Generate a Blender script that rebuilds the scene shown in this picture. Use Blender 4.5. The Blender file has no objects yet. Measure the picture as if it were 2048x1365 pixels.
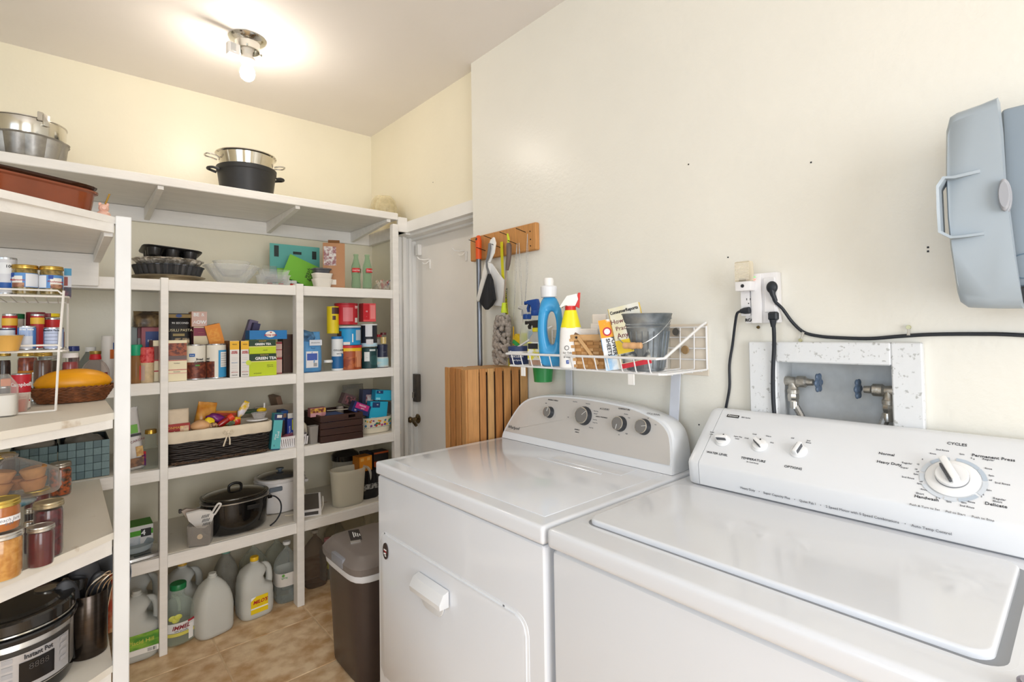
import bpy, bmesh, math, random
from math import sin, cos, pi, radians as rad, sqrt, atan2
from mathutils import Vector, Matrix, Euler
random.seed(7)
S = bpy.context.scene
COL = S.collection
# ------------------------------------------------------------------ camera
FPX, YAW, PITCH, ROLL, CYP, CXP = 1022.024, 0.725258, 0.0272876, -0.0152991, 634.85, 1031.75
EYE = Vector((0, 0, 1.35))
fwd = Vector((sin(YAW)*cos(PITCH), cos(YAW)*cos(PITCH), sin(PITCH)))
r0 = Vector((cos(YAW), -sin(YAW), 0)); u0 = r0.cross(fwd)
rgt = r0*cos(ROLL)+u0*sin(ROLL); upv = -r0*sin(ROLL)+u0*cos(ROLL)
cam = bpy.data.cameras.new('camera'); camo = bpy.data.objects.new('camera', cam); COL.objects.link(camo)
cam.sensor_width = 36; cam.lens = FPX*36/2048; cam.clip_start = .02
cam.shift_x = (1024-CXP)/2048; cam.shift_y = (CYP-682.5)/2048
m = Matrix.Identity(4)
for i in range(3):
    m[i][0], m[i][1], m[i][2] = rgt[i], upv[i], -fwd[i]
    m[i][3] = EYE[i]
camo.matrix_world = m; S.camera = camo
# ------------------------------------------------------------------ light, sky, exposure
S.view_settings.view_transform = 'Standard'; S.view_settings.look = 'None'
S.view_settings.gamma = 1; S.view_settings.use_curve_mapping = False
S.view_settings.exposure = 0.08
W = bpy.data.worlds.new('sky'); S.world = W; W.use_nodes = True
W.node_tree.nodes['Background'].inputs[0].default_value = (.75, .86, 1, 1)
W.node_tree.nodes['Background'].inputs[1].default_value = 1.2
def area(name, loc, target, sx, sy, power, col):
    l = bpy.data.lights.new(name, 'AREA'); l.shape = 'RECTANGLE'; l.size = sx; l.size_y = sy
    l.energy = power; l.color = col
    o = bpy.data.objects.new(name, l); COL.objects.link(o); o.location = loc
    o.rotation_euler = (Vector(target)-Vector(loc)).to_track_quat('-Z', 'Y').to_euler()
    return o
area('window_daylight', (-1.72, -.2, 1.5), (1, .3, 1.1), 1.9, 1.4, 17, (.74, .86, 1))
area('doorway_daylight', (-.1, -2.12, 1.4), (.1, 2.8, 1.0), 1.6, 1.9, 58, (.99, .985, 1))
# ------------------------------------------------------------------ helpers
def wy(px, py, Y):
    d = fwd+rgt*((px-CXP)/FPX)-upv*((py-CYP)/FPX); return EYE+d*(Y/d.y)
def wx(px, py, X):
    d = fwd+rgt*((px-CXP)/FPX)-upv*((py-CYP)/FPX); return EYE+d*(X/d.x)
def lin(h):
    if isinstance(h, str):
        h = h.lstrip('#'); h = [int(h[i:i+2], 16)/255 for i in (0, 2, 4)]
    return tuple(((c+.055)/1.055)**2.4 if c > .04045 else c/12.92 for c in h)+(1,)
MC = {}
def mat(col, rough=.5, metal=0, var=.04, nscale=12, bump=0, bscale=60, trans=0, ior=1.45, alpha=1, coat=0, emit=0, stretch=None, col2=None, sss=0, thr=None):
    key = (col, rough, metal, var, nscale, bump, bscale, trans, ior, alpha, coat, emit, stretch, col2, thr)
    if key in MC: return MC[key]
    mt = bpy.data.materials.new('mat_'+str(len(MC))); mt.use_nodes = True
    nt = mt.node_tree; p = nt.nodes['Principled BSDF']
    c = lin(col); p.inputs['Roughness'].default_value = rough; p.inputs['Metallic'].default_value = metal
    p.inputs['Transmission Weight'].default_value = trans; p.inputs['IOR'].default_value = ior
    p.inputs['Alpha'].default_value = alpha; p.inputs['Coat Weight'].default_value = coat
    tc = nt.nodes.new('ShaderNodeTexCoord'); mp = nt.nodes.new('ShaderNodeMapping')
    nt.links.new(tc.outputs['Object'], mp.inputs[0])
    if stretch: mp.inputs['Scale'].default_value = stretch
    if var or col2:
        n = nt.nodes.new('ShaderNodeTexNoise'); n.inputs['Scale'].default_value = nscale; n.inputs['Detail'].default_value = 4
        r = nt.nodes.new('ShaderNodeValToRGB'); nt.links.new(mp.outputs[0], n.inputs[0]); nt.links.new(n.outputs[0], r.inputs[0])
        if col2: a, b = c, lin(col2); lo, hi = thr or (.42, .58)
        else:
            a = tuple(max(0, x*(1-var*1.6)) for x in c[:3])+(1,); b = tuple(min(1, x*(1+var)) for x in c[:3])+(1,); lo, hi = .3, .7
        r.color_ramp.elements[0].position = lo; r.color_ramp.elements[1].position = hi
        r.color_ramp.elements[0].color = a; r.color_ramp.elements[1].color = b
        nt.links.new(r.outputs[0], p.inputs['Base Color'])
    else: p.inputs['Base Color'].default_value = c
    if bump:
        n2 = nt.nodes.new('ShaderNodeTexNoise'); n2.inputs['Scale'].default_value = bscale; n2.inputs['Detail'].default_value = 3
        bp = nt.nodes.new('ShaderNodeBump'); bp.inputs['Strength'].default_value = bump; bp.inputs['Distance'].default_value = .002
        nt.links.new(mp.outputs[0], n2.inputs[0]); nt.links.new(n2.outputs[0], bp.inputs['Height']); nt.links.new(bp.outputs[0], p.inputs['Normal'])
    if emit: p.inputs['Emission Color'].default_value = c; p.inputs['Emission Strength'].default_value = emit
    if trans >= .5 and ior < 1.3:
        # thin clear plastic or glass wall: see-through body with a reflecting, rim-brightened surface
        out = nt.nodes['Material Output']; p.inputs['Transmission Weight'].default_value = 0
        p.inputs['Specular IOR Level'].default_value = .8
        tr = nt.nodes.new('ShaderNodeBsdfTransparent'); tr.inputs[0].default_value = tuple(.6+.4*x for x in c[:3])+(1,)
        lw = nt.nodes.new('ShaderNodeLayerWeight'); lw.inputs[0].default_value = .5
        pw = nt.nodes.new('ShaderNodeMath'); pw.operation = 'POWER'; pw.inputs[1].default_value = 2.2
        ma = nt.nodes.new('ShaderNodeMath'); ma.operation = 'MULTIPLY_ADD'; ma.inputs[1].default_value = .62 if trans < 1 else .20; ma.inputs[2].default_value = .07+(1-trans)*.8 if trans < 1 else .02; ma.use_clamp = True
        mx = nt.nodes.new('ShaderNodeMixShader')
        nt.links.new(lw.outputs['Facing'], pw.inputs[0]); nt.links.new(pw.outputs[0], ma.inputs[0]); nt.links.new(ma.outputs[0], mx.inputs[0])
        nt.links.new(tr.outputs[0], mx.inputs[1]); nt.links.new(p.outputs[0], mx.inputs[2]); nt.links.new(mx.outputs[0], out.inputs[0])
    MC[key] = mt; return mt
def glass(col='#f4fbf6', rough=.03, ior=1.12, t=1.0):
    return mat(col, rough, 0, 0, trans=t, ior=ior)
def tag(o, label=None, cat=None, group=None, kind=None):
    if label: o['label'] = label
    if cat: o['category'] = cat
    if group: o['group'] = group
    if kind: o['kind'] = kind
    return o
def T(name, label, cat, loc=(0, 0, 0), rz=0, group=None, rot=None):
    o = bpy.data.objects.new(name, None); COL.objects.link(o); o.location = loc
    o.rotation_euler = rot if rot else (0, 0, rad(rz)); o.empty_display_size = .05
    return tag(o, label, cat, group)
class B:
    def __init__(s): s.bm = bmesh.new()
    def box(s, c, d, bev=0, rot=None, seg=1):
        mtx = Matrix.Translation(Vector(c))
        if rot: mtx = mtx @ Euler([rad(a) for a in rot]).to_matrix().to_4x4()
        g = bmesh.ops.create_cube(s.bm, size=1, matrix=mtx @ Matrix.Diagonal((*d, 1)))
        if bev:
            es = {e for v in g['verts'] for e in v.link_edges}
            bmesh.ops.bevel(s.bm, geom=list(es), offset=min(bev, min(d)*.49), segments=seg, affect='EDGES', profile=.6)
        return s
    def bx(s, a, b, bev=0, seg=1):
        return s.box([(a[i]+b[i])/2 for i in range(3)], [abs(b[i]-a[i]) for i in range(3)], bev, None, seg)
    def rings(s, rs, closed=True, cap0=True, cap1=True):
        vs = [[s.bm.verts.new(p) for p in r] for r in rs]
        n = len(vs[0])
        for a, b in zip(vs, vs[1:]):
            for i in range(n if closed else n-1):
                j = (i+1) % n; s.bm.faces.new((a[i], a[j], b[j], b[i]))
        if cap0: s.bm.faces.new(vs[0][::-1])
        if cap1: s.bm.faces.new(vs[-1])
        return s
    def lathe(s, prof, seg=28, c=(0, 0, 0), ax='z', cap0=None, cap1=None, sy=1, wob=None):
        rs = []
        for r, z in prof:
            ring = []
            for i in range(seg):
                a = 2*pi*i/seg; rr = r*(1+(wob(a, z) if wob else 0))
                p = (rr*cos(a), rr*sin(a)*sy, z)
                if ax == 'x': p = (p[2], p[0], p[1])
                if ax == 'y': p = (p[1], p[2], p[0])
                ring.append((p[0]+c[0], p[1]+c[1], p[2]+c[2]))
            rs.append(ring)
        return s.rings(rs, True, prof[0][0] > 1e-5 if cap0 is None else cap0, prof[-1][0] > 1e-5 if cap1 is None else cap1)
    def loft(s, secs, seg=32, n=3.0, cap=(True, True)):
        # secs: (z, hx, hy[, cx, cy[, n]])
        rs = []
        for q in secs:
            z, hx, hy = q[:3]; cx, cy = (q[3], q[4]) if len(q) > 4 else (0, 0); e = q[5] if len(q) > 5 else n
            ring = []
            for i in range(seg):
                a = 2*pi*(i+.5)/seg; ca, sa = cos(a), sin(a)
                k = (abs(ca)**e+abs(sa)**e)**(-1/e)
                ring.append((cx+hx*ca*k, cy+hy*sa*k, z))
            rs.append(ring)
        return s.rings(rs, True, *cap)
    def tube(s, pts, r, seg=8, closed=False, cap=True):
        pts = [Vector(p) for p in pts]; n = len(pts); rs = []; prev = None
        for i, p in enumerate(pts):
            if closed: t = pts[(i+1) % n]-pts[i-1]
            else: t = pts[min(i+1, n-1)]-pts[max(i-1, 0)]
            t.normalize()
            if prev is None:
                a = Vector((0, 0, 1)) if abs(t.z) < .9 else Vector((1, 0, 0))
                nrm = t.cross(a).normalized()
            else: nrm = (prev-t*prev.dot(t)).normalized()
            prev = nrm; bn = t.cross(nrm); rr = r[i] if isinstance(r, (list, tuple)) else r
            rs.append([p+nrm*(rr*cos(2*pi*k/seg))+bn*(rr*sin(2*pi*k/seg)) for k in range(seg)])
        if closed: rs.append(rs[0]); return s.rings(rs, True, False, False)
        return s.rings(rs, True, cap, cap)
    def tubes(s, pts, r, seg=8, **k):
        P = [Vector(q) for q in pts]; n = len(P); Q = [P[0]*2-P[1]]+P+[P[-1]*2-P[-2]]; o = []; rr = []
        for i in range(1, n):
            for j in range(5):
                t = j/5; a, b_, c, d = Q[i-1], Q[i], Q[i+1], Q[i+2]
                o.append(.5*((2*b_)+(c-a)*t+(2*a-5*b_+4*c-d)*t*t+(3*b_-a-3*c+d)*t**3))
                if isinstance(r, (list, tuple)): rr.append(r[i-1]+(r[i]-r[i-1])*t)
        o.append(P[-1])
        if rr: rr.append(r[-1])
        return s.tube(o, rr or r, seg, **k)
    def ell(s, c, rx, ry, rz, u=20, v=12, disp=None):
        rs = []
        for j in range(v+1):
            th = pi*j/v; ring = []
            for i in range(u):
                a = 2*pi*i/u; q = Vector((sin(th)*cos(a), sin(th)*sin(a), -cos(th)))
                k = 1+(disp(q) if disp else 0)
                ring.append((c[0]+q.x*rx*k, c[1]+q.y*ry*k, c[2]+q.z*rz*k))
            rs.append(ring)
        return s.rings(rs, True, False, False)
    def prism(s, poly, a, b, ax='x', bev=0):
        # poly 2D extruded along axis from a to b. ax x: (y,z); y: (x,z); z: (x,y)
        def P(u, v, w): return {'x': (w, u, v), 'y': (u, w, v), 'z': (u, v, w)}[ax]
        v0 = [s.bm.verts.new(P(u, v, a)) for u, v in poly]; v1 = [s.bm.verts.new(P(u, v, b)) for u, v in poly]
        n = len(poly); fs = [s.bm.faces.new(v0[::-1]), s.bm.faces.new(v1)]
        for i in range(n): fs.append(s.bm.faces.new((v0[i], v0[(i+1) % n], v1[(i+1) % n], v1[i])))
        if bev:
            es = {e for f in fs[:2] for e in f.edges}
            bmesh.ops.bevel(s.bm, geom=list(es), offset=bev, segments=2, affect='EDGES', profile=.6)
        return s
    def jitter(s, a):
        for v in s.bm.verts: v.co += Vector((random.uniform(-a, a), random.uniform(-a, a), random.uniform(-a, a)))
        return s
    def xf(s, M): bmesh.ops.transform(s.bm, matrix=M, verts=s.bm.verts); return s
    def rotz(s, a, c=(0, 0, 0)):
        c = Vector(c); return s.xf(Matrix.Translation(c) @ Matrix.Rotation(rad(a), 4, 'Z') @ Matrix.Translation(-c))
    def out(s, name, mt, parent=None, label=None, world=False, ang=35, solid=0, sub=0):
        bmesh.ops.remove_doubles(s.bm, verts=s.bm.verts, dist=1e-6)
        bmesh.ops.recalc_face_normals(s.bm, faces=s.bm.faces)
        me = bpy.data.meshes.new(name)
        if world and parent:
            p = parent; off = Vector((0, 0, 0))
            while p: off += p.location; p = p.parent
            bmesh.ops.translate(s.bm, verts=s.bm.verts, vec=-off)
        s.bm.to_mesh(me); s.bm.free(); me.materials.append(mt); me.shade_smooth()
        try: me.set_sharp_from_angle(angle=rad(ang))
        except Exception: pass
        o = bpy.data.objects.new(name, me); COL.objects.link(o)
        if parent: o.parent = parent
        if label: o['label'] = label
        if solid:
            md = o.modifiers.new('thick', 'SOLIDIFY'); md.thickness = solid; md.offset = 0
        if sub:
            md = o.modifiers.new('sub', 'SUBSURF'); md.levels = sub; md.render_levels = sub
        return o
def dupe(root, loc, label=None, rz=None, group=None):
    r = root.copy(); COL.objects.link(r); r.location = loc
    if label: r['label'] = label
    if group: r['group'] = group
    if rz is not None: r.rotation_euler = (0, 0, rad(rz))
    for ch in list(root.children):
        c = ch.copy(); COL.objects.link(c); c.parent = r
        for g in list(ch.children):
            d = g.copy(); COL.objects.link(d); d.parent = c
    return r
FRONT = Matrix(((1, 0, 0), (0, 0, -1), (0, 1, 0)))       # text reads along +X, up +Z, faces -Y
WALLF = Matrix(((0, 0, -1), (-1, 0, 0), (0, 1, 0)))      # reads along -Y, up +Z, faces -X
TOPF = Matrix(((1, 0, 0), (0, 1, 0), (0, 0, 1)))
def txt(parent, s, size, loc, mt, frame=FRONT, ang=0, wide=1, bend=0, align='CENTER', ext=.0003, shear=0, name='lettering', bold=0, pit=0):
    c = bpy.data.curves.new('t', 'FONT'); c.body = s; c.size = size; c.align_x = align; c.align_y = 'CENTER'
    c.extrude = ext; c.resolution_u = 2; c.shear = shear; c.offset = bold
    o = bpy.data.objects.new('t', c)
    me = bpy.data.meshes.new_from_object(o); bpy.data.objects.remove(o); bpy.data.curves.remove(c)
    A = Matrix.Rotation(rad(ang), 3, 'Z'); PT = Matrix.Rotation(rad(pit), 3, 'X')
    for v in me.vertices:
        q = Vector((v.co.x*wide, v.co.y, v.co.z)); q = A @ q; q = PT @ q
        if bend:
            a = q.x/bend; R = bend+q.z; w = Vector((R*sin(a), -R*cos(a), q.y))
        else: w = frame @ q
        v.co = w+Vector(loc)
    me.materials.clear(); me.materials.append(mt); me.name = name
    ob = bpy.data.objects.new(name, me); COL.objects.link(ob); ob.parent = parent
    return ob
def arc_label(parent, name, mt, R, z0, z1, a0, a1, label=None, t=.0006, c=(0, 0)):
    # curved patch around local z axis, angle measured from -Y towards +X in degrees
    b = B(); n = max(3, int(abs(a1-a0)/8)); rs = []
    for r_ in (R+t,):
        for z in (z0, z1):
            rs.append([(c[0]+r_*sin(rad(a0+(a1-a0)*i/n)), c[1]-r_*cos(rad(a0+(a1-a0)*i/n)), z) for i in range(n+1)])
    b.rings(rs, False, False, False)
    return b.out(name, mt, parent, label)
WHITE = mat('#f3f0eb', .45, var=.03, bump=.25, bscale=25)
TRIM = mat('#f1efea', .4, var=.03, bump=.3, bscale=18, nscale=5)
INK = mat('#26262a', .6, var=0)
GREYINK = mat('#77777a', .6, var=0)
WINK = mat('#f7f7f5', .6, var=0)
REDINK = mat('#b8232c', .6, var=0)
# ------------------------------------------------------------------ the room
ZC = 2.676
CREAM = mat('#f2ead2', .33, var=.015, nscale=3, bump=.35, bscale=45)
CREAM2 = mat('#eeebe0', .30, var=.015, nscale=3, bump=.45, bscale=55)
CEIL = mat('#f4eee8', .6, var=.01, nscale=3, bump=.2, bscale=40)
def struct(name, b, mt, **k): o = b.out(name, mt, **k); o['kind'] = 'structure'; return o
struct('wall_back', B().bx((-2, 3.19, 0), (1.8, 3.29, ZC)), CREAM)
b = B()
b.bx((1.547, 2.83, 0), (1.75, 3.19, ZC)); b.bx((1.547, 2.0, 1.97), (1.75, 2.83, ZC))
struct('wall_door_side', b, CREAM)
b = B()
HY0, HY1, HZ0, HZ1 = .320, .593, .88, 1.256
b.bx((1.5, HY1, 0), (1.66, 1.998, ZC)); b.bx((1.5, -2.1, 0), (1.66, HY0, ZC))
b.bx((1.5, HY0, HZ1), (1.66, HY1, ZC)); b.bx((1.5, HY0, 0), (1.66, HY1, HZ0))
struct('wall_right', b, CREAM2)
b = B(); b.bx((-1.7, 1.2, 0), (-1.6, 3.19, ZC)); b.bx((-1.7, -2.1, 0), (-1.6, -1.2, ZC)); b.bx((-1.7, -1.2, 0), (-1.6, 1.2, .8)); b.bx((-1.7, -1.2, 2.25), (-1.6, 1.2, ZC))
struct('wall_left', b, CREAM)
b = B(); b.bx((-1.7, -2.1, 0), (-.8, -2.0, ZC)); b.bx((1.0, -2.1, 0), (1.5, -2.0, ZC)); b.bx((-.8, -2.1, 2.4), (1.0, -2.0, ZC)); b.bx((-.8, -2.1, 0), (1.0, -2.0, .4))
struct('wall_front', b, CREAM)
struct('ceiling', B().bx((-1.7, -2.1, ZC), (1.75, 3.29, ZC+.1)), CEIL)
for nm, bb in (('window_1', [((-1.66, -1.2, .8), (-1.6, -1.14, 2.25)), ((-1.66, 1.14, .8), (-1.6, 1.2, 2.25)), ((-1.66, -1.2, 2.19), (-1.6, 1.2, 2.25)), ((-1.66, -1.2, .8), (-1.6, 1.2, .86)), ((-1.65, -.02, .8), (-1.62, .02, 2.25))]),
               ('window_2', [((-.8, -2.06, .4), (-.74, -2.0, 2.4)), ((.94, -2.06, .4), (1.0, -2.0, 2.4)), ((-.8, -2.06, 2.34), (1.0, -2.0, 2.4)), ((-.8, -2.06, .4), (1.0, -2.0, .46))])):
    b = B()
    for a, c in bb: b.bx(a, c, .004)
    struct(nm, b, TRIM)
# floor: grout bed with individual tiles
GROUT = mat('#d9bd98', .85, var=.06, nscale=30)
fl = struct('floor', B().bx((-1.7, -2.1, -.06), (1.75, 3.29, -.0022)), GROUT)
TILE = mat('#c39a6c', .42, col2='#ead0aa', thr=(.34, .64), nscale=15, bump=.25, bscale=30)
ts = .3935
tm = None
gy, gx = 2.5117, .5117-.004
for i in range(-6, 4):
    for j in range(-12, 2):
        x = gx+i*ts+ts/2; y = gy+j*ts+ts/2
        if x-ts/2 > 1.6 or y-ts/2 > 3.2: continue
        if tm is None:
            o = B().box((0, 0, -.0035), (ts-.0065, ts-.0065, .007), .0016).out('tile', TILE, fl); tm = o
            # object-space texture must differ tile to tile: world-offset via object location is per object
        else:
            o = tm.copy(); COL.objects.link(o); o.parent = fl
        o.location = (x, y, 0); o.rotation_euler = (0, 0, 0)
# random offset per tile
nt = TILE.node_tree; oi = nt.nodes.new('ShaderNodeObjectInfo'); mp = [n for n in nt.nodes if n.type == 'MAPPING'][0]
mul = nt.nodes.new('ShaderNodeVectorMath'); mul.operation = 'SCALE'; mul.inputs[3].default_value = 37.0
cmb = nt.nodes.new('ShaderNodeCombineXYZ')
for k in range(3): nt.links.new(oi.outputs['Random'], cmb.inputs[k])
nt.links.new(cmb.outputs[0], mul.inputs[0]); nt.links.new(mul.outputs[0], mp.inputs['Location'])
# door casing (trim) and door in the right-hand wall
b = B()
b.prism([(2.0, 1.943), (2.835, 1.943), (2.835, 2.006), (2.0, 2.006)], 1.515, 1.547, 'x')
b.bx((1.515, 2.768, 0), (1.547, 2.835, 1.943), .004)
struct('trim_1', b, TRIM)
b = B(); b.bx((1.547, 2.768, 0), (1.64, 2.80, 1.943)); b.bx((1.535, 2.75, 0), (1.56, 2.768, 1.935), .003); b.bx((1.58, 2.757, 0), (1.60, 2.768, 1.93), .003)
b.bx((1.547, 2.0, 1.928), (1.64, 2.768, 1.945)); b.bx((1.60, 2.0, 1.915), (1.64, 2.768, 1.928))
struct('trim_2', b, TRIM)
DW = mat('#f1ece4', .45, var=.02, nscale=4)
door = struct('door_1', B().bx((1.632, 1.94, .01), (1.67, 2.765, 1.918), .003), DW)
DARK = mat('#5b5650', .35, metal=.8, var=.1)
BRASS = mat('#7a6a4e', .25, metal=1, var=.15, nscale=30)
kz = wx(836, 838, 1.63)
b = B(); c = wx(834, 776, 1.62)
b.bx((1.60, c.y-.028, c.z-.085), (1.632, c.y+.028, c.z+.085), .008, 2)
lk = b.out('deadbolt_lock', DARK, door, 'dark bronze keypad deadbolt body')
B().bx((1.592, c.y-.006, c.z-.062), (1.602, c.y+.016, c.z-.025), .003).out('thumb_turn', mat('#77726a', .3, .8), lk)
B().bx((1.5985, c.y-.022, c.z-.012), (1.6, c.y+.022, c.z-.010)).out('seam', INK, lk)
b = B(); b.lathe([(0, 0), (.028, 0), (.03, -.006), (.022, -.012), (.012, -.016), (.011, -.04), (.016, -.046), (.02, -.056), (.014, -.066), (0, -.068)], 24, (1.632, kz.y, kz.z), 'x')
b.tube([(1.585, kz.y, kz.z), (1.578, kz.y-.02, kz.z+.003), (1.576, kz.y-.045, kz.z-.012), (1.578, kz.y-.068, kz.z-.026)], [.011, .010, .009, .010])
b.out('lever_handle', BRASS, door, 'antique brass lever handle')
p = wx(836, 500, 1.615)
b = B(); b.bx((1.605, p.y-.018, p.z-.035), (1.632, p.y+.018, p.z+.033), .004); b.bx((1.618, p.y+.012, p.z-.03), (1.632, p.y+.03, p.z+.02), .002)
b.out('latch_block', WHITE, door, 'small white plastic latch at the top corner')
for i, (px, py, lb) in enumerate(((858, 522, 'small white wire coat hook on the door, nearer the door latch'), (930, 505, 'small white wire coat hook on the door, nearer the peg board'))):
    p = wx(px, py, 1.63); t = T('coat_hook', lb, 'hook', (p.x, p.y, p.z))
    b = B(); b.tube([(-.002, -.012, -.02), (-.004, -.012, 0), (-.008, -.006, .008), (-.03, .012, .004), (-.05, .03, .01), (-.058, .036, .022)], .0032, 6)
    b.tube([(-.004, -.012, 0), (-.02, 0, -.018), (-.03, .01, -.02), (-.034, .018, -.012)], .0028, 6)
    b.bx((-.006, -.02, -.05), (.002, -.006, .006), .002); b.out('hook_wire', WHITE, t)
# small nail holes and scuffs in the right wall
b = B()
for px, py in ((1377, 329), (1622, 325), (1856, 495), (1856, 503), (866, 365), (1398, 850), (1456, 515)):
    p = wx(px, py, 1.4995); b.box(p, (.001, .004, .004))
o = b.out('nail_hole', INK, None); o['kind'] = 'structure'
# plumbing box in the wall
FR = mat('#b9bab8', .5, col2='#e3e5e6', thr=(.33, .40), nscale=95, bump=.5, bscale=60)
b = B(); X0 = 1.478
b.bx((X0, .585, .90), (1.4999, .66, 1.309), .003); b.bx((X0, .262, .90), (1.4999, .322, 1.309), .003); b.bx((X0, .322, 1.254), (1.4999, .585, 1.309), .003)
struct('trim_3', b, FR)
b = B(); b.bx((1.6, HY0, HZ0), (1.61, HY1, HZ1)); b.bx((1.5, HY1-.004, HZ0), (1.6, HY1, HZ1)); b.bx((1.5, HY0, HZ0), (1.6, HY0+.004, HZ1)); b.bx((1.5, HY0, HZ1-.004), (1.6, HY1, HZ1))
struct('trim_4', b, mat('#d5d8d9', .6, var=.04, nscale=40))
METAL = mat('#b9b4aa', .38, metal=.85, var=.2, nscale=60, bump=.5, bscale=120)
BRAID = mat('#aaa9a6', .35, metal=.9, var=.25, nscale=400)
BLUE = mat('#5d6f86', .45, var=.15, nscale=40)
def valve(y, z, sgn, lb, lb2):
    t = T('water_valve', lb, 'valve', (1.55, y, z))
    b = B(); b.lathe([(.012, 0), (.014, .01), (.012, .03), (.016, .035), (.016, .055), (.010, .06), (.009, .075)], 12, (0, 0, 0), 'y')
    b.lathe([(.012, .004), (.013, -.02), (.016, -.024), (.016, -.034), (.012, -.036)], 12, (0, .022, 0), 'z')
    if sgn < 0: b.xf(Matrix.Diagonal((1, -1, 1, 1)))
    b.out('valve_body', METAL, t)
    b = B(); c = sgn*.088
    for k in range(6):
        a = k*pi/3; b.ell((.019*cos(a), c, .019*sin(a)), .009, .005, .009, 8, 6)
    b.lathe([(.009, c-.005), (.009, c+.005)], 12, (0, 0, 0), 'y'); b.lathe([(.017, c-.003), (.022, c-.002), (.022, c+.002), (.017, c+.003)], 24, (0, 0, 0), 'y'); b.out('hand_wheel', BLUE, t, 'blue round hand wheel')
    h = T('water_hose', lb2, 'hose', (1.55, y+sgn*.022, z-.034))
    pts = [(0, 0, -.002), (-.002, sgn*.004, -.03), (-.008, sgn*.022, -.06), (-.02, sgn*.035, -.1), (-.03, sgn*.04, -.18)] if sgn < 0 else [(0, 0, -.002), (-.004, -.002, -.03), (-.01, -.016, -.06), (-.02, -.03, -.09), (-.03, -.034, -.18)]
    if sgn > 0: pts = [(0, 0, -.002), (-.003, sgn*.006, -.03), (-.01, sgn*.02, -.07), (-.02, sgn*.03, -.12), (-.03, sgn*.03, -.2)]
    B().tube(pts, .010, 10).out('braided_hose', BRAID, h)
    B().lathe([(.0145, 0), (.016, -.006), (.016, -.014), (.0145, -.016), (.0145, -.022)], 8).out('coupling_nut', mat('#c9c4bb', .25, 1), h, 'bright hexagonal coupling nut')
    B().lathe([(.012, -.022), (.0125, -.042)], 12, (-.003, sgn*.004, 0)).out('ferrule', mat('#d2cec7', .2, 1), h)
valve(.591, 1.196, -1, 'corroded water valve with blue wheel on left of plumbing recess', 'braided steel hose hanging below the left water valve')
valve(.322, 1.186, 1, 'corroded water valve with blue wheel on right of plumbing recess', 'braided steel hose hanging below the right water valve')
# ceiling light
LP = Vector((.609, 2.469, ZC))
t = T('ceiling_lamp', 'chrome ceiling lamp holder with a bare lit bulb', 'lamp', LP)
CHR = mat('#d9d8d2', .12, metal=1, var=0)
B().lathe([(.075, 0), (.078, -.004), (.07, -.014), (.052, -.022), (.05, -.03), (.05, -.055), (.046, -.055), (.045, -.03), (0, -.028)], 40).out('canopy', CHR, t, 'shiny chrome canopy')
for k in range(3): B().lathe([(.003, .05), (.003, .062), (.006, .063), (.006, .066)], 8, (0, 0, -.046), 'x').rotz(120*k+15).out('thumb_screw', CHR, t)
B().lathe([(.026, -.028), (.026, -.05), (.022, -.054), (.02, -.075), (.03, -.088), (.033, -.1), (.026, -.112), (.02, -.115)], 24).out('socket', mat('#e9e3d8', .5), t, 'white socket adapter')
BULB = mat('#fff5e8', .4, var=0, emit=150)
B().lathe([(0.018, -.115), (.02, -.125), (.029, -.142), (.031, -.158), (.026, -.176), (.014, -.187), (0, -.19)], 24).out('bulb', BULB, t, 'glowing round bulb')
b = B(); b.box((-.062, -.02, -.078), (.05, .028, .052), .003, (0, 0, 10)); b.out('motion_sensor', WHITE, t, 'small white square motion sensor')
B().box((-.063, -.0355, -.074), (.02, .003, .038), .001, (0, 0, 10)).out('sensor_window', mat('#c9c9c6', .3), t)
B().tube([(-.036, -.02, -.085), (-.02, 0, -.092)], .004, 8).out('arm', WHITE, t)

# ------------------------------------------------------------------ built-in pantry shelving on the back wall
Z2, Z3, Z4, Z5, ZT = 1.598, 1.153, .783, .41, 2.047
YF, YB = 2.66, 3.188
PAINT = mat('#f2eee7', .42, var=.03, nscale=6, bump=.45, bscale=22, stretch=(1, 6, 6))
PWORN = mat('#ebe4d6', .5, col2='#b89f80', thr=(.66, .8), nscale=14, bump=.3, bscale=25)
su = T('shelving_unit', 'white painted built-in pantry shelving along the back wall', 'shelves', (.4, 2.9, 0))
for z, th in ((Z2, .05), (Z3, .05), (Z4, .05), (Z5, .052)):
    bd = B().bx((-.75, YF+.018, z-.02), (1.47, YB, z), .002).out('shelf', PWORN if z < 1 else PAINT, su, world=True)
    s_ = bd; b = B().bx((-.75, YF, z-th), (1.416, YF+.018, z-.0005), .002).out('front_rail', PAINT, su, world=True)
for x0, x1, zt in ((.312, .341, Z2+.006), (.876, .911, Z2+.008)):
    B().bx((x0, YF-.014, 0), (x1, YF+.045, zt), .002).out('post', PAINT, su, world=True)
B().bx((1.416, YF-.008, 0), (1.452, YF+.03, 1.98), .002).out('post', PAINT, su, world=True)
su2 = T('wall_shelf', 'long white painted shelf high on the back wall', 'shelf', (.4, 2.9, ZT))
B().bx((-.75, YF, ZT-.04), (1.455, YB, ZT), .003).out('shelf_board', PAINT, su2, world=True)
B().bx((-.75, YB-.02, ZT-.115), (1.53, YB, ZT-.041), .002).out('wall_cleat', PAINT, su2, world=True)
B().bx((1.515, YF+.02, ZT-.115), (1.5465, YB-.021, ZT-.041), .002).out('end_cleat', PAINT, su2, world=True)
B().bx((1.455, YF+.0, ZT-.105), (1.515, YF+.02, ZT-.02), .002).out('end_block', PAINT, su2, world=True)
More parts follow.
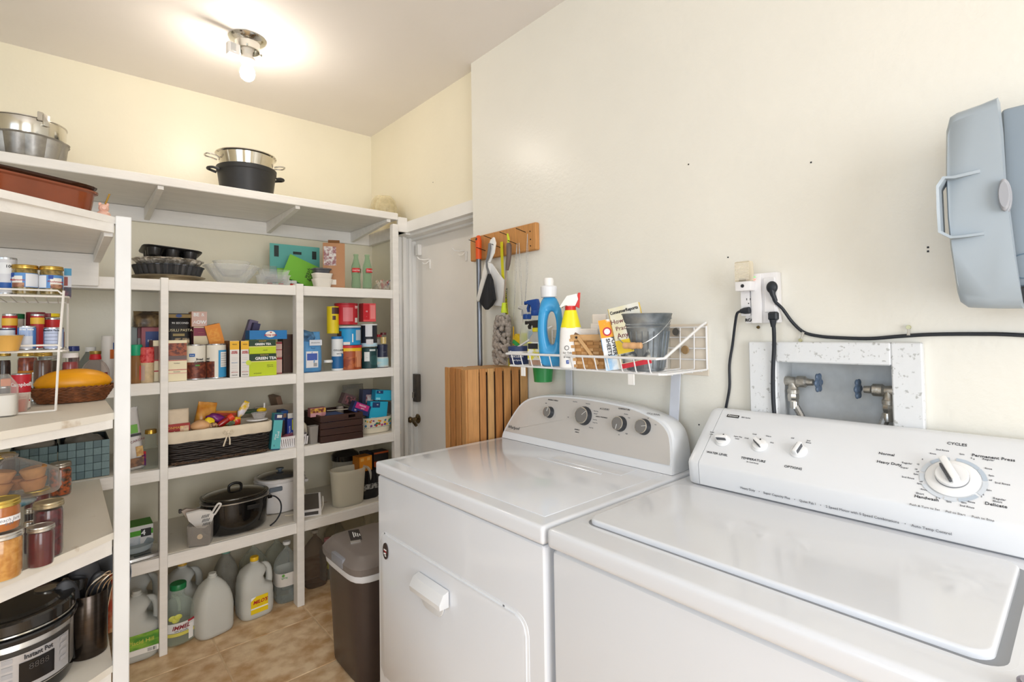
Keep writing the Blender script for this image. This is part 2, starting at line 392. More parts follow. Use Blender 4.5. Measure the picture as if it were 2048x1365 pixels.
for x in (-.3, .314, .892, 1.40):
    B().prism([(YF+.012, ZT-.041), (YF+.012, ZT-.056), (YB-.021, ZT-.105), (YB-.021, ZT-.041)], x-.011, x+.011, 'x').out('bracket', PAINT, su2, world=True)
# ------------------------------------------------------------------ left corner shelving with slanting front
lu = T('corner_shelving', 'white painted corner shelving with slanting bowed shelves and a square post', 'shelves', (-.2, 2.3, 0))
ED = Vector((-.805, -.593, 0)); P0 = Vector((.1135, 1.905, 0))
def lshelf(zt, zb, mt, bow=.022, tb=.02, name='shelf'):
    L = .9; n = 14
    pts = [(P0.x, YF-.002)]
    nv = Vector((.593, -.805, 0))
    for i in range(n+1):
        t_ = i/n; s_ = L*t_; bo = bow*min(1, sin(min(1, t_*2.2)*pi/2)) if t_ < 1 else bow
        q = P0+ED*s_+nv*bo; pts.append((q.x, q.y))
    pts += [(-1.59, pts[-1][1]), (-1.59, YF-.002)]
    B().prism(pts[::-1], zt-tb, zt, 'z').out(name, mt, lu, world=True)
    q0 = P0+ED*.004; q1 = P0+ED*L; k = -nv*.02
    B().prism([(q0.x, q0.y), (q1.x, q1.y), (q1.x+k.x, q1.y+k.y), (q0.x+k.x, q0.y+k.y)], zb, zt-tb, 'z').out('front_rail', PAINT, lu, world=True)
LT1, LT3, LT4 = 1.705, .783, .404
LZ2 = 1.130
lshelf(LT1, 1.658, PAINT, .03)
lshelf(LZ2, 1.085, PWORN, .012)
lshelf(LT3, .722, PWORN, .02)
lshelf(LT4, .35, PWORN, .012)
B().bx((.1135, 1.89, 0), (.151, 1.928, LT1+.002), .002).out('post', mat('#e9e9e7', .45, var=.03, nscale=7, bump=.4, bscale=20), lu, world=True)
B().bx((-1.59, 2.634, 1.556), (.106, 2.6585, 1.6835), .002).out('ledger', PAINT, lu, world=True)
B().bx((.088, 1.932, LT1-.055), (.111, 2.633, LT1-.021), .002).out('bracket', PAINT, lu, world=True)
B().bx((-1.59, 2.66, 0), (-1.0, YB, .2)).out('plinth', PAINT, lu, world=True)
# ------------------------------------------------------------------ appliances
def wp(px, py, p0, n):
    d = fwd+rgt*((px-CXP)/FPX)-upv*((py-CYP)/FPX); p0 = Vector(p0); n = Vector(n)
    return EYE+d*((p0-EYE).dot(n)/d.dot(n))
ENAM = mat('#e4e7ec', .14, var=.006, nscale=3, coat=.3)
ENAM2 = mat('#eaedf1', .22, var=.006, nscale=3, coat=.2)
SEAM = mat('#6b6e72', .6, var=0)
PLAS = mat('#e8eaec', .17, var=.006, nscale=4)
D = T('clothes_dryer', 'white front-loading clothes dryer with a curved grey control panel', 'dryer', (1.1, 1.2, 0))
DY0, DY1 = .812, 1.613
B().bx((.795, DY0+.004, .02), (1.47, DY1-.003, .874), .010, 3).out('cabinet', ENAM, D, world=True)
b = B()
for x in (.86, 1.42):
    for y in (DY0+.06, DY1-.06): b.lathe([(.02, 0), (.02, .021)], 10, (x, y, 0))
o = b.out('foot', INK, D, world=True); o['kind'] = 'stuff'
b = B(); b.bx((.788, DY0, .878), (1.475, DY1, .92), .010, 4)
b.out('top_panel', ENAM, D, world=True)
b = B(); b.bx((.835, DY0+.04, .9195), (1.32, DY1-.04, .9215), .0018, 2); b.out('top_pressing', ENAM, D, world=True)
b = B(); b.bx((1.225, .93, .9213), (1.31, 1.22, .9228), .001); b.out('lint_screen_lid', ENAM, D, world=True)
B().bx((1.195, .98, .9213), (1.203, 1.25, .9235), .001).out('raised_rib', ENAM, D, world=True)
def rrect(y0, y1, z0, z1, r, n=6, rs=None):
    rs = rs or (r, r, r, r); pts = []
    for (cy, cz, a0, rr) in ((y1-rs[0], z1-rs[0], 0, rs[0]), (y0+rs[1], z1-rs[1], 90, rs[1]), (y0+rs[2], z0+rs[2], 180, rs[2]), (y1-rs[3], z0+rs[3], 270, rs[3])):
        for k in range(n+1):
            a = rad(a0+90*k/n); pts.append((cy+rr*cos(a), cz+rr*sin(a)))
    return pts
B().prism(rrect(.868, 1.597, .225, .698, .04), .7935, .802, 'x', .002).out('door_recess', ENAM2, D, world=True)
dd = B().prism(rrect(.876, 1.589, .232, .691, .036), .7905, .80, 'x', .0045).out('door', ENAM, D, world=True)
B().prism(rrect(1.205, 1.325, .558, .64, .03, rs=(.008, .008, .034, .034)), .7855, .7893, 'x', .0018).out('handle_cup', mat('#e4e7ea', .3, var=0), dd, 'shallow pale cup below the handle', world=True)
B().prism([(.787, .604), (.757, .604), (.755, .618), (.768, .642), (.787, .648)], 1.178, 1.337, 'y', .003).out('pull_handle', PLAS, dd, world=True)
b = B(); p = wx(771, 1103, .788); ss = []
b.prism([(p.y+.0165*cos(2*pi*k/28), p.z+.026*sin(2*pi*k/28)) for k in range(28)], .7865, .7892, 'x')
st = b.out('oval_sticker', mat('#3a2f2c', .5, var=0), dd, 'dark oval sticker with white and red marks', world=True)
for k, (mm, dy, dz, w, h, an) in enumerate(((WINK, 0, .004, .016, .004, 0), (REDINK, 0, -.001, .018, .003, 15), (WINK, .002, -.008, .014, .005, -10), (WINK, -.002, -.014, .008, .004, 0))):
    B().box((.7862, p.y+dy, p.z+dz), (.0006, w, h), 0, (an, 0, 0)).out('mark', mm, st, world=True)
for sgn, y, z in ((1, 1.56, .6915), (1, .955, .6915)):
    B().bx((.793, y-.003, z), (.797, y+.003, z+.004)).out('hinge_bump', SEAM, D, world=True)
# dryer console
n1 = Vector((-.970, 0, .2425)); up1 = Vector((.2425, 0, .970)); F1 = Matrix(((0, up1.x, n1.x), (-1, up1.y, n1.y), (0, up1.z, n1.z)))
q0 = Vector((1.332, 1.2, .921))
out = [(1003, 874), (1006, 862), (1020, 836), (1037, 811), (1052, 799), (1070, 793), (1095, 790), (1130, 791.5), (1175, 796), (1220, 804), (1265, 814), (1300, 828), (1325, 842), (1339, 858), (1345, 875), (1347, 905), (1347, 946)]
fr = [wp(x, y, q0, n1) for x, y in out]; fr[0].z = .921; fr[-1].z = .921
Pq = [fr[0]*2-fr[1]]+fr+[fr[-1]*2-fr[-2]]; sm = []
for i in range(1, len(Pq)-2):
    for k in range(4):
        t_ = k/4; a, b_, c, d = Pq[i-1], Pq[i], Pq[i+1], Pq[i+2]
        sm.append(.5*((2*b_)+(c-a)*t_+(2*a-5*b_+4*c-d)*t_*t_+(3*b_-a-3*c+d)*t_**3))
fr = sm+[fr[-1]]
for q in fr: q.y = max(.828, min(q.y, 1.612)); q.z = max(q.z, .921)
cen = Vector((0, 1.21, .95))
b = B(); ring0 = [(q.x+.006, q.y+(.004 if q.y < cen.y else -.004), q.z-(.004 if q.z > .93 else 0)) for q in fr]
r0_ = [(q.x-.0, cen.y+(q.y-cen.y)*.992, q.z-(.0035 if q.z > .93 else 0)) for q in fr]
r1_ = [(q.x+.008, q.y, q.z) for q in fr]; r2_ = [(1.40, q.y-.0, q.z) for q in fr]; r3_ = [(1.45, cen.y+(q.y-cen.y)*.985, .921+(q.z-.921)*.97) for q in fr]; r4_ = [(1.472, cen.y+(q.y-cen.y)*.95, .921+(q.z-.921)*.9) for q in fr]
b.rings([r0_, r1_, r2_, r3_, r4_], True)
cs = b.out('control_console', PLAS, D, world=True, ang=28)
gp = []
for q in fr:
    y = cen.y+(q.y-cen.y)*.972; z = q.z-.0085
    if z < .9475: z = .9475
    x = q0.x+(z-.921)*.25; gp.append(Vector((x, y, z)))
b = B(); b.rings([[g+n1*.0012 for g in gp], [g+n1*-.003 for g in gp]], True)
b.out('control_panel', mat('#d8d4cf', .3, metal=.25, var=.02, nscale=3), cs, 'grey metallic control panel', world=True)
cc = wp(1003, 880, q0, n1)
KS = mat('#8f8d8b', .35, metal=.4, var=.02); KR = mat('#e8e6e2', .15, metal=.9, var=0); KB = mat('#34363a', .4, var=0)
def frame4(F, o): m_ = F.to_4x4(); m_.translation = o; return m_
def Wl(p, par):
    q = Vector(p); w = Vector((0, 0, 0)); k = par
    while k: w += k.location; k = k.parent
    return q-w
for (px, py, r, pa) in ((1093, 824, .0185, 75), (1162, 831, .0285, 40), (1234, 847, .022, -100), (1281, 853, .022, 12)):
    o_ = wp(px, py, q0+n1*.02, n1)-n1*.019; fm = frame4(F1, o_)
    kb = B().lathe([(r*1.15, 0), (r*1.12, .006), (r*1.0, .012), (r*.98, .018), (r*.9, .0185)], 36).xf(fm).out('knob', KB, D, 'dark sided round knob with grey face', world=True)
    B().lathe([(r*.9, .0182), (r*.99, .0186), (r*.99, .0198), (r*.9, .0202)], 36, cap0=False, cap1=False).xf(fm).out('bezel_ring', KR, kb, world=True)
    B().lathe([(r*.9, .0183), (r*.9, .0197), (0, .0197)], 36).xf(fm).out('knob_face', KS, kb, world=True)
    bb = B().box((r*.5*cos(rad(pa)), r*.5*sin(rad(pa)), .0201), (r*.75, .0012, .0006), 0, (0, 0, pa)).xf(fm); bb.out('pointer_mark', WINK, kb, world=True)
def ctxt(s, px, py, size, mt=INK, par=D, pl=(q0, n1, F1), off=.0016, ang=0, **k):
    p = wp(px, py, pl[0]+pl[1]*off, pl[1]); return txt(par, s, size, Wl(p, par), mt, pl[2], ang, **k)
txt_k = dict(name='lettering')
ctxt('Whirlpool', 1027, 856, .017, wide=.95, shear=.25)
for s, x, y, z in (('WRINKLE SHIELD', 1106, 801, .0068), ('ACCUDRY', 1209, 819, .0085), ('TEMPERATURE', 1248, 819, .0072), ('CYCLE SIGNAL', 1307, 829, .0072), ('ENERGY PREFERRED', 1203, 835, .0055), ('WRINKLE', 1154, 860, .0055), ('SHIELD', 1154, 865, .0055), ('ON', 1092, 807, .005)):
    ctxt(s, x, y, z)
for s, x, y in (('More Dry', 1192, 823), ('Normal', 1191, 828), ('Less Dry', 1190, 840), ('Damp Dry', 1190, 846), ('Medium', 1252, 829), ('Low', 1258, 836), ('High', 1253, 868), ('Air', 1238, 870), ('Off', 1296, 837), ('On', 1311, 850), ('Timed Dry', 1150, 804), ('Automatic', 1176, 808), ('Off', 1136, 835), ('Touch Up', 1182, 856)):
    ctxt(s, x, y, .0048, GREYINK)
# washer
Wm = T('washing_machine', 'white top-loading washing machine with sloping control panel and big cycle dial', 'washer', (1.1, .4, 0))
WY0, WY1 = .02, .803
B().bx((.802, WY0+.004, .02), (1.47, WY1-.003, .872), .014, 3).out('cabinet', ENAM, Wm, world=True)
b = B()
for x in (.86, 1.42):
    for y in (WY0+.06, WY1-.06): b.lathe([(.02, 0), (.02, .021)], 10, (x, y, 0))
o = b.out('foot', INK, Wm, world=True); o['kind'] = 'stuff'
B().bx((.79, WY0, .877), (1.475, WY1, .92), .013, 4).out('top_panel', ENAM, Wm, world=True)
B().prism([(x, y) for x, y in rrect(.872, 1.262, .083, .768, .03)], .9185, .9203, 'z').out('lid_gap_shade', mat('#8b8e92', .4, var=0), Wm, 'shadowed groove around the lid', world=True)  # flat plate, its grey stands in for the shaded gap around the lid
B().prism([(x, y) for x, y in rrect(.862, 1.27, .075, .776, .04)], .9185, .9201, 'z').out('well_border', ENAM, Wm, world=True)
b = B(); L_ = [(x, y) for x, y in rrect(.878, 1.258, .096, .763, .026)]
rs = []
for dz, k in ((.9195, 1.0), (.926, 1.0), (.9285, .998), (.9303, .992), (.9312, .982), (.9313, .972)):
    rs.append([(1.068+(x-1.068)*k, .4295+(y-.4295)*(1-(1-k)*.6), dz) for x, y in L_])
b.rings(rs, True); b.out('lid', ENAM, Wm, world=True, ang=40)
n2 = Vector((-.655, 0, .756)); up2 = Vector((.756, 0, .655)); F2 = Matrix(((0, up2.x, n2.x), (-1, 0, 0), (0, up2.z, n2.z)))
w0 = Vector((1.302, .4, .985))
prof = [(1.312, .921), (1.306, .925), (1.300, .978), (1.3035, .986), (1.442, 1.106), (1.453, 1.113), (1.468, 1.113), (1.476, 1.105), (1.488, .921)]
b = B(); rs = [[(x, y, z) for x, z in prof] for y in (WY0, .725)]; b.rings(rs, True)
wc = b.out('control_console', PLAS, Wm, world=True, ang=40)
b = B(); c0 = Vector((1.40, 0, 1.0)); rs = []
for y, k in ((.7265, 1), (.742, .998), (.752, .985), (.757, .955)):
    rs.append([(c0.x+(x-c0.x)*k, y, max(.921, c0.z+(z-c0.z)*k)) for x, z in prof])
b.rings(rs, True); b.out('end_cap', PLAS, Wm, world=True, ang=50)
PL2 = (w0, n2, F2)
def wtxt(s, px, py, size, mt=INK, **k): return ctxt(s, px, py, size, mt, Wm, PL2, .0006, **k)
for s, x, y, z in (('WATER LEVEL', 1434, 908, .0095), ('TEMPERATURE', 1506, 920, .0095), ('OPTIONS', 1586, 936, .0095), ('CYCLES', 1914, 889, .0095), ('Normal', 1773, 909, .0095), ('Heavy Duty', 1778, 927, .0095), ('Permanent Press', 1986, 916, .0095), ('Handwash', 1853, 997, .0095), ('Delicate', 1992, 1011, .0095)):
    wtxt(s, x, y, z)
for s, x, y, z in (('2nd Rinse', 1885, 901, .0055), ('Regular', 1814, 927, .006), ('Super', 1809, 936, .006), ('Regular', 1977, 920, .006), ('Short', 1840, 988, .006), ('Regular', 1999, 999, .006), ('Short', 1995, 1004, .006), ('2nd Rinse', 1816, 956, .0055), ('2nd Rinse', 2005, 968, .0055), ('2nd Rinse', 1934, 1014, .0055), ('Rinse', 1866, 908, .005), ('Spin', 1924, 909, .005), ('Rinse', 1977, 938, .005), ('Spin', 1983, 952, .005), ('Spin', 1978, 981, .005), ('Rinse', 1943, 1005, .005), ('Spin', 1928, 1006, .005), ('Spin', 1898, 1004, .005), ('Rinse', 1848, 980, .005), ('Spin', 1839, 968, .005), ('Spin', 1832, 949, .005), ('off', 1835, 944, .0045), ('off', 1842, 964, .0045), ('off', 1981, 961, .0045), ('6', 1845, 919, .005), ('12', 1836, 929, .005), ('18', 1832, 939, .005), ('9', 1943, 917, .005), ('6', 1948, 919, .005), ('3', 1873, 996, .005), ('6', 1879, 997, .005), ('3', 1963, 994, .005), ('6', 1967, 990, .005),
                   ('Push & Turn to Set     Pull to Start     Push to Stop', 1900, 1025, .0062), ('(In Cold Rinse)', 1505, 926, .005), ('Super Plus', 1476, 874, .0055), ('Load', 1474, 878, .0055), ('Small', 1424, 865, .0055), ('Low', 1423, 869, .0055), ('Cold', 1509, 869, .0055), ('Warm', 1537, 873, .0055), ('Hot', 1544, 886, .0055), ('Cold', 1493, 877, .0055), ('Off', 1585, 877, .0055), ('2nd', 1617, 882, .0055), ('Rinse', 1617, 886, .0055), ('800 Series', 1492, 836, .006)):
    wtxt(s, x, y, z, GREYINK)
p = wp(1466, 833, w0+n2*.001, n2)
lg = B().box((0, 0, 0), (.034, .009, .0016)).xf(frame4(F2, p)).out('name_badge', mat('#3f3d3b', .4, .3), Wm, 'small dark name badge', world=True)
txt(lg, 'Kenmore', .0075, Wl(p+n2*.0009, lg), WINK, F2, shear=.2)
s_ = 'Heavy Duty    •    Super Capacity Plus    •    Quiet Pak I    •    2 Speed Motor with 5 Speed Combinations    •    Auto Temp Control'
pw = wx(1664, 1016, 1.3035); nf = Matrix(((0, -.11, -.994), (-1, 0, 0), (0, .994, -.11)))
txt(Wm, s_, .0078, Wl(pw+Vector((-.001, 0, 0)), Wm), GREYINK, nf)
WK = mat('#f4f4f3', .25, var=0); WKD = mat('#55575b', .5, var=0)
for px, py, an, side in ((1443, 876, 5, 0), (1517, 886, -38, 0), (1595, 897, 78, 1)):
    o_ = wp(px, py, w0+n2*.012, n2)-n2*.0115; fm = frame4(F2, o_)
    kb = B().lathe([(.0205, 0), (.0205, .0015), (.017, .005), (.0165, .008), (.015, .009)], 32).xf(fm).out('knob', WK, Wm, world=True)
    B().box((0, 0, .014), (.033, .010, .012), .003, (0, 0, an), 2).xf(fm).out('grip_bar', WK, kb, world=True)
    for sg in ((1, -1) if side else (-1,)):
        a = rad(an); B().box((-sin(a)*.0052*sg, cos(a)*.0052*sg, .0128), (.026, .0022, .0105), .001, (0, 0, an)).xf(fm).out('grip_slot', WKD, kb, world=True)
    B().lathe([(.0022, .009), (.0022, .0096)], 10, (0, .0135, 0)).xf(fm).out('dot_mark', INK, kb, world=True)
p = wp(1903, 949, w0+n2*.016, n2)-n2*.0155; fm = frame4(F2, p)
LB = mat('#bcc8d4', .4, var=0); LB2 = mat('#d6dde4', .4, var=0)
b = B()
def ringseg(a0, a1, r0_, r1_, mt_):
    n_ = max(3, int(abs(a1-a0)/7)); b = B()
    b.rings([[(r*cos(rad(a0+(a1-a0)*i/n_)), r*sin(rad(a0+(a1-a0)*i/n_)), .0008) for i in range(n_+1)] for r in (r0_, r1_)], False, False, False)
    return b.xf(fm).out('dial_scale', mt_, Wm, world=True)
for a0, a1, mm in ((100, 140, LB), (143, 172, LB2), (42, 88, LB), (8, 40, LB), (-32, 5, LB2), (-75, -38, LB), (-100, -78, LB2), (-150, -104, LB2), (178, 200, LB2)): ringseg(a0, a1, .046, .0535, mm)
dk = B().lathe([(.0435, 0), (.044, .003), (.040, .0055), (.030, .0065)], 48).xf(fm).out('dial_skirt', WK, Wm, world=True)
dl = B().lathe([(.0272, .0064), (.0272, .010)], 40).xf(fm).out('dial_painted_shade', mat('#85878a', .5, var=0), dk, world=True)  # solid grey disc, shade between knob and skirt put in as colour
kb = B().lathe([(.0268, .009), (.0268, .016), (.0255, .0175)], 40).xf(fm).out('cycle_knob', WK, Wm, 'large round white cycle knob', world=True)
B().box((-.003, .006, .0235), (.058, .014, .016), .004, (0, 0, -62), 2).xf(fm).out('grip_bar', WK, kb, world=True)
for sg, w_ in ((-1, .0035), (1, .0016)):
    a = rad(-62); B().box((-sin(a)*.0078*sg-.002, cos(a)*.0078*sg+.001, .0215), (.042, w_, .012), .001, (0, 0, -62)).xf(fm).out('grip_slot', WKD, kb, world=True)
# small clear cap on the washer's front corner
t = T('bottle_stopper', 'small round clear plastic cap on the front right corner of the washing machine', 'stopper', (.842, .052, .92))
B().lathe([(.020, 0), (.021, .004), (.0205, .013), (.017, .015), (.013, .013), (.010, .012), (.006, .017), (0, .018)], 32).out('cap_body', mat('#cfc9d4', .12, var=.12, nscale=90, trans=.6, ior=1.3), t)
# ------------------------------------------------------------------ trash can
t = T('trash_can', 'tall brown plastic trash can with grey lid and white liner beside the dryer', 'trash can', (.97, 2.02, 0))
B().loft([(0, .115, .145), (.012, .122, .152), (.2, .130, .160), (.418, .142, .172)], 48, 5).out('bin_body', mat('#4b3f3a', .35, var=.04), t, 'brown plastic body')
B().loft([(.405, .1465, .1765), (.41, .1495, .1795), (.432, .1505, .1805), (.434, .146, .176)], 48, 5).out('bin_liner', mat('#e9ebef', .35, var=.02, bump=.6, bscale=25), t, 'white liner folded over the rim')
ld = B().loft([(.434, .152, .182), (.438, .157, .187), (.462, .158, .188), (.47, .152, .182), (.494, .130, .160), (.499, .118, .148)], 56, 6).out('lid', mat('#7d746e', .38, var=.03), t, 'grey-brown flip lid', ang=25)
B().bx((-.160, -.075, .440), (-.125, .035, .478), .006, 2).out('lid_tab', mat('#8f9096', .25, var=0), ld)
B().bx((-.085, -.005, .4995), (-.040, .115, .5005)).rotz(-18).out('lid_label', mat('#2c2827', .3, var=0), ld, 'dark sticker with small white print')
B().bx((-.088, -.03, .4995), (-.048, -.006, .5012)).rotz(-18).out('label_foil', mat('#d9d6d0', .2, .7), ld)
for k in range(4): B().bx((-.070+.008*k, .03+.006*(k%2), .5004), (-.066+.008*k, .09-.01*k, .5009)).rotz(-18).out('print_mark', WINK, ld)
# ------------------------------------------------------------------ wooden crates on end
def wood(c, v=.12): return mat(c, .6, var=v, nscale=9, stretch=(18, 18, 1.2), bump=.4, bscale=40)
WD = [wood('#c78f55'), wood('#bb8047'), wood('#c99a62'), wood('#b4783f')]
def crate(loc, rz, h, lb):
    t = T('wooden_crate', lb, 'crate', loc, rz, 'crates stacked beside the dryer')
    # local: front face along x from 0..L at y=0, depth to +y
    L, Dp = .285, .215
    for k, (x0, x1) in enumerate(((0, .050), (.055, .083), (.092, .120), (.128, .159), (.168, .200), (.208, .240), (.249, .285))):
        B().bx((x0, random.uniform(-.002, .001), 0), (x1, .008, h-random.uniform(0, .004)), .0015).out('slat', WD[k % 4], t)
    for y0, y1 in ((.004, .045), (.055, .10), (.11, .155), (.165, .21)):
        B().bx((-.008, y0, 0), (0, y1, h-random.uniform(0, .004)), .0015).out('slat', WD[(int(y0*100)) % 4], t)
    for x0 in (.02, .1, .18): B().bx((x0, Dp-.008, 0), (x0+.06, Dp, h-.003), .001).out('slat', WD[1], t)
    for x0, x1 in ((.001, L-.001),): B().bx((x0, .0095, .03), (x1, .011, h-.03)).out('gap_shade_sheet', mat('#3a2413', .9), t)  # dark sheet behind the slats: interior shade painted into the gaps
    for z0 in (0.006, h-.016): B().bx((.001, .009, z0), (L-.001, Dp-.009, z0+.012), .001).out('end_board', WD[2], t)
    return t
cr0 = crate((1.213, 1.664, 0), -10, .597, 'wooden slatted crate, lower of the stack beside the dryer')
crate((1.213, 1.664, .5975), -10, .602, 'wooden slatted crate standing on end between the door and the dryer')
# ------------------------------------------------------------------ peg board with hanging tools
XW = 1.4995
t = T('peg_board', 'wooden board with long nails screwed to the wall beside the door', 'board', (XW, 1.76, 1.75))
B().bx((1.476, 1.532, 1.690), (XW, 1.992, 1.806), .004).xf(Matrix.Identity(4)).out('board', wood('#c98f52', .1), t, world=True)
NAIL = mat('#3b352f', .4, .8, var=0)
for px, py in ((948, 482), (978, 474), (1010, 467), (1043, 460), (963, 497), (994, 491), (1027, 484)):
    p = wx(px+8, py+5, 1.476); B().tube([(1.478, p.y, p.z), (1.425, p.y+.004, p.z+.012)], .0016, 6).out('nail', NAIL, t, world=True)
for px, py in ((1060, 463), (1061, 479), (1061, 492)):
    p = wx(px, py, 1.4755); B().tube([(1.4775, p.y, p.z), (1.4745, p.y, p.z)], .003, 8).out('screw', NAIL, t, world=True)
# broom
p = wx(957, 487, 1.45)
t = T('broom_pole', 'grey metal pole with an orange hanging end on the peg board', 'broom', (1.45, p.y, 0))
B().tube([(0, 0, 1.195), (0, 0, p.z-.07)], .0115, 16).out('pole', mat('#7c7f86', .3, .8), t)
b = B(); b.loft([(p.z-.075, .0135, .0135), (p.z+.012, .014, .014), (p.z+.03, .011, .012), (p.z+.036, .006, .008)], 20, 2.3); b.out('orange_grip', mat('#e2571f', .4), t, 'orange plastic hanging grip')
B().ell((-.0125, 0, p.z+.018), .003, .006, .007, 10, 8).out('hang_hole', INK, t)
B().lathe([(0.0115, .0), (.0115, 1.195)], 12).out('lower_pole', mat('#7c7f86', .3, .8), t)
# dustpan + brush
p = wx(985, 480, 1.44)
t = T('dustpan', 'white dustpan hanging by its handle on the peg board', 'dustpan', (1.44, p.y, p.z))
b = B(); S_ = 1.0
def YZ(px, py, X=1.44): q = wx(px, py, X); return (q.y-p.y, q.z-p.z)
hp = [YZ(*q) for q in ((982, 481), (988, 475), (991, 486), (988, 506), (979, 525), (972, 527), (977, 505))]
b.prism(hp, -.006, .006, 'x', .002)
pan = [YZ(*q) for q in ((974, 524), (981, 528), (994, 548), (1004, 560), (1006, 582), (1001, 601), (1000, 614), (985, 610), (962, 617), (958, 600), (962, 575))]
b.prism(pan, .010, .016, 'x', .002); b.out('pan', mat('#ecebe8', .35), t)
b = B(); b.prism([YZ(*q) for q in ((974, 524), (978, 526), (978, 545), (963, 601), (959, 604), (957, 598))], -.012, .016, 'x', .002); b.out('pan_rim', mat('#e6e4df', .4), t)
t2 = T('hand_brush', 'black-bristled hand brush with grey handle clipped into the dustpan', 'brush', (1.425, p.y, p.z))
b = B(); b.prism([YZ(*q, 1.425) for q in ((980, 548), (985, 560), (991, 600), (984, 612), (975, 620), (963, 604), (972, 575))], -.014, .006, 'x', .002)
br = b.out('bristles', mat('#222326', .8, var=.4, nscale=60, stretch=(1, 1, .1), bump=1, bscale=200), t2, 'black bristles')
b = B(); b.tube([(0, *YZ(979, 487, 1.425)), (0, *YZ(979, 497, 1.425)), (0, *YZ(976, 515, 1.425)), (0, *YZ(973, 524, 1.425)), (0, *YZ(974, 535, 1.425)), (0.0, *YZ(979, 550, 1.425))], [.006, .0075, .007, .005, .005, .006], 10); b.out('handle', mat('#6f6f70', .45), t2, 'grey handle')
# yellow strap (lanyard)
t = T('yellow_strap', 'yellow lettered strap hanging behind the duster', 'strap', (1.468, wx(1006, 490, 1.468).y, 1.6))
a_, b_ = wx(1002, 485, 1.468), wx(1013, 625, 1.468)
pts = [wx(1003, 484, 1.466), wx(1004, 520, 1.468), wx(1006, 560, 1.469), wx(1011, 600, 1.469), wx(1014, 632, 1.469), wx(1020, 735, 1.47)]
b = B(); rs = [[(q.x, q.y+.009, q.z), (q.x, q.y-.009, q.z), (q.x+.0012, q.y-.009, q.z), (q.x+.0012, q.y+.009, q.z)] for q in pts]; b.rings(rs, True); b.out('webbing', mat('#e4dc2a', .5), t, world=True)
q = wx(1013, 603, 1.4675); txt(t, 'SMART SURFACE', .0155, Wl(q, t), INK, WALLF, 87)
# duster
p = wx(1015, 490, 1.445)
t = T('duster', 'grey chenille duster with lime collar and brown grip on the peg board', 'duster', (1.445, p.y, 0))
def pp(px, py, X=1.445): q = wx(px, py, X); return (q.x-1.445, q.y-p.y, q.z)
B().tube([pp(1015, 468), pp(1017, 478), pp(1017, 488)], [.004, .006, .005], 10).out('hang_loop', mat('#c9d630', .4), t, 'lime green hanging loop')
B().tube([pp(1017, 487), pp(1018, 492), pp(1018, 510), pp(1016, 528), pp(1014, 541)], [.009, .0125, .0115, .0105, .007], 12).out('grip', mat('#6a5a52', .5), t, 'brown rubber grip')
B().tube([pp(1013, 540), pp(1010, 575), pp(1008, 610)], .004, 8).out('shaft', mat('#a39382', .2, .2), t)
B().tube([pp(1008, 606), pp(1008, 626)], [.009, .014], 12).out('collar', mat('#cbe02c', .4), t, 'lime green collar')
b = B(); c0 = Vector(pp(1003, 680))
random.seed(3)
for i in range(210):
    u_, v_ = random.uniform(0, 2*pi), random.uniform(-1, 1)
    y = c0.y+.046*cos(u_)*(1-.3*abs(v_)**4); x = c0.x+.014*sin(u_); z = c0.z+.100*v_-.0*y
    y -= .010*v_
    b.ell((x, y, z), .010, .0125, .012, 7, 5)
o = b.out('chenille_head', mat('#a89e95', .9, var=.25, nscale=60, bump=.6, bscale=90), t, 'bobbly grey chenille head', ang=180); o['kind'] = 'stuff'
# strings / cords hanging from the nails
STR = mat('#b9b6b0', .5, var=.2, nscale=200)
for k, (x0, y0, x1, y1, x2, y2, lb) in enumerate(((1034, 487, 1031, 560, 1027, 640, 'thin grey cord on the peg board holding the yellow marker'), (1038, 486, 1042, 570, 1046, 645, 'thin grey cord on the peg board holding the yellow sponge'), (1055, 468, 1054, 550, 1050, 610, 'thin beaded cord on the rightmost nail of the peg board'))):
    a0, a1, a2 = wx(x0, y0, 1.46), wx(x1, y1, 1.47), wx(x2, y2, 1.47)
    t = T('hanging_cord', lb, 'cord', a0); q = a0
    dz = lambda v, d: (v.x-q.x, v.y-q.y+d, v.z-q.z)
    B().tube([dz(a0, 0), dz(a0+(a1-a0)*.5, .006), dz(a1, .003), dz(a2, .0)], .0011, 5).out('strand', STR, t)
    B().tube([dz(a0, 0), dz(a0+(a1-a0)*.5, -.004), dz(a1, -.004), dz(a2, .0)], .0011, 5).out('strand', STR, t)
p = wx(1027, 668, 1.47); t = T('yellow_marker', 'slim yellow marker hanging on a cord between duster and rack', 'marker', p)
B().tube([(0, 0, .032), (0, 0, -.035)], [.0025, .005], 10).out('marker_body', mat('#e8b400', .4), t); B().tube([(0, 0, -.035), (0, 0, -.05)], [.005, .003], 8).out('tip', mat('#e8b400', .4), t)
p = wx(1040, 672, 1.47); t = T('sponge', 'yellow and green sponge hanging on a cord above the rack', 'sponge', p)
B().bx((-.012, -.026, -.028), (.012, .022, .0), .003).xf(Matrix.Rotation(rad(28), 4, 'X')).out('foam', mat('#e8c52a', .9, bump=1, bscale=300), t)
B().bx((-.0125, -.026, -.046), (.0125, .022, -.0285), .003).xf(Matrix.Rotation(rad(28), 4, 'X')).out('scourer', mat('#3fae5c', .95, bump=1, bscale=400), t, 'green scouring layer')
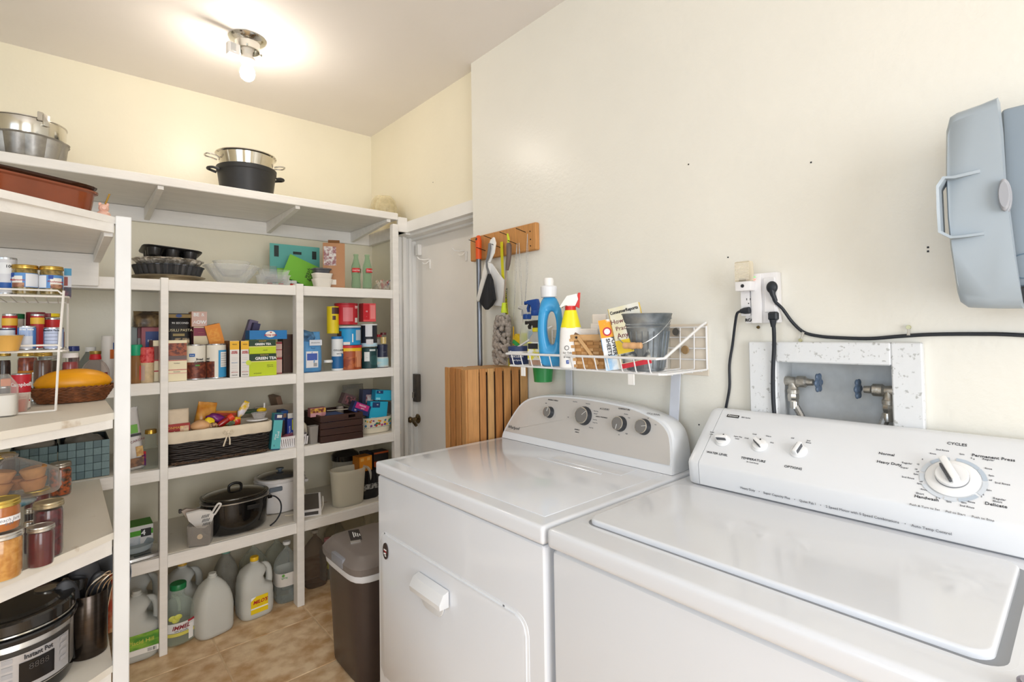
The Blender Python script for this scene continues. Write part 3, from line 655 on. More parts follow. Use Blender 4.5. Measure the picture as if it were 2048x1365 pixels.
# ------------------------------------------------------------------ wire rack on the wall
RX, RY0, RY1, RZ = 1.235, .795, 1.462, 1.222   # front rail x, right end, left end, floor height
WIRE = mat('#eeecea', .35, var=.02)
t = T('wire_rack', 'white wire rack on the wall above the dryer', 'rack', (1.4, 1.1, RZ))
def wire(name, pts, r, par): return B().tube(pts, r, 6).out(name, WIRE, par, world=True)
ZR = RZ+.045
wire('front_rail', [(1.49, RY1, ZR+.10), (1.46, RY1, ZR+.09), (RX+.02, RY1, ZR), (RX, RY1-.012, ZR), (RX, RY0+.012, ZR), (RX+.02, RY0, ZR), (1.46, RY0, ZR+.09), (1.49, RY0, ZR+.10)], .0042, t)
wire('floor_rail', [(1.488, RY1, RZ), (RX+.03, RY1, RZ), (RX+.015, RY1-.015, RZ), (RX+.015, RY0+.015, RZ), (RX+.03, RY0, RZ), (1.488, RY0, RZ)], .0032, t)
for k in range(13):
    y = RY1-.04-k*(RY1-RY0-.08)/12
    B().tube([(RX, y, ZR), (RX+.012, y, RZ+.006), (RX+.02, y, RZ), (1.486, y, RZ), (1.491, y, RZ+.13)], .0021, 5).out('wire', WIRE, t, world=True)
for k in range(4): B().tube([(RX+.06+.055*k, RY0, RZ-.003), (RX+.06+.055*k, RY1, RZ-.003)], .0026, 5).out('wire', WIRE, t, world=True)
for z in (.03, .065, .1, .132): B().tube([(1.4925, RY0, RZ+z), (1.4925, RY1, RZ+z)], .0024, 5).out('wire', WIRE, t, world=True)
for y in (RY0, RY1): B().tube([(1.4925, y, RZ), (1.4925, y, RZ+.135)], .0032, 5).out('wire', WIRE, t, world=True)
for px, lb in ((1122, 0), (1338, 1)):
    a = wx(px, 745, 1.40); y = wx(px, 790, 1.44).y
    B().prism([(1.484, RZ-.004), (1.489, RZ-.004), (1.489-.03*lb, 1.0), (1.484-.03*lb, 1.0)], y-.016, y+.016, 'y').out('support_strap', mat('#cfd3dc', .45), t, 'flat grey support strap', world=True)
for px, py in ((1048, 742), (1264, 758)):
    q = wx(px, py-6, RX+.01); B().bx((RX+.004, q.y-.011, RZ-.034), (RX+.008, q.y+.011, RZ-.002), .001).out('shelf_clip', WHITE, t, world=True)
B().lathe([(.012, 0), (.014, .004), (.009, .008)], 12, (1.482, RY0+.10, RZ+.118), 'x').out('wall_anchor', mat('#8b8986', .3, .7), t, world=True)
B().lathe([(.012, 0), (.014, .004), (.009, .008)], 12, (1.482, RY0+.07, RZ+.06), 'x').out('wall_anchor', mat('#a0825a', .5), t, world=True)
B().bx((1.4965, RY0-.002, RZ-.02), (1.4993, RY0+.13, RZ+.142), .001).out('backing_board', mat('#e2d6c4', .6, var=.06), t, world=True)
RF = RZ+.0025
def onrack(px, X): return wx(px, 735, X).y
# green tub hanging behind under rack
y = onrack(1065, 1.45); t = T('green_tub', 'green plastic tub behind the left end of the wire rack', 'tub', (1.449, 1.475, 1.2))
B().lathe([(.036, -.055), (.041, 0), (.0425, .03), (.043, .034), (.038, .034), (.036, .0), (0, -.05)], 28).out('tub_body', mat('#2f8f4a', .35), t)
# blue round tub
X = 1.31; y = onrack(1039, X)
t = T('round_tub', 'round white and navy tub with navy lid at the left end of the rack', 'tub', (X, y, RF))
B().lathe([(.036, 0), (.039, .004), (.041, .04), (.041, .043)], 32).out('tub_body', mat('#25335c', .4), t, 'navy printed body')
B().lathe([(.042, .0415), (.042, .05), (.0385, .05)], 32).out('white_band', WHITE, t); B().lathe([(.043, .05), (.0435, .066), (.042, .068), (.039, .066), (0, .066)], 32).out('lid', mat('#2c3c66', .45), t, 'navy lid')
A_ = 64
txt(t, 'OXICLEAN', .011, (0, 0, .030), WINK, bend=.0412).rotation_euler = (0, 0, rad(-58)); txt(t, 'Stain Fighter', .0075, (0, 0, .016), WINK, bend=.0412).rotation_euler = (0, 0, rad(-58))
# spray bottles
def spray(lb, px, X, h, r, bodym, liqm, lf, neckm, headm, trigm, rz, label_fn=None, headlbl=None, bodypart=None):
    y = onrack(px, X); t = T('spray_bottle', lb, 'spray bottle', (X, y, RF), rz)
    b = B().loft([(0, r*.92, r*.62), (.004, r, r*.68), (h*.45, r, r*.68), (h*.60, r*.8, r*.58), (h*.70, r*.42, r*.42), (h*.76, r*.38, r*.38)], 28, 2.6)
    bo = b.out('bottle_body', bodym, t, bodypart)
    if liqm: B().loft([(.003, r*.90, r*.60), (h*lf*.5, r*.93, r*.62), (h*lf, r*.9, r*.60)], 24, 2.6).out('liquid', liqm, bo)
    B().lathe([(r*.45, h*.74), (r*.5, h*.75), (r*.5, h*.82), (r*.42, h*.83)], 20).out('neck_collar', neckm, t)
    hd = B().prism([(-.012, h*.82), (.014, h*.82), (.018, h*.93), (.012, h), (-.030, h*.985), (-.046, h*.955), (-.045, h*.93), (-.012, h*.92)], -.011, .011, 'y', .003).out('spray_head', headm, t, headlbl)
    B().prism([(-.020, h*.93), (-.030, h*.93), (-.038, h*.86), (-.034, h*.80), (-.028, h*.80), (-.030, h*.87)], -.006, .006, 'y', .0015).out('trigger', trigm, hd)
    B().box((-.047, 0, h*.945), (.006, .012, .014), .001).out('nozzle', trigm, hd)
    return t
CLRP = mat('#f0f3ec', .12, var=0, trans=.75, ior=1.2)
# local head points -x ; world view wants nozzle to the left => rotate so -x -> +y (left in photo): rz=-90
s1 = spray('clear spray bottle of pale yellow liquid at the back left of the rack', 1056, 1.425, .235, .036, CLRP, mat('#d9dc6a', .15, var=0), .5, mat('#1c4fa0', .4), mat('#e9e9e6', .2, trans=.3, var=0), mat('#e9e9e6', .3, var=0), -90)
s3 = spray('spray bottle with dark blue head partly hidden behind the big detergent bottle', 1072, 1.385, .250, .034, CLRP, mat('#8fb7d8', .2, var=0), .5, mat('#1a4a9c', .4), mat('#1a4a9c', .4), mat('#1a4a9c', .4), -80)
s2 = spray('clear spray bottle of amber liquid with black head and yellow collar', 1075, 1.30, .165, .034, mat('#efe8da', .1, var=0, trans=.7, ior=1.2), mat('#cf7420', .2, var=0), .5, mat('#f0df20', .4), mat('#2c2928', .35), mat('#2c2928', .35), -78)
B().bx((-.026, -.0250, .02), (.026, -.0240, .085), .001).rotz(0).out('front_label', mat('#eadf3c', .4, col2='#f2f2ee', nscale=40), s2, 'yellow and white label')
lb_ = B().bx((-.024, -.0256, .06), (.02, -.0251, .080), .001).out('label_emblem', INK, s2)
# big blue detergent bottle with handle hole
X = 1.275; y = onrack(1100, X)
t = T('detergent_bottle', 'large blue detergent bottle with white cap and looped handle', 'bottle', (X, y, RF), rot=(0, 0, rad(-55))); t.scale = (.86, .9, 1.06)
b = B()
h = .255
outl = [(-.036, 0), (.040, 0), (.046, .03), (.052, .10), (.056, .15), (.050, .19), (.034, .222), (.02, .232), (-.018, .232), (-.034, .215), (-.045, .17), (-.048, .12), (-.045, .06)]
inn = [(.004+.020*cos(a_)*(1 if cos(a_) > 0 else .9), .125+.055*sin(a_)) for a_ in [2*pi*k/26 for k in range(26)]]
def oat(a_):
    # outline point at angle from hole centre
    c = Vector((.008, .125)); d = Vector((cos(a_), sin(a_))); best = None
    for i in range(len(outl)):
        p_, q_ = Vector(outl[i]), Vector(outl[(i+1) % len(outl)]); e = q_-p_; den = d.x*e.y-d.y*e.x
        if abs(den) < 1e-9: continue
        w_ = p_-c; s_ = (w_.x*e.y-w_.y*e.x)/den; k_ = (w_.x*d.y-w_.y*d.x)/den
        if s_ > 0 and -1e-6 <= k_ <= 1+1e-6: best = s_ if best is None else min(best, s_)
    return c+d*best
NN = 52; rs = [[], [], [], [], [], []]
for k in range(NN):
    a_ = 2*pi*k/NN; o_ = oat(a_); i_ = Vector((.012+.018*cos(a_), .128+.050*sin(a_))); m_ = i_.lerp(o_, .45); th = .030 if o_.y < .2 else .02
    for r_, (q, yy) in zip(rs, ((i_.lerp(o_, .06), 0), (i_.lerp(o_, .15), -th*.8), (m_, -th), (i_.lerp(o_, .9), -th*.75), (o_, 0), (i_.lerp(o_, .9), th*.75))): r_.append((q.x, yy, q.y))
rs.append([(v[0], .030, v[2]) for v in rs[2]]); rs.append([(v[0], .024, v[2]) for v in rs[1]]); rs.append(rs[0])
b.rings(rs, True, False, False); b.out('bottle_body', mat('#3f9fd6', .25, var=.03), t, 'glossy blue body', ang=60)
B().lathe([(.029, .228), (.032, .23), (.034, .262), (.030, .266)], 28).out('pour_spout', mat('#e9eaec', .3), t); B().lathe([(.019, .262), (.021, .282), (.019, .292), (0, .293)], 24).out('cap', WHITE, t, 'white dosing cap')
# white/yellow spray
X = 1.265; y = onrack(1143, X)
t = T('spray_bottle', 'white stain-remover spray bottle with yellow shoulder and red trigger', 'spray bottle', (X, y, RF), rot=(0, 0, rad(-48)))
b = B().loft([(0, .036, .022), (.005, .039, .026), (.07, .039, .027), (.12, .036, .026), (.135, .034, .025)], 28, 2.6); b.out('bottle_body', WHITE, t)
B().loft([(.133, .0345, .0255), (.16, .028, .023), (.192, .02, .019)], 28, 2.4).out('shoulder', mat('#f0e61c', .35), t, 'yellow shoulder')
B().lathe([(.018, .190), (.018, .206)], 18).out('neck_collar', mat('#d22e2a', .4), t, 'red collar')
hd = B().prism([(-.012, .204), (.016, .206), (.026, .228), (.022, .247), (-.012, .240), (-.036, .205), (-.03, .198), (-.012, .216)], -.013, .013, 'y', .003).out('spray_head', WHITE, t)
B().prism([(.016, .205), (.030, .198), (.034, .25), (.026, .25)], -.007, .007, 'y', .001).out('trigger', mat('#d22e2a', .4), hd, 'red trigger')
for s, z in (('for Tide', .052), ('stain', .045), ('& odor', .038)): txt(t, s, .009, (-.012, -.0275, z), INK)
B().box((-.012, -.0278, .022), (.009, .001, .012)).out('square_logo', mat('#2b4e9b', .5, var=0), t); txt(t, 'f', .011, (-.011, -.0285, .022), WINK)
ap = B(); ap.lathe([(.006, -.0005), (.0075, -.0005), (.0075, 0), (.006, 0), (.006, -.0005)], 16, (0, 0, 0), 'y', False, False); ap.xf(Matrix.Translation((-.014, -.0272, .068))).out('round_emblem', INK, t)
B().box((.020, -.027, .11), (.018, .0012, .010), 0, (0, 30, 0)).out('small_emblem', mat('#7a5a3a', .5), t)
# picnic basket
X = 1.305; y = onrack(1184, X)
t = T('splint_basket', 'small woven splint basket with wooden swing handle and paper towels inside', 'basket', (X, y, RF), rot=(0, 0, rad(-70)))
WB = [mat('#cf9e66', .55, var=.12, nscale=30), mat('#c08c52', .55, var=.12, nscale=30), mat('#d9ac76', .55, var=.12, nscale=30)]
bw, bd, bh = .068, .045, .103
B().loft([(0, .050, .036), (.004, .052, .038), (bh, bw-.003, bd-.003), (bh, bw-.006, bd-.006), (.005, .049, .035)], 32, 6, (True, True)).out('basket_wall', WB[1], t)
k = 0
for row in range(9):
    z0 = .004+row*.0105; f = z0/bh; ww = .052+(bw-.052)*f; dw = .038+(bd-.038)*f
    nb = 6
    for side in (0, 1):
        for c in range(nb):
            if (c+row) % 2: continue
            if side == 0:
                x = -ww+ww*2*(c+.5)/nb; B().box((x, -dw-.0006, z0+.005), (ww*2/nb, .002, .0095), .0006).out('splint', WB[(c+row) % 3], t)
            else:
                yy = -dw+dw*2*(c+.5)/nb; B().box((-ww-.0006, yy, z0+.005), (.002, dw*2/nb, .0095), .0006).out('splint', WB[(c+row+1) % 3], t)
B().loft([(bh-.012, bw-.001, bd-.001), (bh-.01, bw+.002, bd+.002), (bh+.006, bw+.003, bd+.003), (bh+.008, bw, bd), (bh-.01, bw-.005, bd-.005)], 32, 6, (False, False)).out('rim_band', WB[2], t)
B().box((.004, -bd-.006, .062), (.012, .004, .115), .002, (0, -38, 0)).out('swing_handle', WB[2], t, 'wooden strap handle folded down')
B().lathe([(.004, -.009), (.004, -.002)], 10, (-.032, -bd, .102), 'y').out('rivet', NAIL, t)
tw = T('paper_towels', 'stack of white paper towels standing in the splint basket', 'paper towel', (X, y, RF+.012), rot=(0, 0, rad(-70)))
PAP = mat('#efe6dc', .8, var=.02, bump=.3, bscale=50)
B().bx((-.040, -.02, 0), (.030, -.012, .118), .003).out('folded_sheet', PAP, tw); B().bx((-.01, -.008, 0), (.05, .002, .135), .003).xf(Matrix.Rotation(rad(4), 4, 'Y')).out('folded_sheet', PAP, tw)
B().bx((.0, .006, 0), (.05, .02, .165), .003).out('folded_sheet', PAP, tw)
# power sheets box
def tilted_box(name, lb, cat, px, X, w, d, h, rz, tilt, mt): 
    y = onrack(px, X); t = T(name, lb, cat, (X, y, RF+abs(sin(rad(tilt)))*w/2), rot=(0, rad(tilt), rad(rz)))
    return t
t = tilted_box('laundry_sheet_box', 'white, orange and blue laundry sheets box leaning beside the yellow book', 'box', 1233, 1.285, .05, .07, .17, -62, -8, None)
B().bx((-.026, -.035, 0), (.026, .035, .155), .001).out('carton', mat('#f1f3f4', .45, col2='#f3f3ef', nscale=10), t)
B().bx((-.0263, -.0356, .100), (.0263, -.035, .155)).out('front_band', mat('#f5a623', .45, col2='#f7f3ea', thr=(.52, .56), nscale=22), t, 'orange and white upper band')
B().bx((-.0263, -.0356, 0), (.012, -.035, .045)).out('front_band', mat('#9cc6e8', .45, col2='#e8f2fa', nscale=24), t, 'pale blue lower band')
B().bx((-.0268, -.036, .06), (-.0262, .034, .14)).out('side_band', mat('#3f9cd2', .45), t, 'blue side')
txt(t, 'POWER', .0165, (.010, -.0361, .072), INK, ang=-90, bold=.0003); txt(t, 'SHEETS', .0165, (-.006, -.0361, .070), INK, ang=-90, bold=.0003)
q = B().lathe([(.0135, -.0006), (.0135, 0)], 28, (0, 0, 0), 'y').xf(Matrix.Translation((-.004, -.0356, .118))).out('round_logo', mat('#c62b3a', .4, var=0), t, 'round red logo')
B().lathe([(.009, -.0012), (.009, -.0004)], 24, (-.004, -.0356, .118), 'y').out('logo_centre', WINK, q)
# book
t = tilted_box('paperback_book', 'thick yellow paperback book leaning against the galvanized bucket', 'book', 1252, 1.265, .09, .025, .19, -68, -12, None)
B().bx((-.012, -.002, .001), (.078, .018, .184)).out('page_block', mat('#efe2c6', .8), t)
cv = B().bx((-.014, -.004, 0), (.080, -.002, .185)).out('front_cover', mat('#d9cf9a', .4, col2='#e2e0d6', nscale=6), t)
B().bx((-.014, -.004, 0), (-.012, .020, .185)).out('spine', mat('#f0c81e', .4), t, 'yellow spine')
B().bx((-.014, .018, 0), (.080, .020, .185)).out('back_cover', mat('#e6c53a', .4), t)
B().bx((-.013, -.0046, .045), (.080, -.004, .085)).out('cover_band', mat('#e8c61c', .4), cv); B().bx((-.013, -.0046, 0), (.080, -.004, .014)).out('cover_band', mat('#cc1f2e', .4), cv); B().bx((-.005, -.0048, .016), (.080, -.004, .044)).out('cover_picture', mat('#44484a', .5, col2='#c9c8bf', nscale=40), cv)
txt(cv, 'ConsumerReports', .0135, (.034, -.0049, .170), INK, wide=.85, bold=.0004); txt(cv, 'How to', .020, (.018, -.0049, .142), mat('#6a2430', .5, var=0)); txt(cv, 'Practically', .018, (.034, -.0049, .120), mat('#6a2430', .5, var=0)); txt(cv, 'Anything', .022, (.036, -.0049, .098), mat('#6a2430', .5, var=0))
txt(t, 'How to Clean Practically Anything', .0115, (-.0145, .008, .10), mat('#8a3a22', .5, var=0), Matrix(((0, 0, -1), (-1, 0, 0), (0, 1, 0))), -90, wide=.8)
# galvanized bucket
X = 1.335; y = onrack(1299, X)+.0
y = onrack(1291, X); t = T('galvanized_bucket', 'ribbed galvanized bucket with wooden bail grip on the wire rack', 'bucket', (X, y+.0, RF)); t.scale = (1.12, 1.12, 1.1)
GALV = mat('#6f7579', .36, .85, col2='#9ea6ac', nscale=26, thr=(.3, .7), bump=.3, bscale=40)
h = .155
b = B().lathe([(.048, 0), (.050, .002), (.066, .115), (.067, .118), (.0655, .121), (.068, .126), (.0665, .129), (.069, .135), (.0725, h-.002), (.0745, h), (.073, h+.002), (.071, h-.002), (.065, .12), (.048, .006), (0, .005)], 48, wob=None)
b.out('bucket_wall', GALV, t)
for k in range(26):
    a = 2*pi*k/26; B().tube([(.0505*cos(a), .0505*sin(a), .008), (.0655*cos(a), .0655*sin(a), .108)], .0017, 5).out('rib', mat('#8c9297', .3, .9, var=.1), t)
b = B(); 
pts = [(.072*cos(rad(a)), .072*sin(rad(a)), 0) for a in (0,)]
hl = []
a1 = rad(-78); d1 = Vector((cos(a1), sin(a1), 0)); nrm = Vector((-sin(a1), cos(a1), 0))*-1
for k in range(21):
    th = pi*k/20; q = d1*(.0755*cos(th)) + nrm*(.0835*sin(th)) + Vector((0, 0, h-.012-.072*sin(th)**1.2)); hl.append(q)
b.tube(hl, .0016, 6); b.out('bail_wire', mat('#c4c8cb', .25, .9), t)
gq = hl[10]; bb = B(); bb.lathe([(.006, -.026), (.0085, -.024), (.0085, -.014), (.0075, -.011), (.009, -.006), (.009, .006), (.0075, .011), (.0085, .014), (.0085, .024), (.006, .026)], 18, (0, 0, 0), 'x')
bb.xf(Matrix.Translation(gq) @ Matrix.Rotation(a1, 4, 'Z')).out('wooden_grip', mat('#d8a878', .5, var=.08), t, 'turned wooden grip')
t = T('clothes_pegs', 'dark and white clothes pegs lying inside the bucket', 'clothes peg', (X, y, RF+.142))
B().ell((0, 0, 0), .058, .058, .01).out('peg_pile', mat('#d7dde0', .5, col2='#aeb6bb', nscale=60, bump=1), t)
B().tube([(-.03, -.01, .012), (0, -.02, .018), (.03, -.03, .014)], .006, 8).out('dark_peg', mat('#1f2740', .4), t, 'navy plastic peg')
# ------------------------------------------------------------------ outlet, plugs, cords
t = T('outlet_adapter', 'white multi-outlet surge adapter on the wall above the plumbing recess', 'outlet', (1.4995, .62, 1.43))
OW = mat('#eceaea', .4, var=.01)
B().bx((1.468, .572, 1.362), (1.4993, .662, 1.503), .004, 2).out('housing', OW, t, world=True)
B().bx((1.460, .612, 1.362), (1.468, .641, 1.502), .003, 2).out('centre_spine', OW, t, world=True)
B().bx((1.463, .577, 1.392), (1.4685, .606, 1.488), .001).out('socket_panel', OW, t, world=True); pnl = B().bx((1.463, .645, 1.384), (1.4685, .672, 1.462), .001).out('socket_panel', OW, t, world=True)
for z in (1.440,):
    q = wx(1497, 603, 1.4625)
    for dy, dz, w_, hh in ((.005, .006, .0016, .006), (-.005, .006, .0016, .005), (0, -.006, .003, .003)):
        B().box((1.4628, q.y+dy, q.z+dz), (.0008, w_, hh)).out('socket_slot', INK, pnl, world=True)
B().box((1.4598, .629, 1.485), (.001, .007, .004)).out('led', mat('#e98c7c', .4, var=0, emit=1.2), t, 'small orange indicator', world=True)
B().box((1.4598, .629, 1.4925), (.001, .007, .002)).out('led', mat('#6ed06a', .4, var=0, emit=1.0), t, 'small green indicator', world=True)
txt(t, 'RCA', .0115, Wl((1.4655, .650, 1.371), t), INK, WALLF, wide=1.0, bold=.0005)
B().lathe([(.004, -.004), (.005, 0), (.003, .003)], 10, (1.4955, wx(1515, 655, 1.49).y, wx(1515, 655, 1.49).z), 'x').out('fixing_screw', BRASS, t, world=True)
a, c = wx(1472, 525, 1.44), wx(1505, 580, 1.44)
t = T('night_light', 'plug-in night light with ribbed clear shade at the left of the adapter', 'night light', (1.45, (a.y+c.y)/2, c.z))
hy = (a.y-c.y)/2; hz = a.z-c.z
B().bx((-.022, -hy, -.002), (.012, hy, .025), .004, 2).out('base', OW, t)
b = B(); b.bx((-.024, -hy, .024), (.004, hy, hz), .006, 2); sh = b.out('shade', mat('#f3ead4', .15, var=0, trans=.8, ior=1.15), t, 'clear ribbed shade')
for k in range(12): B().bx((-.0252, -hy*.9, .030+k*(hz-.034)/12), (-.0242, hy*.9, .0315+k*(hz-.034)/12)).out('shade_rib', mat('#efe8da', .3, var=0), sh)
B().lathe([(0, -.023), (.005, -.023), (.004, -.0215)], 14, (0, 0, .012), 'x').out('light_sensor', INK, t)
B().bx((-.02, -hy*.5, .018), (-.012, hy*.5, .033), .001).out('bulb_socket', mat('#8e8b86', .3, .5), sh)
RUB = mat('#23272e', .45, var=.06)
def cord(lb, pts, r=.0042, plug=None):
    p0 = Vector(pts[0]); t = T('power_cord', lb, 'cord', p0)
    # smooth catmull
    P = [Vector(q)-p0 for q in pts]; P = [P[0]*2-P[1]]+P+[P[-1]*2-P[-2]]; o = []
    for i in range(1, len(P)-2):
        for k in range(6):
            s_ = k/6; a, b_, c, d = P[i-1], P[i], P[i+1], P[i+2]
            o.append(.5*((2*b_)+(c-a)*s_+(2*a-5*b_+4*c-d)*s_*s_+(3*b_-a-3*c+d)*s_**3))
    o.append(P[-2]); B().tube(o, r, 8).out('cable', RUB, t, ang=180); return t
V = lambda px, py, X: wx(px, py, X)
c1 = cord('black power cord dropping from the lower left socket behind the washer', [V(1481, 623, 1.452), V(1474, 628, 1.455), V(1470, 650, 1.475), V(1465, 690, 1.492), V(1459, 730, 1.494), V(1459, 775, 1.494), V(1452, 815, 1.494), V(1448, 840, 1.494)], .0038)
B().tube([Vector((0, 0, 0))+Vector((0, -.026, .002)), (0, -.012, 0.001), (0, 0, 0)], [.010, .0095, .006], 10).out('plug', RUB, c1, 'angled black plug')
c2 = cord('thick black power cord running straight down in front of the plumbing frame', [V(1546, 640, 1.452), V(1548, 665, 1.456), V(1548, 700, 1.468), V(1546, 740, 1.472), V(1546, 790, 1.473), V(1549, 835, 1.474)], .0055)
B().bx((-.006, -.012, -.002), (.014, .012, .022), .004).out('plug', RUB, c2, 'square black plug'); B().tube([(0, 0, 0), (0, 0, -.02)], [.010, .006], 8).out('strain_relief', RUB, c2)
c3 = cord('black power cord clipped along the wall towards the right', [V(1546, 590, 1.452), V(1550, 603, 1.456), V(1565, 618, 1.475), V(1585, 645, 1.490), V(1608, 665, 1.494), V(1640, 673, 1.494), V(1680, 676, 1.494), V(1740, 677.5, 1.494), V(1800, 673, 1.494), V(1860, 669.5, 1.494), V(1950, 668.5, 1.494), V(2048, 671, 1.494), V(2300, 690, 1.494)], .0045)
q = V(1544, 575, 1.452)-V(1546, 590, 1.452)
B().ell(q, .010, .015, .017, 16, 10).out('plug', RUB, c3, 'round black plug'); B().tube([q+Vector((0, 0, -.008)), (0, 0, 0), V(1552, 603, 1.456)-V(1546, 590, 1.452)], [.010, .007, .005], 10).out('strain_relief', RUB, c3)
for (px, py), (sx, sy), lb in (((1608, 665), (1601, 681), 'clear cable clip at the bend of the wall cord'), ((1818, 671), (1817, 655), 'clear cable clip on the straight run of the wall cord')):
    p = V(px, py, 1.494); s_ = V(sx, sy, 1.494); t = T('cable_clip', lb, 'clip', p); d = s_-p
    B().tube([Vector((0, 0, 0))+Vector((-.006, 0, 0)), Vector((-.003, d.y*.5, d.z*.5)), Vector((0, d.y, d.z))], [.0035, .0025, .003], 8).out('clip_band', mat('#dcd8cf', .25, var=0, trans=.3), t)
    B().lathe([(.0045, -.004), (.0055, 0), (.003, .005)], 10, (0, d.y, d.z), 'x').out('clip_screw', mat('#c9c6a0', .3, .6), t)
# ------------------------------------------------------------------ grey plastic case on the right
GP = mat('#a5b0b8', .38, var=.02, nscale=4)
XC = 1.34
def Q(px, py, X=XC): return wx(px, py, X)
t = T('plastic_case', 'grey-blue plastic case with open lid and loop handle on the wall at right', 'case', (XC, .12, 1.55))
ol = [(1893, 262), (1900, 235), (1914, 226), (1960, 210), (1996, 195), (2003, 260), (2009, 360), (2020, 440), (2030, 520), (2036, 560), (2046, 617), (1990, 617), (1937, 615), (1921, 604), (1915, 585), (1902, 500), (1896, 440), (1892, 350)]
R0 = [Q(*q) for q in ol]; cen = sum(R0, Vector())/len(R0)
inner = [q.lerp(cen, .10)+Vector((-.022, 0, 0)) for q in R0]; inner = [Vector((q.x, q.y, q.z)) for q in inner]
for i in (4, 5, 6, 7, 8, 9, 10): inner[i] = Vector((inner[i].x+.006, R0[i].y, inner[i].z))
b = B(); b.rings([[q+Vector((.035, 0, 0)) for q in R0], R0, [q+Vector((-.012, 0, 0)) for q in [r.lerp(cen, .03) for r in R0]], inner], True)
ldd = b.out('lid', GP, t, 'grey-blue lid standing open', world=True, ang=50)
hp = [Q(1960, 339, XC-.024), Q(1905, 352, XC-.04), Q(1885, 353, XC-.045), Q(1872, 372, XC-.048), Q(1873, 420, XC-.048), Q(1876, 465, XC-.048), Q(1900, 477, XC-.045), Q(1925, 475, XC-.04), Q(1968, 470, XC-.024)]
b = B(); rs = [[q+Vector((0, 0, 0)), q+Vector((.045, .0, .0)), q+(Vector((.045, 0, 0))+(cen-q).normalized()*.006), q+(cen-q).normalized()*.006] for q in hp]; b.rings(rs, True)
b.out('loop_handle', GP, t, world=True, ang=40)
q = Q(2010, 392, XC-.012); B().lathe([(.016, -.020), (.020, -.016), (.020, -.004), (.0185, -.002), (.0215, 0), (.0215, .014)], 28, q, 'x', sy=1).xf(Matrix.Translation(q) @ Matrix.Diagonal((1, .42, 1.5, 1)) @ Matrix.Translation(-q)).out('latch', mat('#a7a9af', .4, var=0), t, 'oval grey latch', world=True)
b = B(); b.bx((XC+.045, -.06, Q(2040, 612, XC+.05).z-.0+.035), (XC+.14, Q(2001, 215, XC+.05).y, Q(2030, 208, XC+.05).z-.005), .010, 3)
bs = b.out('case_body', mat('#8f9ba5', .4, var=.02, nscale=4), t, world=True)
q = Q(2052, 532, XC+.044); B().lathe([(.023, -.001), (.0245, -.001), (.0245, .001), (.023, .001), (.023, -.001)], 32, (q.x, q.y, q.z), 'x', False, False).out('round_mark', mat('#5c7486', .4, var=0), bs, world=True)
B().bx((XC+.03, -.06, Q(2040, 612, XC+.05).z+.004), (XC+.13, Q(2033, 600, XC+.05).y, Q(2040, 612, XC+.05).z+.036), .004).out('black_base', mat('#2b2a2a', .4), t, world=True)
B().bx((XC+.14, -.04, 1.5), (1.4995, .05, 1.62), .003).out('wall_bracket', GP, t, world=True)
# ------------------------------------------------------------------ pantry contents: helpers
def slot(x0, x1, yt, Y, z0):
    ym = wy((x0+x1)/2, yt, Y).z; a = wy(x0, 683, Y).x; c = wy(x1, 683, Y).x
    return (a+c)/2, c-a, ym-z0
def carton(lb, x0, x1, yt, Y, dep, z0, col, bands=(), texts=(), rz=0, name='food_box', cat='box', side=None, group=None, tilt=0, h=None, open_=False, tx=0):
    xc, w, hh = slot(x0, x1, yt, Y, z0); h = h or hh
    if rz: w = max(.01, w/(abs(cos(rad(rz)))+.35*abs(sin(rad(rz)))))
    lift = abs(sin(rad(tilt)))*w/2
    t = T(name, lb, cat, (xc, Y+dep/2 if not rz else Y+dep/2, z0+lift), group=group, rot=(rad(tx), rad(tilt), rad(rz)))
    B().bx((-w/2, -dep/2, 0), (w/2, dep/2, h), .0012).out('carton', mat(side or col, .5, var=.02), t)
    fr_ = B().bx((-w/2+.0003, -dep/2-.0006, .0006), (w/2-.0003, -dep/2, h-.0006)).out('front_panel', mat(col, .45, var=.02), t)
    for bi, q in enumerate(bands):
        f0, f1, c = q[:3]; a, b_ = (q[3], q[4]) if len(q) > 4 else (0, 1); f0 = max(f0, .006); f1 = min(f1, .994); a = max(a, .01); b_ = min(b_, .99)
        m_ = mat(c, .45, var=.02) if isinstance(c, str) else mat(c[0], .45, col2=c[1], nscale=c[2] if len(c) > 2 else 40, thr=(.42, .58))
        B().bx((-w/2+w*a, -dep/2-.0009-.00025*bi, h*f0), (-w/2+w*b_, -dep/2-.0006, h*f1)).out('printed_panel', m_, fr_)
    for s, fx, fz, sz, m_, *an in texts:
        txt(fr_, s, sz, (-w/2+w*fx, -dep/2-.0013-.00025*len(bands), h*fz), m_, FRONT, an[0] if an else 0, wide=an[1] if len(an) > 1 else 1, bold=an[2] if len(an) > 2 else 0)
    return t
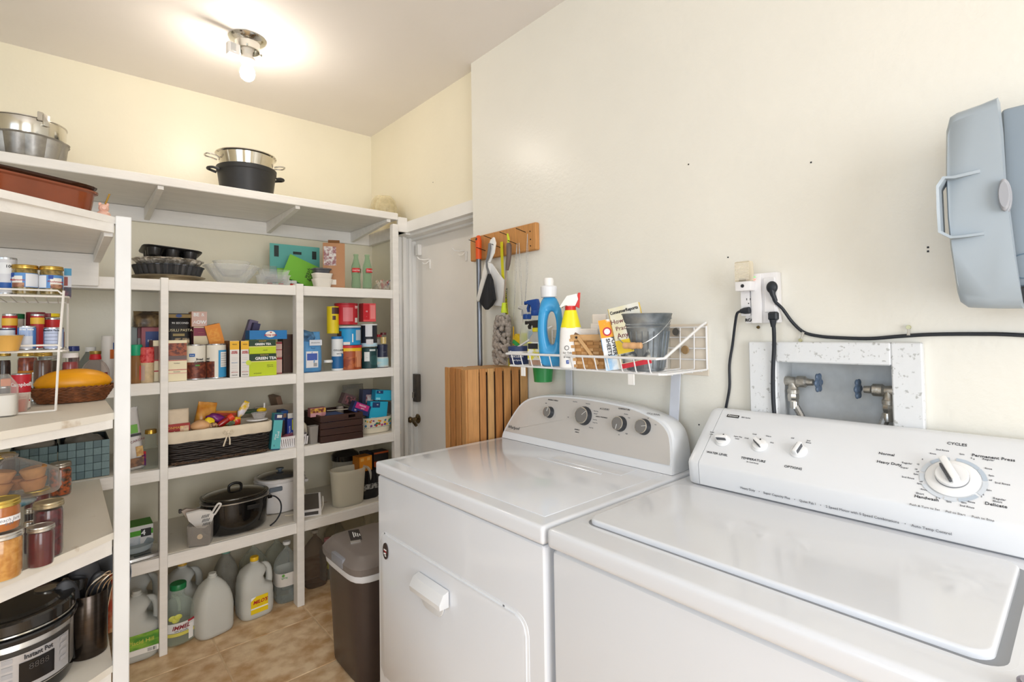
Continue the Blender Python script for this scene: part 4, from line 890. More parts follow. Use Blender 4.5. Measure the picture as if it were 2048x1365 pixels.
def can(lb, x0, x1, yt, Y, z0, col, bands=(), texts=(), lid=None, name='food_can', cat='can', rim=True, group=None, patches=(), h=None, rz=0, lidh=.01):
    xc, w, hh = slot(x0, x1, yt, Y, z0); h = h or hh; r = w/2
    t = T(name, lb, cat, (xc, Y+r, z0), group=group, rz=rz)
    B().lathe([(r*.97, 0), (r, .002), (r, .004), (r*.985, .006), (r*.985, h-.006), (r, h-.004), (r, h-.001), (r*.95, h)], 32).out('can_body', mat('#c3c5c8', .25, .9, var=.05) if rim else mat(col, .4, var=.02), t)
    lbz0, lbz1 = (.006, h-.006) if rim else (.002, h-.002)
    lw = B().lathe([(r*.99, lbz0), (r*.995, lbz0), (r*.995, lbz1), (r*.99, lbz1)], 32, cap0=False, cap1=False).out('label', mat(col, .45, var=.03), t)
    for f0, f1, c, *aa in bands:
        a0, a1 = aa if aa else (-110, 110)
        m_ = mat(c, .45, var=.02) if isinstance(c, str) else mat(c[0], .45, col2=c[1], nscale=c[2] if len(c) > 2 else 40, thr=(.42, .58))
        arc_label(lw, 'printed_panel', m_, r, h*f0, h*f1, a0, a1, t=.0007 if not aa else .0011)
    for s, ang, fz, sz, m_, *an in texts:
        o = txt(lw, s, sz, (0, 0, h*fz), m_, bend=r+.0014, ang=0, wide=an[0] if an else 1, bold=.0002); o.rotation_euler = (0, 0, rad(ang))
    if lid: B().lathe([(r*1.02, h-lidh), (r*1.03, h-lidh+.001), (r*1.03, h+.001), (r*.98, h+.002), (0, h+.002)], 32).out('lid', mat(lid, .4, var=.02), t)
    return t
def jar(lb, X, Y, z0, r, h, cont, lidc, lidm=.9, fill=.86, name='glass_jar', cat='jar', chunky=None, lidh=.017, group=None, quilt=False, gcol='#f4fbf6', empty=False, shoulder=.84, lr=.93, lab=None, rz=0):
    t = T(name, lb, cat, (X, Y, z0), rz, group=group)
    hb = h-lidh*.8
    pr = [(0, .001), (r*.86, .001), (r*.97, .006), (r, .016), (r, hb*shoulder), (r*lr*.98, hb*min(.97, shoulder+.1)), (r*lr*.95, hb)]
    B().lathe(pr, 36, cap1=False, wob=(lambda a, z: .012*sin(18*a+z*160)) if quilt else None).out('jar_glass', mat(gcol, .03, var=0, trans=1, ior=1.10), t)
    if not empty:
        cm = mat(cont, .25, col2=chunky, nscale=85 if chunky else 12, thr=(.4, .62), coat=.6) if chunky else mat(cont, .25, var=.12, nscale=35, coat=.5)
        B().lathe([(0, .004), (r*.90, .004), (r*.955, .016), (r*.955, min(hb*shoulder, h*fill)), (r*lr*.92, h*fill), (0, h*fill)], 32).out('contents', cm, t)
    b = B(); R_ = r*lr*1.04
    b.lathe([(R_*.98, h-lidh), (R_*1.02, h-lidh+.001), (R_*1.02, h-lidh*.55), (R_*.985, h-lidh*.45), (R_*1.0, h-lidh*.35), (R_*1.0, h-.002), (R_*.96, h), (R_*.86, h-.0003), (R_*.84, h-.0014), (0, h-.0014)], 36)
    b.out('jar_lid', mat(lidc, .28, lidm, var=.06, nscale=50), t)
    if lab: arc_label(t, 'paper_label', mat(lab[0], .6, var=.02) if isinstance(lab[0], str) else mat(lab[0][0], .5, col2=lab[0][1], nscale=60), r, h*lab[1], h*lab[2], lab[3], lab[4], t=.0009)
    return t
def pouch(lb, x0, x1, yt, Y, dep, z0, col, name='food_bag', cat='bag', tilt=0, h=None, bands=(), texts=(), rz=0, rough=.35, mt=None, puff=1.0, open_top=False, col2=None, trans=0):
    xc, w, hh = slot(x0, x1, yt, Y, z0); h = h or hh
    t = T(name, lb, cat, (xc, Y+dep/2, z0+abs(sin(rad(tilt)))*w/2), rot=(0, rad(tilt), rad(rz)))
    random.seed(int(x0*7+yt)); b = B(); rs = []
    secs = [(0, .94, .55), (.04, 1, .85), (.25, 1.0, 1.0*puff), (.5, .98, 1.0*puff), (.72, .97, .7), (.88, .96, .3), (.95, .97, .10), (1, .97, .06)]
    for f, kx, ky in secs:
        ring = []
        for i in range(28):
            a = 2*pi*(i+.5)/28; n_ = 3.5; k = (abs(cos(a))**n_+abs(sin(a))**n_)**(-1/n_)
            ring.append((w/2*kx*cos(a)*k+random.uniform(-1, 1)*.0015, dep/2*ky*sin(a)*k+random.uniform(-1, 1)*.003*ky, h*f+random.uniform(-1, 1)*.001))
        rs.append(ring)
    b.rings(rs, True); m_ = mt or mat(col, rough, var=.06, nscale=20, bump=.6, bscale=25, col2=col2, trans=trans)
    b.out('bag_body', m_, t, ang=80)
    for bi, (f0, f1, a_, b_, c) in enumerate(bands):
        m_ = mat(c, .45, var=.03) if isinstance(c, str) else mat(c[0], .45, col2=c[1], nscale=c[2] if len(c) > 2 else 60, thr=(.42, .58))
        B().bx((-w/2+w*a_, -dep/2-.0018-.0003*bi, h*f0), (-w/2+w*b_, -dep/2-.0005, h*f1), .0005).out('printed_panel', m_, t)
    for s, fx, fz, sz, m_, *an in texts: txt(t, s, sz, (-w/2+w*fx, -dep/2-.0022-.0003*len(bands), h*fz), m_, FRONT, an[0] if an else 0, wide=an[1] if len(an) > 1 else 1)
    return t
CREAMB = '#efe3bf'
# ------------------------------------------------------------------ top wall shelf
BK = mat('#2b2b2c', .42, var=.1, nscale=20); ALU = mat('#8d8b87', .42, .85, col2='#a7a5a0', nscale=14, bump=.3); SS = mat('#cfccc4', .16, .95, var=.04, nscale=6)
t = T('bundt_pan', 'dull grey fluted bundt pan on the top shelf at far left', 'pan', (-.115, 2.83, ZT))
B().lathe([(.03, .004), (.07, 0), (.108, .004), (.118, .02), (.128, .095), (.132, .098), (.134, .101), (.128, .101), (.114, .02), (.03, .012)], 72, wob=lambda a, z: (.10*abs(sin(6*a))-.07)*(1 if z < .09 else .3)).out('pan_wall', ALU, t)
t = T('springform_ring', 'shiny springform ring with clasp resting in the bundt pan', 'pan', (-.115, 2.83, ZT+.1015))
B().lathe([(.119, 0), (.120, .002), (.121, .062), (.1245, .064), (.1245, .067), (.120, .067), (.118, .062), (.117, .002), (.119, 0)], 56, cap0=False, cap1=False).out('ring_wall', SS, t)
b = B(); b.bx((-.012, -.132, .038), (.012, -.122, .085), .004, 2); b.bx((-.028, -.128, .055), (-.006, -.122, .09), .003); b.rotz(28); b.out('clasp', SS, t)
t = T('dutch_oven', 'black cast-iron pot with two loop handles on the top shelf', 'pot', (.693, 2.82, ZT))
B().lathe([(0, 0), (.110, 0), (.118, .006), (.132, .118), (.135, .12), (.137, .14), (.133, .142), (.128, .138), (.112, .012), (0, .01)], 56).out('pot_wall', BK, t)
for s in (1, -1): B().tubes([(s*.131, -.030, .112), (s*.155, -.028, .118), (s*.172, -.012, .118), (s*.172, .012, .118), (s*.155, .028, .118), (s*.131, .030, .112)], .0065, 8).out('loop_handle', BK, t)
t = T('colander', 'polished steel colander with wire handles nested in the black pot', 'colander', (.690, 2.82, ZT+.1425))
B().lathe([(.105, -.05), (.118, .01), (.130, .058), (.139, .062), (.139, .066), (.134, .066), (.127, .06), (.114, .01), (.10, -.05)], 56).out('bowl_wall', mat('#d8d2c4', .13, .95, var=.08, nscale=10), t)
for s in (1, -1): B().tubes([(s*.126, -.024, .03), (s*.150, -.028, .038), (s*.178, -.022, .040), (s*.180, .018, .040), (s*.150, .028, .038), (s*.126, .024, .03)], .0038, 8).out('wire_handle', SS, t)
t = T('glass_lamp_shade', 'frosted crackle glass lamp shade at the right end of the top shelf', 'lamp shade', (1.43, 2.76, ZT))
B().lathe([(.054, 0), (.060, .012), (.064, .03), (.062, .055), (.054, .085), (.042, .102), (.033, .108), (.033, .113), (.031, .113), (.031, .106), (.040, .098), (.052, .083), (.059, .055), (.061, .03), (.052, 0)], 40).out('shade_glass', mat('#f2e8c8', .22, var=.1, nscale=60, trans=.7, ior=1.2, bump=.6, bscale=70), t)
t2 = T('glass_globe_shade', 'second clear glass shade behind the crackle one, against the right wall', 'lamp shade', (1.468, 2.90, ZT))
B().lathe([(.05, 0), (.060, .03), (.066, .07), (.055, .12), (.035, .15), (.033, .148), (.053, .118), (.063, .07), (.057, .03), (.047, 0)], 36).out('shade_glass', mat('#f4ecd2', .15, var=0, trans=.85, ior=1.1), t2)
# left unit top: amber baking dish, pig
AMB = mat('#9c5233', .08, var=.12, nscale=8, trans=.25, ior=1.3, coat=.5)
t = T('amber_baking_dish', 'amber brown glass baking dish on top of the corner shelving', 'baking dish', (-.098, 2.02, LT1), 30)
B().loft([(.0, .138, .090), (.004, .146, .097), (.045, .152, .103), (.080, .156, .108), (.084, .164, .114), (.089, .164, .114), (.089, .155, .106), (.012, .144, .094), (.010, .10, .06)], 48, 5).out('dish_wall', AMB, t)
t = T('glass_baking_dish', 'dark brown glass dish stacked inside the amber one', 'baking dish', (-.093, 2.02, LT1+.0895), 29)
B().loft([(-.02, .13, .083), (.0, .148, .1), (.008, .158, .108), (.013, .16, .11), (.013, .152, .104), (-.012, .13, .083)], 48, 4.5).out('dish_wall', mat('#4a2b1c', .08, var=0, trans=.4, ior=1.3, coat=.5), t)
t = T('pig_figurine', 'small pink pig figurine with a gold straw beside the amber dish', 'figurine', (.090, 1.985, LT1))
PK = mat('#e9b9a4', .35, var=.04)
b = B(); b.ell((0, 0, .016), .018, .022, .016); b.ell((0, -.004, .037), .013, .014, .013); b.lathe([(.005, -.019), (.006, -.016)], 12, (0, 0, .036), 'y'); b.ell((-.009, -.004, .049), .004, .003, .006); b.ell((.009, -.004, .049), .004, .003, .006); b.out('pig_body', PK, t)
B().tube([(.002, 0, .045), (.014, .004, .085)], .0025, 8).out('straw', mat('#b08a3c', .35, .6), t)
# ------------------------------------------------------------------ shelf 2 (z = Z2)
def SX(px, Y): return wy(px, 683, Y).x
cx = SX(337, 2.83)
t = T('cake_plate', 'battered silver cake plate at the bottom of the baking tin stack', 'plate', (cx, 2.83, Z2))
B().lathe([(.118, 0), (.118, .004), (.112, .016), (.122, .018), (.142, .022), (.146, .025), (.14, .027), (.10, .022), (0, .022)], 48).out('plate_disc', mat('#b6a991', .38, .75, var=.12, nscale=20), t)
t = T('tart_pan', 'black fluted tart pan stacked on the silver plate', 'pan', (cx, 2.83, Z2+.0275))
B().lathe([(0, 0), (.118, 0), (.122, .002), (.136, .042), (.140, .043), (.14, .046), (.134, .045), (.118, .006), (0, .004)], 144, wob=lambda a, z: .022*sin(30*a)).out('fluted_pan', mat('#46484c', .3, .6, var=.1), t)
FOIL = mat('#f1ece2', .25, .6, col2='#a39a8c', nscale=55, bump=1, bscale=70)
t = T('foil_pie_tins', 'crinkled foil pie tins between the fluted pan and the muffin tray', 'foil tin', (cx, 2.83, Z2+.0745))
random.seed(5); B().lathe([(0, 0), (.11, 0), (.118, .004), (.132, .022), (.137, .024), (.139, .027), (.133, .03), (.128, .028)], 60, wob=lambda a, z: .022*sin(23*a+z*300)+.012*sin(41*a)).jitter(.0012).out('foil', FOIL, t, ang=20)
t = T('muffin_tray', 'dark non-stick muffin tray upside down on top of the baking tin stack', 'muffin tray', (cx+.005, 2.83, Z2+.104), rot=(rad(-4), rad(4), 0))
MT = mat('#2b2a2b', .3, .3, var=.08)
b = B(); b.loft([(0.034, .105, .10), (.038, .115, .108), (.041, .116, .109), (.040, .10, .095)], 40, 6); b.out('tray_plate', MT, t)
for i in range(3):
    for j in range(3): B().lathe([(0, .0), (.022, 0), (.025, .004), (.030, .036)], 20, (-.068+.068*i, -.066+.066*j, .0)).out('cup', MT, t)
GLS = mat('#feffff', .04, var=0, trans=.97, ior=1.14)
cx = SX(464, 2.83)
t = T('fluted_glass_bowl', 'large fluted clear glass bowl on the second shelf', 'bowl', (cx, 2.83, Z2))
B().lathe([(0, .003), (.050, 0), (.058, .006), (.088, .05), (.112, .085), (.122, .092), (.118, .095), (.104, .088), (.082, .05), (.05, .01), (0, .008)], 96, wob=lambda a, z: .05*abs(sin(6*a))*min(1, z/.05)).out('bowl_glass', GLS, t)
t = T('glass_bowl', 'plain clear glass bowl nested inside the fluted bowl', 'bowl', (cx, 2.83, Z2+.045))
B().lathe([(0, .0), (.04, 0), (.065, .03), (.083, .07), (.086, .072), (.082, .072), (.062, .03), (.038, .004), (0, .004)], 48).out('bowl_glass', GLS, t)
cx = SX(548, 2.76)
t = T('square_glass_dish', 'square clear glass dish in front of the green cards', 'dish', (cx, 2.775, Z2))
B().loft([(0, .060, .050), (.004, .064, .054), (.050, .072, .06), (.053, .076, .063), (.056, .076, .063), (.056, .070, .058), (.008, .060, .05), (.007, .02, .02)], 40, 6).out('dish_glass', GLS, t)
t = T('square_glass_dish', 'taller clear glass dish stacked inside the square one', 'dish', (cx+.005, 2.775, Z2+.0565))
B().loft([(-.03, .052, .042), (0, .060, .050), (.022, .066, .056), (.025, .069, .059), (.025, .062, .053), (-.02, .05, .04)], 40, 6).out('dish_glass', GLS, t)
carton('teal card with black dots standing in a clear sleeve behind the green cards', 540, 640, 491, 2.99, .004, Z2, '#63b3ab', [(.72, .96, '#22302f', .08, .17), (.72, .9, '#22302f', .84, .93), (.80, .86, '#22302f', .45, .62)], name='greeting_card', cat='card')
t = T('clear_sleeve', 'clear plastic sleeve standing behind the glass dishes', 'sleeve', (SX(534, 2.97), 2.975, Z2)); B().bx((-.02, -.003, 0), (.05, .003, .13), .001).out('sleeve', mat('#eef0ea', .08, var=0, trans=.95, ior=1.03), t)
t = T('green_card', 'smaller plain green card behind the lettered one', 'card', (SX(570, 2.95), 2.955, Z2+.03), rot=(rad(-3), rad(-2), 0)); B().bx((-.035, -.001, 0), (.035, .001, .09), .0003).out('card_sheet', mat('#86c443', .6, var=.03), t)
t = T('green_card', 'bright green card lettered wash, DRY leaning towards the right', 'card', (SX(596, 2.90), 2.90, Z2+.040), rot=(rad(-4), rad(22), 0)); B().bx((-.092, -.001, 0), (.092, .001, .130), .0003).out('card_sheet', mat('#7fc642', .6, var=.03), t)
txt(t, 'wash,', .030, (.03, -.0015, .072), INK, FRONT, 86, shear=.3); txt(t, '&DRY', .034, (.055, -.0015, .062), INK, FRONT, 82, wide=.7)
t = T('floral_napkins', 'poinsettia patterned napkins lying behind the glass dish', 'napkins', (SX(575, 2.88), 2.86, Z2))
NP = mat('#f0efe9', .6, col2='#2f5e3a', nscale=32, thr=(.52, .58))
B().bx((-.13, -.02, 0), (.045, .06, .022), .004).out('napkin_stack', NP, t); B().bx((-.02, .0, .022), (.045, .06, .045), .004).out('napkin_stack', mat('#e9ece8', .6, col2='#7c9a98', nscale=45, thr=(.52, .56)), t)
for x, y in ((-.10, -.021), (-.045, -.021), (.015, -.021)):
    b = B()
    for k in range(6): b.ell((x+.010*cos(k*pi/3), y, .012+.009*sin(k*pi/3)), .009, .0012, .006, 8, 5)
    b.out('red_flower', mat('#c9332a', .6), t)
PORC = mat('#e9e3d8', .3, var=.02)
cx = SX(644, 2.74)
for k, (z, cc) in enumerate(((0, 0), (.030, 1))):
    t = T('loaf_dish', ('lower', 'upper')[k]+' of two stacked white ceramic loaf dishes', 'dish', (cx, 2.735, Z2+z*1.0), 0)
    B().loft([(0.0, .036, .030), (.003, .038, .032), (.038, .047, .038), (.042, .049, .04), (.0465, .049, .04), (.0465, .045, .036), (.03, .042, .034), (.029, .01, .01)], 36, 5).out('dish_wall', PORC, t)
t = T('loaf_dish', 'dark grey lidded dish on top of the white loaf dishes', 'dish', (cx-.004, 2.735, Z2+.0767)); B().loft([(0, .036, .03), (.018, .041, .034), (.020, .048, .040), (.024, .048, .040), (.027, .042, .035)], 36, 5).out('dish_wall', mat('#55565a', .4, var=.03), t)
t = carton('brown cardboard box with a torn open flap beside the glass bottles', 655, 698, 487, 2.72, .11, Z2, '#a9774a', [(.50, .92, ('#c9c4c0', '#8a5a5e', 60), .04, .60), (.08, .19, '#e6e0d4', .30, .60)], (('______', .30, .47, .007, WINK), ('______', .5, .30, .006, INK)), name='cardboard_box', rz=-22)
hb = slot(655, 698, 487, 2.72, Z2)[2]; B().bx((-.030, .0, 0), (.030, .002, .05), .0004).xf(Matrix.Translation((0, -.055, hb)) @ Matrix.Rotation(rad(-62), 4, 'X')).out('open_flap', mat('#96663d', .7), t)
GG = mat('#c6e0c4', .04, var=0, trans=.92, ior=1.18)
for k, (px, Y, z_) in enumerate(((713, 2.73, 0), (735.5, 2.71, 0))):
    t = T('glass_soda_bottle', ('left', 'right')[k]+'-hand green-tinted contoured glass soda bottle with red label', 'bottle', (SX(px, Y), Y, Z2), 12 if k else -25)
    H_ = .197; B().lathe([(0, .004), (.020, 0), (.0245, .006), (.025, .03), (.0225, .06), (.024, .085), (.0268, .105), (.0245, .13), (.017, .155), (.0125, .175), (.0125, .188), (.0142, .189), (.0142, .197), (.0105, .197), (.0105, .175), (.015, .155), (.0225, .13), (.0215, .06), (.022, .01), (0, .01)], 40, wob=lambda a, z: .02*sin(10*a) if .02 < z < .09 else 0).out('bottle_glass', GG, t)
    arc_label(t, 'red_label', mat('#c8282c', .5, var=0), .0268, .093, .117, -50, 50); arc_label(t, 'red_label', mat('#c8282c', .5, var=0), .0268, .093, .117, 95, 165)
    txt(t, 'Coca-Cola', .0125, (0, 0, .105), WINK, bend=.0279, shear=.3, wide=.8)
t = T('seed_packets', 'clear bag of seed packets at the right end of the second shelf', 'bag', (SX(764, 2.74), 2.74, Z2), 0)
B().loft([(0, .045, .035), (.01, .05, .04), (.03, .04, .03), (.055, .012, .02, .01, 0)], 24, 2.5).jitter(.0025).out('clear_bag', mat('#e3ddd0', .12, var=0, trans=.8, ior=1.08), t)
for k, (x, an, c) in enumerate(((-.02, -35, '#b9a184'), (0, -20, '#a9443c'), (.022, 30, '#8f2f33'), (.04, 22, '#3d4e7a'))): B().box((x, -.005-.004*k, .034), (.018, .002, .055), .0005, (12, an, 0)).out('packet', mat(c, .5, col2='#d8d0c0', nscale=40), t)
# ------------------------------------------------------------------ shelf 3 (z = Z3)
# left bay (between the posts)
xc = SX(275, 2.70)
t = T('sauce_bottle', 'amber sauce bottle with green cap just right of the square post', 'bottle', (xc-.004, 2.71, Z3))
B().lathe([(0, .002), (.024, 0), (.026, .01), (.026, .07), (.020, .105), (.0165, .125), (.0165, .135)], 28).out('bottle_glass', mat('#b98a5c', .12, var=.1, nscale=9, trans=.45, ior=1.2), t)
arc_label(t, 'label', mat('#c6483a', .5, var=.1), .0262, .015, .075, 20, 100)
B().lathe([(.0215, .118), (.022, .12), (.022, .162), (.020, .164), (0, .164)], 28).out('cap', mat('#18a374', .4), t, 'green cap')
t = T('seasoning_jar', 'tall seasoning jar with red gingham wrapper and cream contents', 'jar', (SX(294, 2.70), 2.705, Z3))
B().lathe([(0, .002), (.024, 0), (.026, .004), (.026, .085), (.024, .092)], 28).out('jar_body', mat('#d8bf98', .4, var=.1, nscale=60), t); B().lathe([(.0265, .086), (.0268, .088), (.0262, .150), (.024, .152), (0, .152)], 28).out('red_wrap', mat('#c4272e', .4, col2='#e2625f', nscale=70), t, 'red checked shrink wrap')
arc_label(t, 'label', mat('#c9b0a6', .5), .0265, .01, .075, -95, -20)
carton('brown and cream hamburger mix box partly behind the thin post', 306, 322, 681, 2.72, .14, Z3, '#7a4a3a', [(.86, 1, CREAMB), (0, .5, CREAMB), (.5, .53, '#b5242b'), (.24, .27, '#b5242b')])
carton('deep pink box with a blue panel and white card behind the gingham jar', 283, 326, 655, 2.86, .15, Z3, '#a65560', [(.55, .92, '#2b4583', .18, .95), (.20, .52, '#e0d6d2', .18, 1)], (('BC', .38, .74, .014, WINK),))
carton('first of the slim grey-green boxes at the back behind the green-capped bottle', 262, 274, 654, 2.9, .16, Z3, '#8a9490')
carton('slim grey box with dark red top at the back behind the green-capped bottle', 275, 283, 656, 2.9, .16, Z3, '#8b908e', [(.8, 1, '#6a2a30')])
pouch('clear and black noodle bag lying over the boxes in the left bay', 268, 326, 622, 2.83, .12, wy(300, 655, 2.83).z, '#4a3d30', col2='#8a7350', rough=.2, puff=.8)
# main bay
# cardboard row
carton('cream hamburger meal box showing ground meat, front left of the middle bay', 333, 374, 681, 2.675, .10, Z3, CREAMB, [(.62, .93, ('#a0522f', '#5f2a1c', 90)), (.52, .62, '#6d5a58'), (.50, .515, '#b5242b'), (.27, .285, '#b5242b'), (.19, .20, '#dd8888')], (('Nutrition', .5, .44, .006, INK), ('Directions', .5, .23, .006, INK)), side=CREAMB)
t = pouch('black bag lettered SECOND FUSILLI PASTA at the back of the middle bay', 330, 384, 627, 2.80, .07, Z3+.0, '#252324', bands=[(.93, .985, .03, .97, '#8f7439'), (.65, .69, .28, .72, '#a08a52'), (.25, .62, .35, .9, ('#c5ab84', '#2a2524', 55))], texts=[('90 SECOND', .55, .85, .0125, WINK), ('FUSILLI PASTA', .52, .74, .0165, mat('#e3d7ae', .5, var=0))])
q = B().lathe([(.0001, -.001), (.012, -.001), (.012, 0)], 24, (0, 0, 0), 'y').xf(Matrix.Translation((.0, -.0375, wy(357, 627, 2.80).z-Z3-.012)) @ Matrix.Diagonal((1, 1, .65, 1))).out('oval_badge', mat('#23407e', .4, var=0), t)
b1 = carton('maroon and cream tea box under the pale pink box', 387, 416.5, 654, 2.80, .10, Z3, '#e6d7b4', [(.82, .98, '#8a2b45'), (.05, .30, '#3f8fc0')], (('______', .5, .90, .008, mat('#e2a23c', .5, var=0)), ('____', .3, .68, .009, INK), ('____', .35, .60, .007, INK), ('_____', .4, .53, .007, INK)), side='#7d2a40')
z_ = wy(400, 654, 2.80).z+.001
carton('pale pink box with white letter pattern on top of the maroon box', 383, 414, 623.5, 2.80, .08, z_, '#d9b5a8', [], (('BE', .3, .78, .022, WINK, 0, 1, .0008), ('OW', .62, .28, .022, WINK, 0, 1, .0008), ('&', .72, .78, .022, WINK), ('A', .2, .28, .020, WINK)), side='#d08a4c')
for k, (x0, x1, yt, Y) in enumerate(((373.5, 415, 689.5, 2.672), (416, 456, 688, 2.672))):
    t = can(('breadcrumb canister showing BREAD CRUMBS and a meatloaf', 'breadcrumb canister turned to its blue nutrition panel')[k], x0, x1, yt, Y, Z3, '#ece6d8', [(.04, .50, ('#8a4a33', '#5b2a20', 60), -70 if k == 0 else -80, 75 if k == 0 else -20)], [], rim=True, name='breadcrumb_canister', cat='canister', lidh=.004)
    if k == 0:
        lw = [c for c in t.children if c.name.startswith('label')][0]; r = .5*(SX(415, 2.672)-SX(373.5, 2.672))
        for s, z in (('Bread', .092), ('Crumbs', .080)): o = txt(lw, s, .0125, (0, 0, z), INK, bend=r+.0014, bold=.0003); o.rotation_euler = (0, 0, rad(14))
        arc_label(lw, 'oval_badge', mat('#1f5ea8', .5, var=0), r, .104, .118, -45, -12, t=.0012); o = txt(lw, 'Great', .007, (0, 0, .111), WINK, bend=r+.002); o.rotation_euler = (0, 0, rad(-28))
        arc_label(lw, 'parsley', mat('#5a9a3c', .5, var=.2), r, .062, .068, -10, 15, t=.0014)
    else:
        lw = [c for c in t.children if c.name.startswith('label')][0]; r = .5*(SX(456, 2.672)-SX(416, 2.672))
        arc_label(lw, 'blue_panel', mat('#3f9ace', .5, var=0), r, .006, .130, 2, 75, t=.0012); arc_label(lw, 'facts_panel', mat('#e9e9e6', .5, var=0), r, .052, .122, 14, 62, t=.0016)
        for i in range(6): arc_label(lw, 'fact_line', INK, r, .060+.0105*i, .0612+.0105*i, 17, 59, t=.0022)
        for s, z in (('ead', .092), ('mbs', .080)): o = txt(lw, s, .012, (0, 0, z), INK, bend=r+.0014, bold=.0003); o.rotation_euler = (0, 0, rad(-62))
carton('orange tea box tilted behind the breadcrumb canisters', 434, 464, 650, 2.78, .09, Z3+.03, '#e98f28', [(0, .35, ('#e9a860', '#b5562c', 30)), (.62, .9, ('#f0a43c', '#e8912a', 90), .1, .8)], (('______', .5, .8, .008, REDINK),), tilt=-14, side='#b9885a')
carton('purple-grey packet leaning right behind the slim yellow boxes', 474, 492, 640, 2.84, .04, Z3+.06, '#6f6480', [], (('ab', .5, .3, .006, WINK),), tilt=16)
carton('narrow navy box leaning right beside the purple-grey packet', 486, 500, 646, 2.80, .05, Z3+.05, '#33305a', [(.1, .55, '#a9a7b8', .15, .75)], (('___', .5, .8, .008, WINK),), tilt=14)
for k, (x0, x1) in enumerate(((459.5, 478.5), (481.5, 498.5))):
    carton(('left', 'right')[k]+' slim white and yellow cracker box beside the green tea', x0, x1, 682, 2.672, .13, Z3, '#e9e5df', [(.76, .99, '#f0b92c')], (('MINUTE', .5, .90, .0075, INK, 0, .7), ('BAKERS', .5, .70, .0085, REDINK, 0, .8, .0003), ('ROASTED', .5, .66, .0085, REDINK, 0, .7, .0003), ('______', .5, .55, .008, GREYINK), ('______', .5, .50, .008, GREYINK), ('ORGANIC', .5, .40, .006, mat('#3f7fb5', .5, var=0)), ('______', .5, .33, .008, GREYINK), ('______', .5, .27, .008, GREYINK), ('_____', .5, .20, .008, GREYINK), ('SEMOLINA', .5, .14, .006, REDINK), ('MADE', .5, .06, .009, INK)), side='#5b4a3c', group='slim cracker boxes')
GT = '#c3d622'; GD = '#26402c'
t = carton('lower green tea box with large GREEN TEA lettering', 498, 553, 708, 2.672, .07, Z3, GT, [(.68, 1, GD), (.64, .68, '#e8e08a')], (('BIGELOW', .55, .94, .0085, mat('#d9b35a', .5, var=0)), ('GREEN TEA', .60, .79, .0185, WINK, 0, 1, .0006), ('enjoy a cup', .75, .48, .006, INK), ('of green tea', .75, .41, .006, INK), ('40 TEA BAGS', .3, .12, .006, INK)), name='tea_box')
q = B().lathe([(.0001, -.001), (.012, -.001), (.012, 0)], 24, (0, 0, 0), 'y').xf(Matrix.Translation((-.064, -.0362, .066))).out('leaf_badge', mat('#cfe04a', .5), t)
z_ = wy(525, 708, 2.672).z+.001
carton('upper green tea box, stacked under the blue tea box', 497, 552, 680, 2.672, .07, z_, GT, [(.52, 1, GD), (.48, .54, '#e8e08a')], (('BIGELOW', .5, .9, .0075, mat('#d9b35a', .5, var=0)), ('GREEN TEA', .52, .68, .014, WINK, 0, 1, .0005), ('naturally', .6, .25, .006, INK)), name='tea_box')
z_ = wy(525, 680, 2.672).z+.0015
t = carton('blue tea box lying upside down across the green tea boxes', 499, 574, 661, 2.675, .075, z_, '#2177b8', [], (), name='tea_box', side='#1c68a4')
q = B().lathe([(.0001, -.001), (.020, -.001), (.020, 0)], 32, (0, 0, 0), 'y').xf(Matrix.Translation((.008, -.0384, .025)) @ Matrix.Diagonal((1.15, 1, .78, 1))).out('oval_badge', mat('#f2efe9', .5, var=0), t)
txt(q, 'RED ROSE', .0125, (.008, -.0400, .021), REDINK, FRONT, 180, bold=.0003); B().box((.010, -.0400, .034), (.008, .0006, .005)).out('rose', mat('#c0392b', .5), q)
carton('lower pink and white tea box behind the green tea', 548, 564, 715, 2.74, .08, Z3, '#e2bdb4', [(.86, .98, '#a8323c'), (0, .05, '#a8323c')], ())
z_ = wy(556, 715, 2.74).z+.001
carton('upper pink and white tea box behind the green tea', 548, 564, 684, 2.74, .08, z_, '#e2bdb4', [(.86, .98, '#a8323c'), (.45, .5, '#a8323c')])
carton('tall dark brown box beside the second thin post', 566, 592, 669, 2.76, .09, Z3, '#5c4033', [(.03, .97, '#4b342a', .08, .78)], (('___', .45, .7, .007, REDINK), ('___', .45, .45, .007, REDINK)), side='#2e2320')
# right bay
t = pouch('blue paper flour bag with folded top beside the second thin post', 604, 647, 664, 2.665, .10, Z3, '#5b9bd0', bands=[(.12, .52, .18, .74, '#e8e8ea'), (.30, .47, .22, .70, '#4a62b4'), (.66, .80, .34, .92, '#dfe3ea')], texts=[('all purpose flour', .62, .73, .0068, INK), ('flour', .5, .60, .012, mat('#35629a', .5, var=0), 0), ('|||||||', .6, .2, .020, INK, 0, .5)], rough=.45)
B().box((-.02, -.01, .185), (.075, .06, .05), .01, (25, 18, 0)).jitter(.003).out('folded_top', mat('#31506f', .5, col2='#5f92bf', nscale=25), t, 'folded open dark blue top')
jar('small clear glass jar with white lid beside the flour bag', SX(657.5, 2.70), 2.71, Z3, .0235, .058, '#a5a294', '#f1efe9', 0, name='glass_jar', shoulder=.82, lidh=.013, empty=True)
t = can('white supplement canister lettered COLLAGEN left of the orange coffee can', 668, 690, 674, 2.69, Z3, '#e9ebea', [(0.06, .42, '#1f639c', -90, 100), (.42, .50, '#2f7db8', 20, 80)], [('COLLAGEN', 0, .60, .0125, INK), ('types 1 & 3', 0, .50, .007, INK)], name='supplement_canister', cat='canister', rim=False, lidh=.012, lid='#2f78b5')
z_ = wy(679, 668, 2.69).z+.002
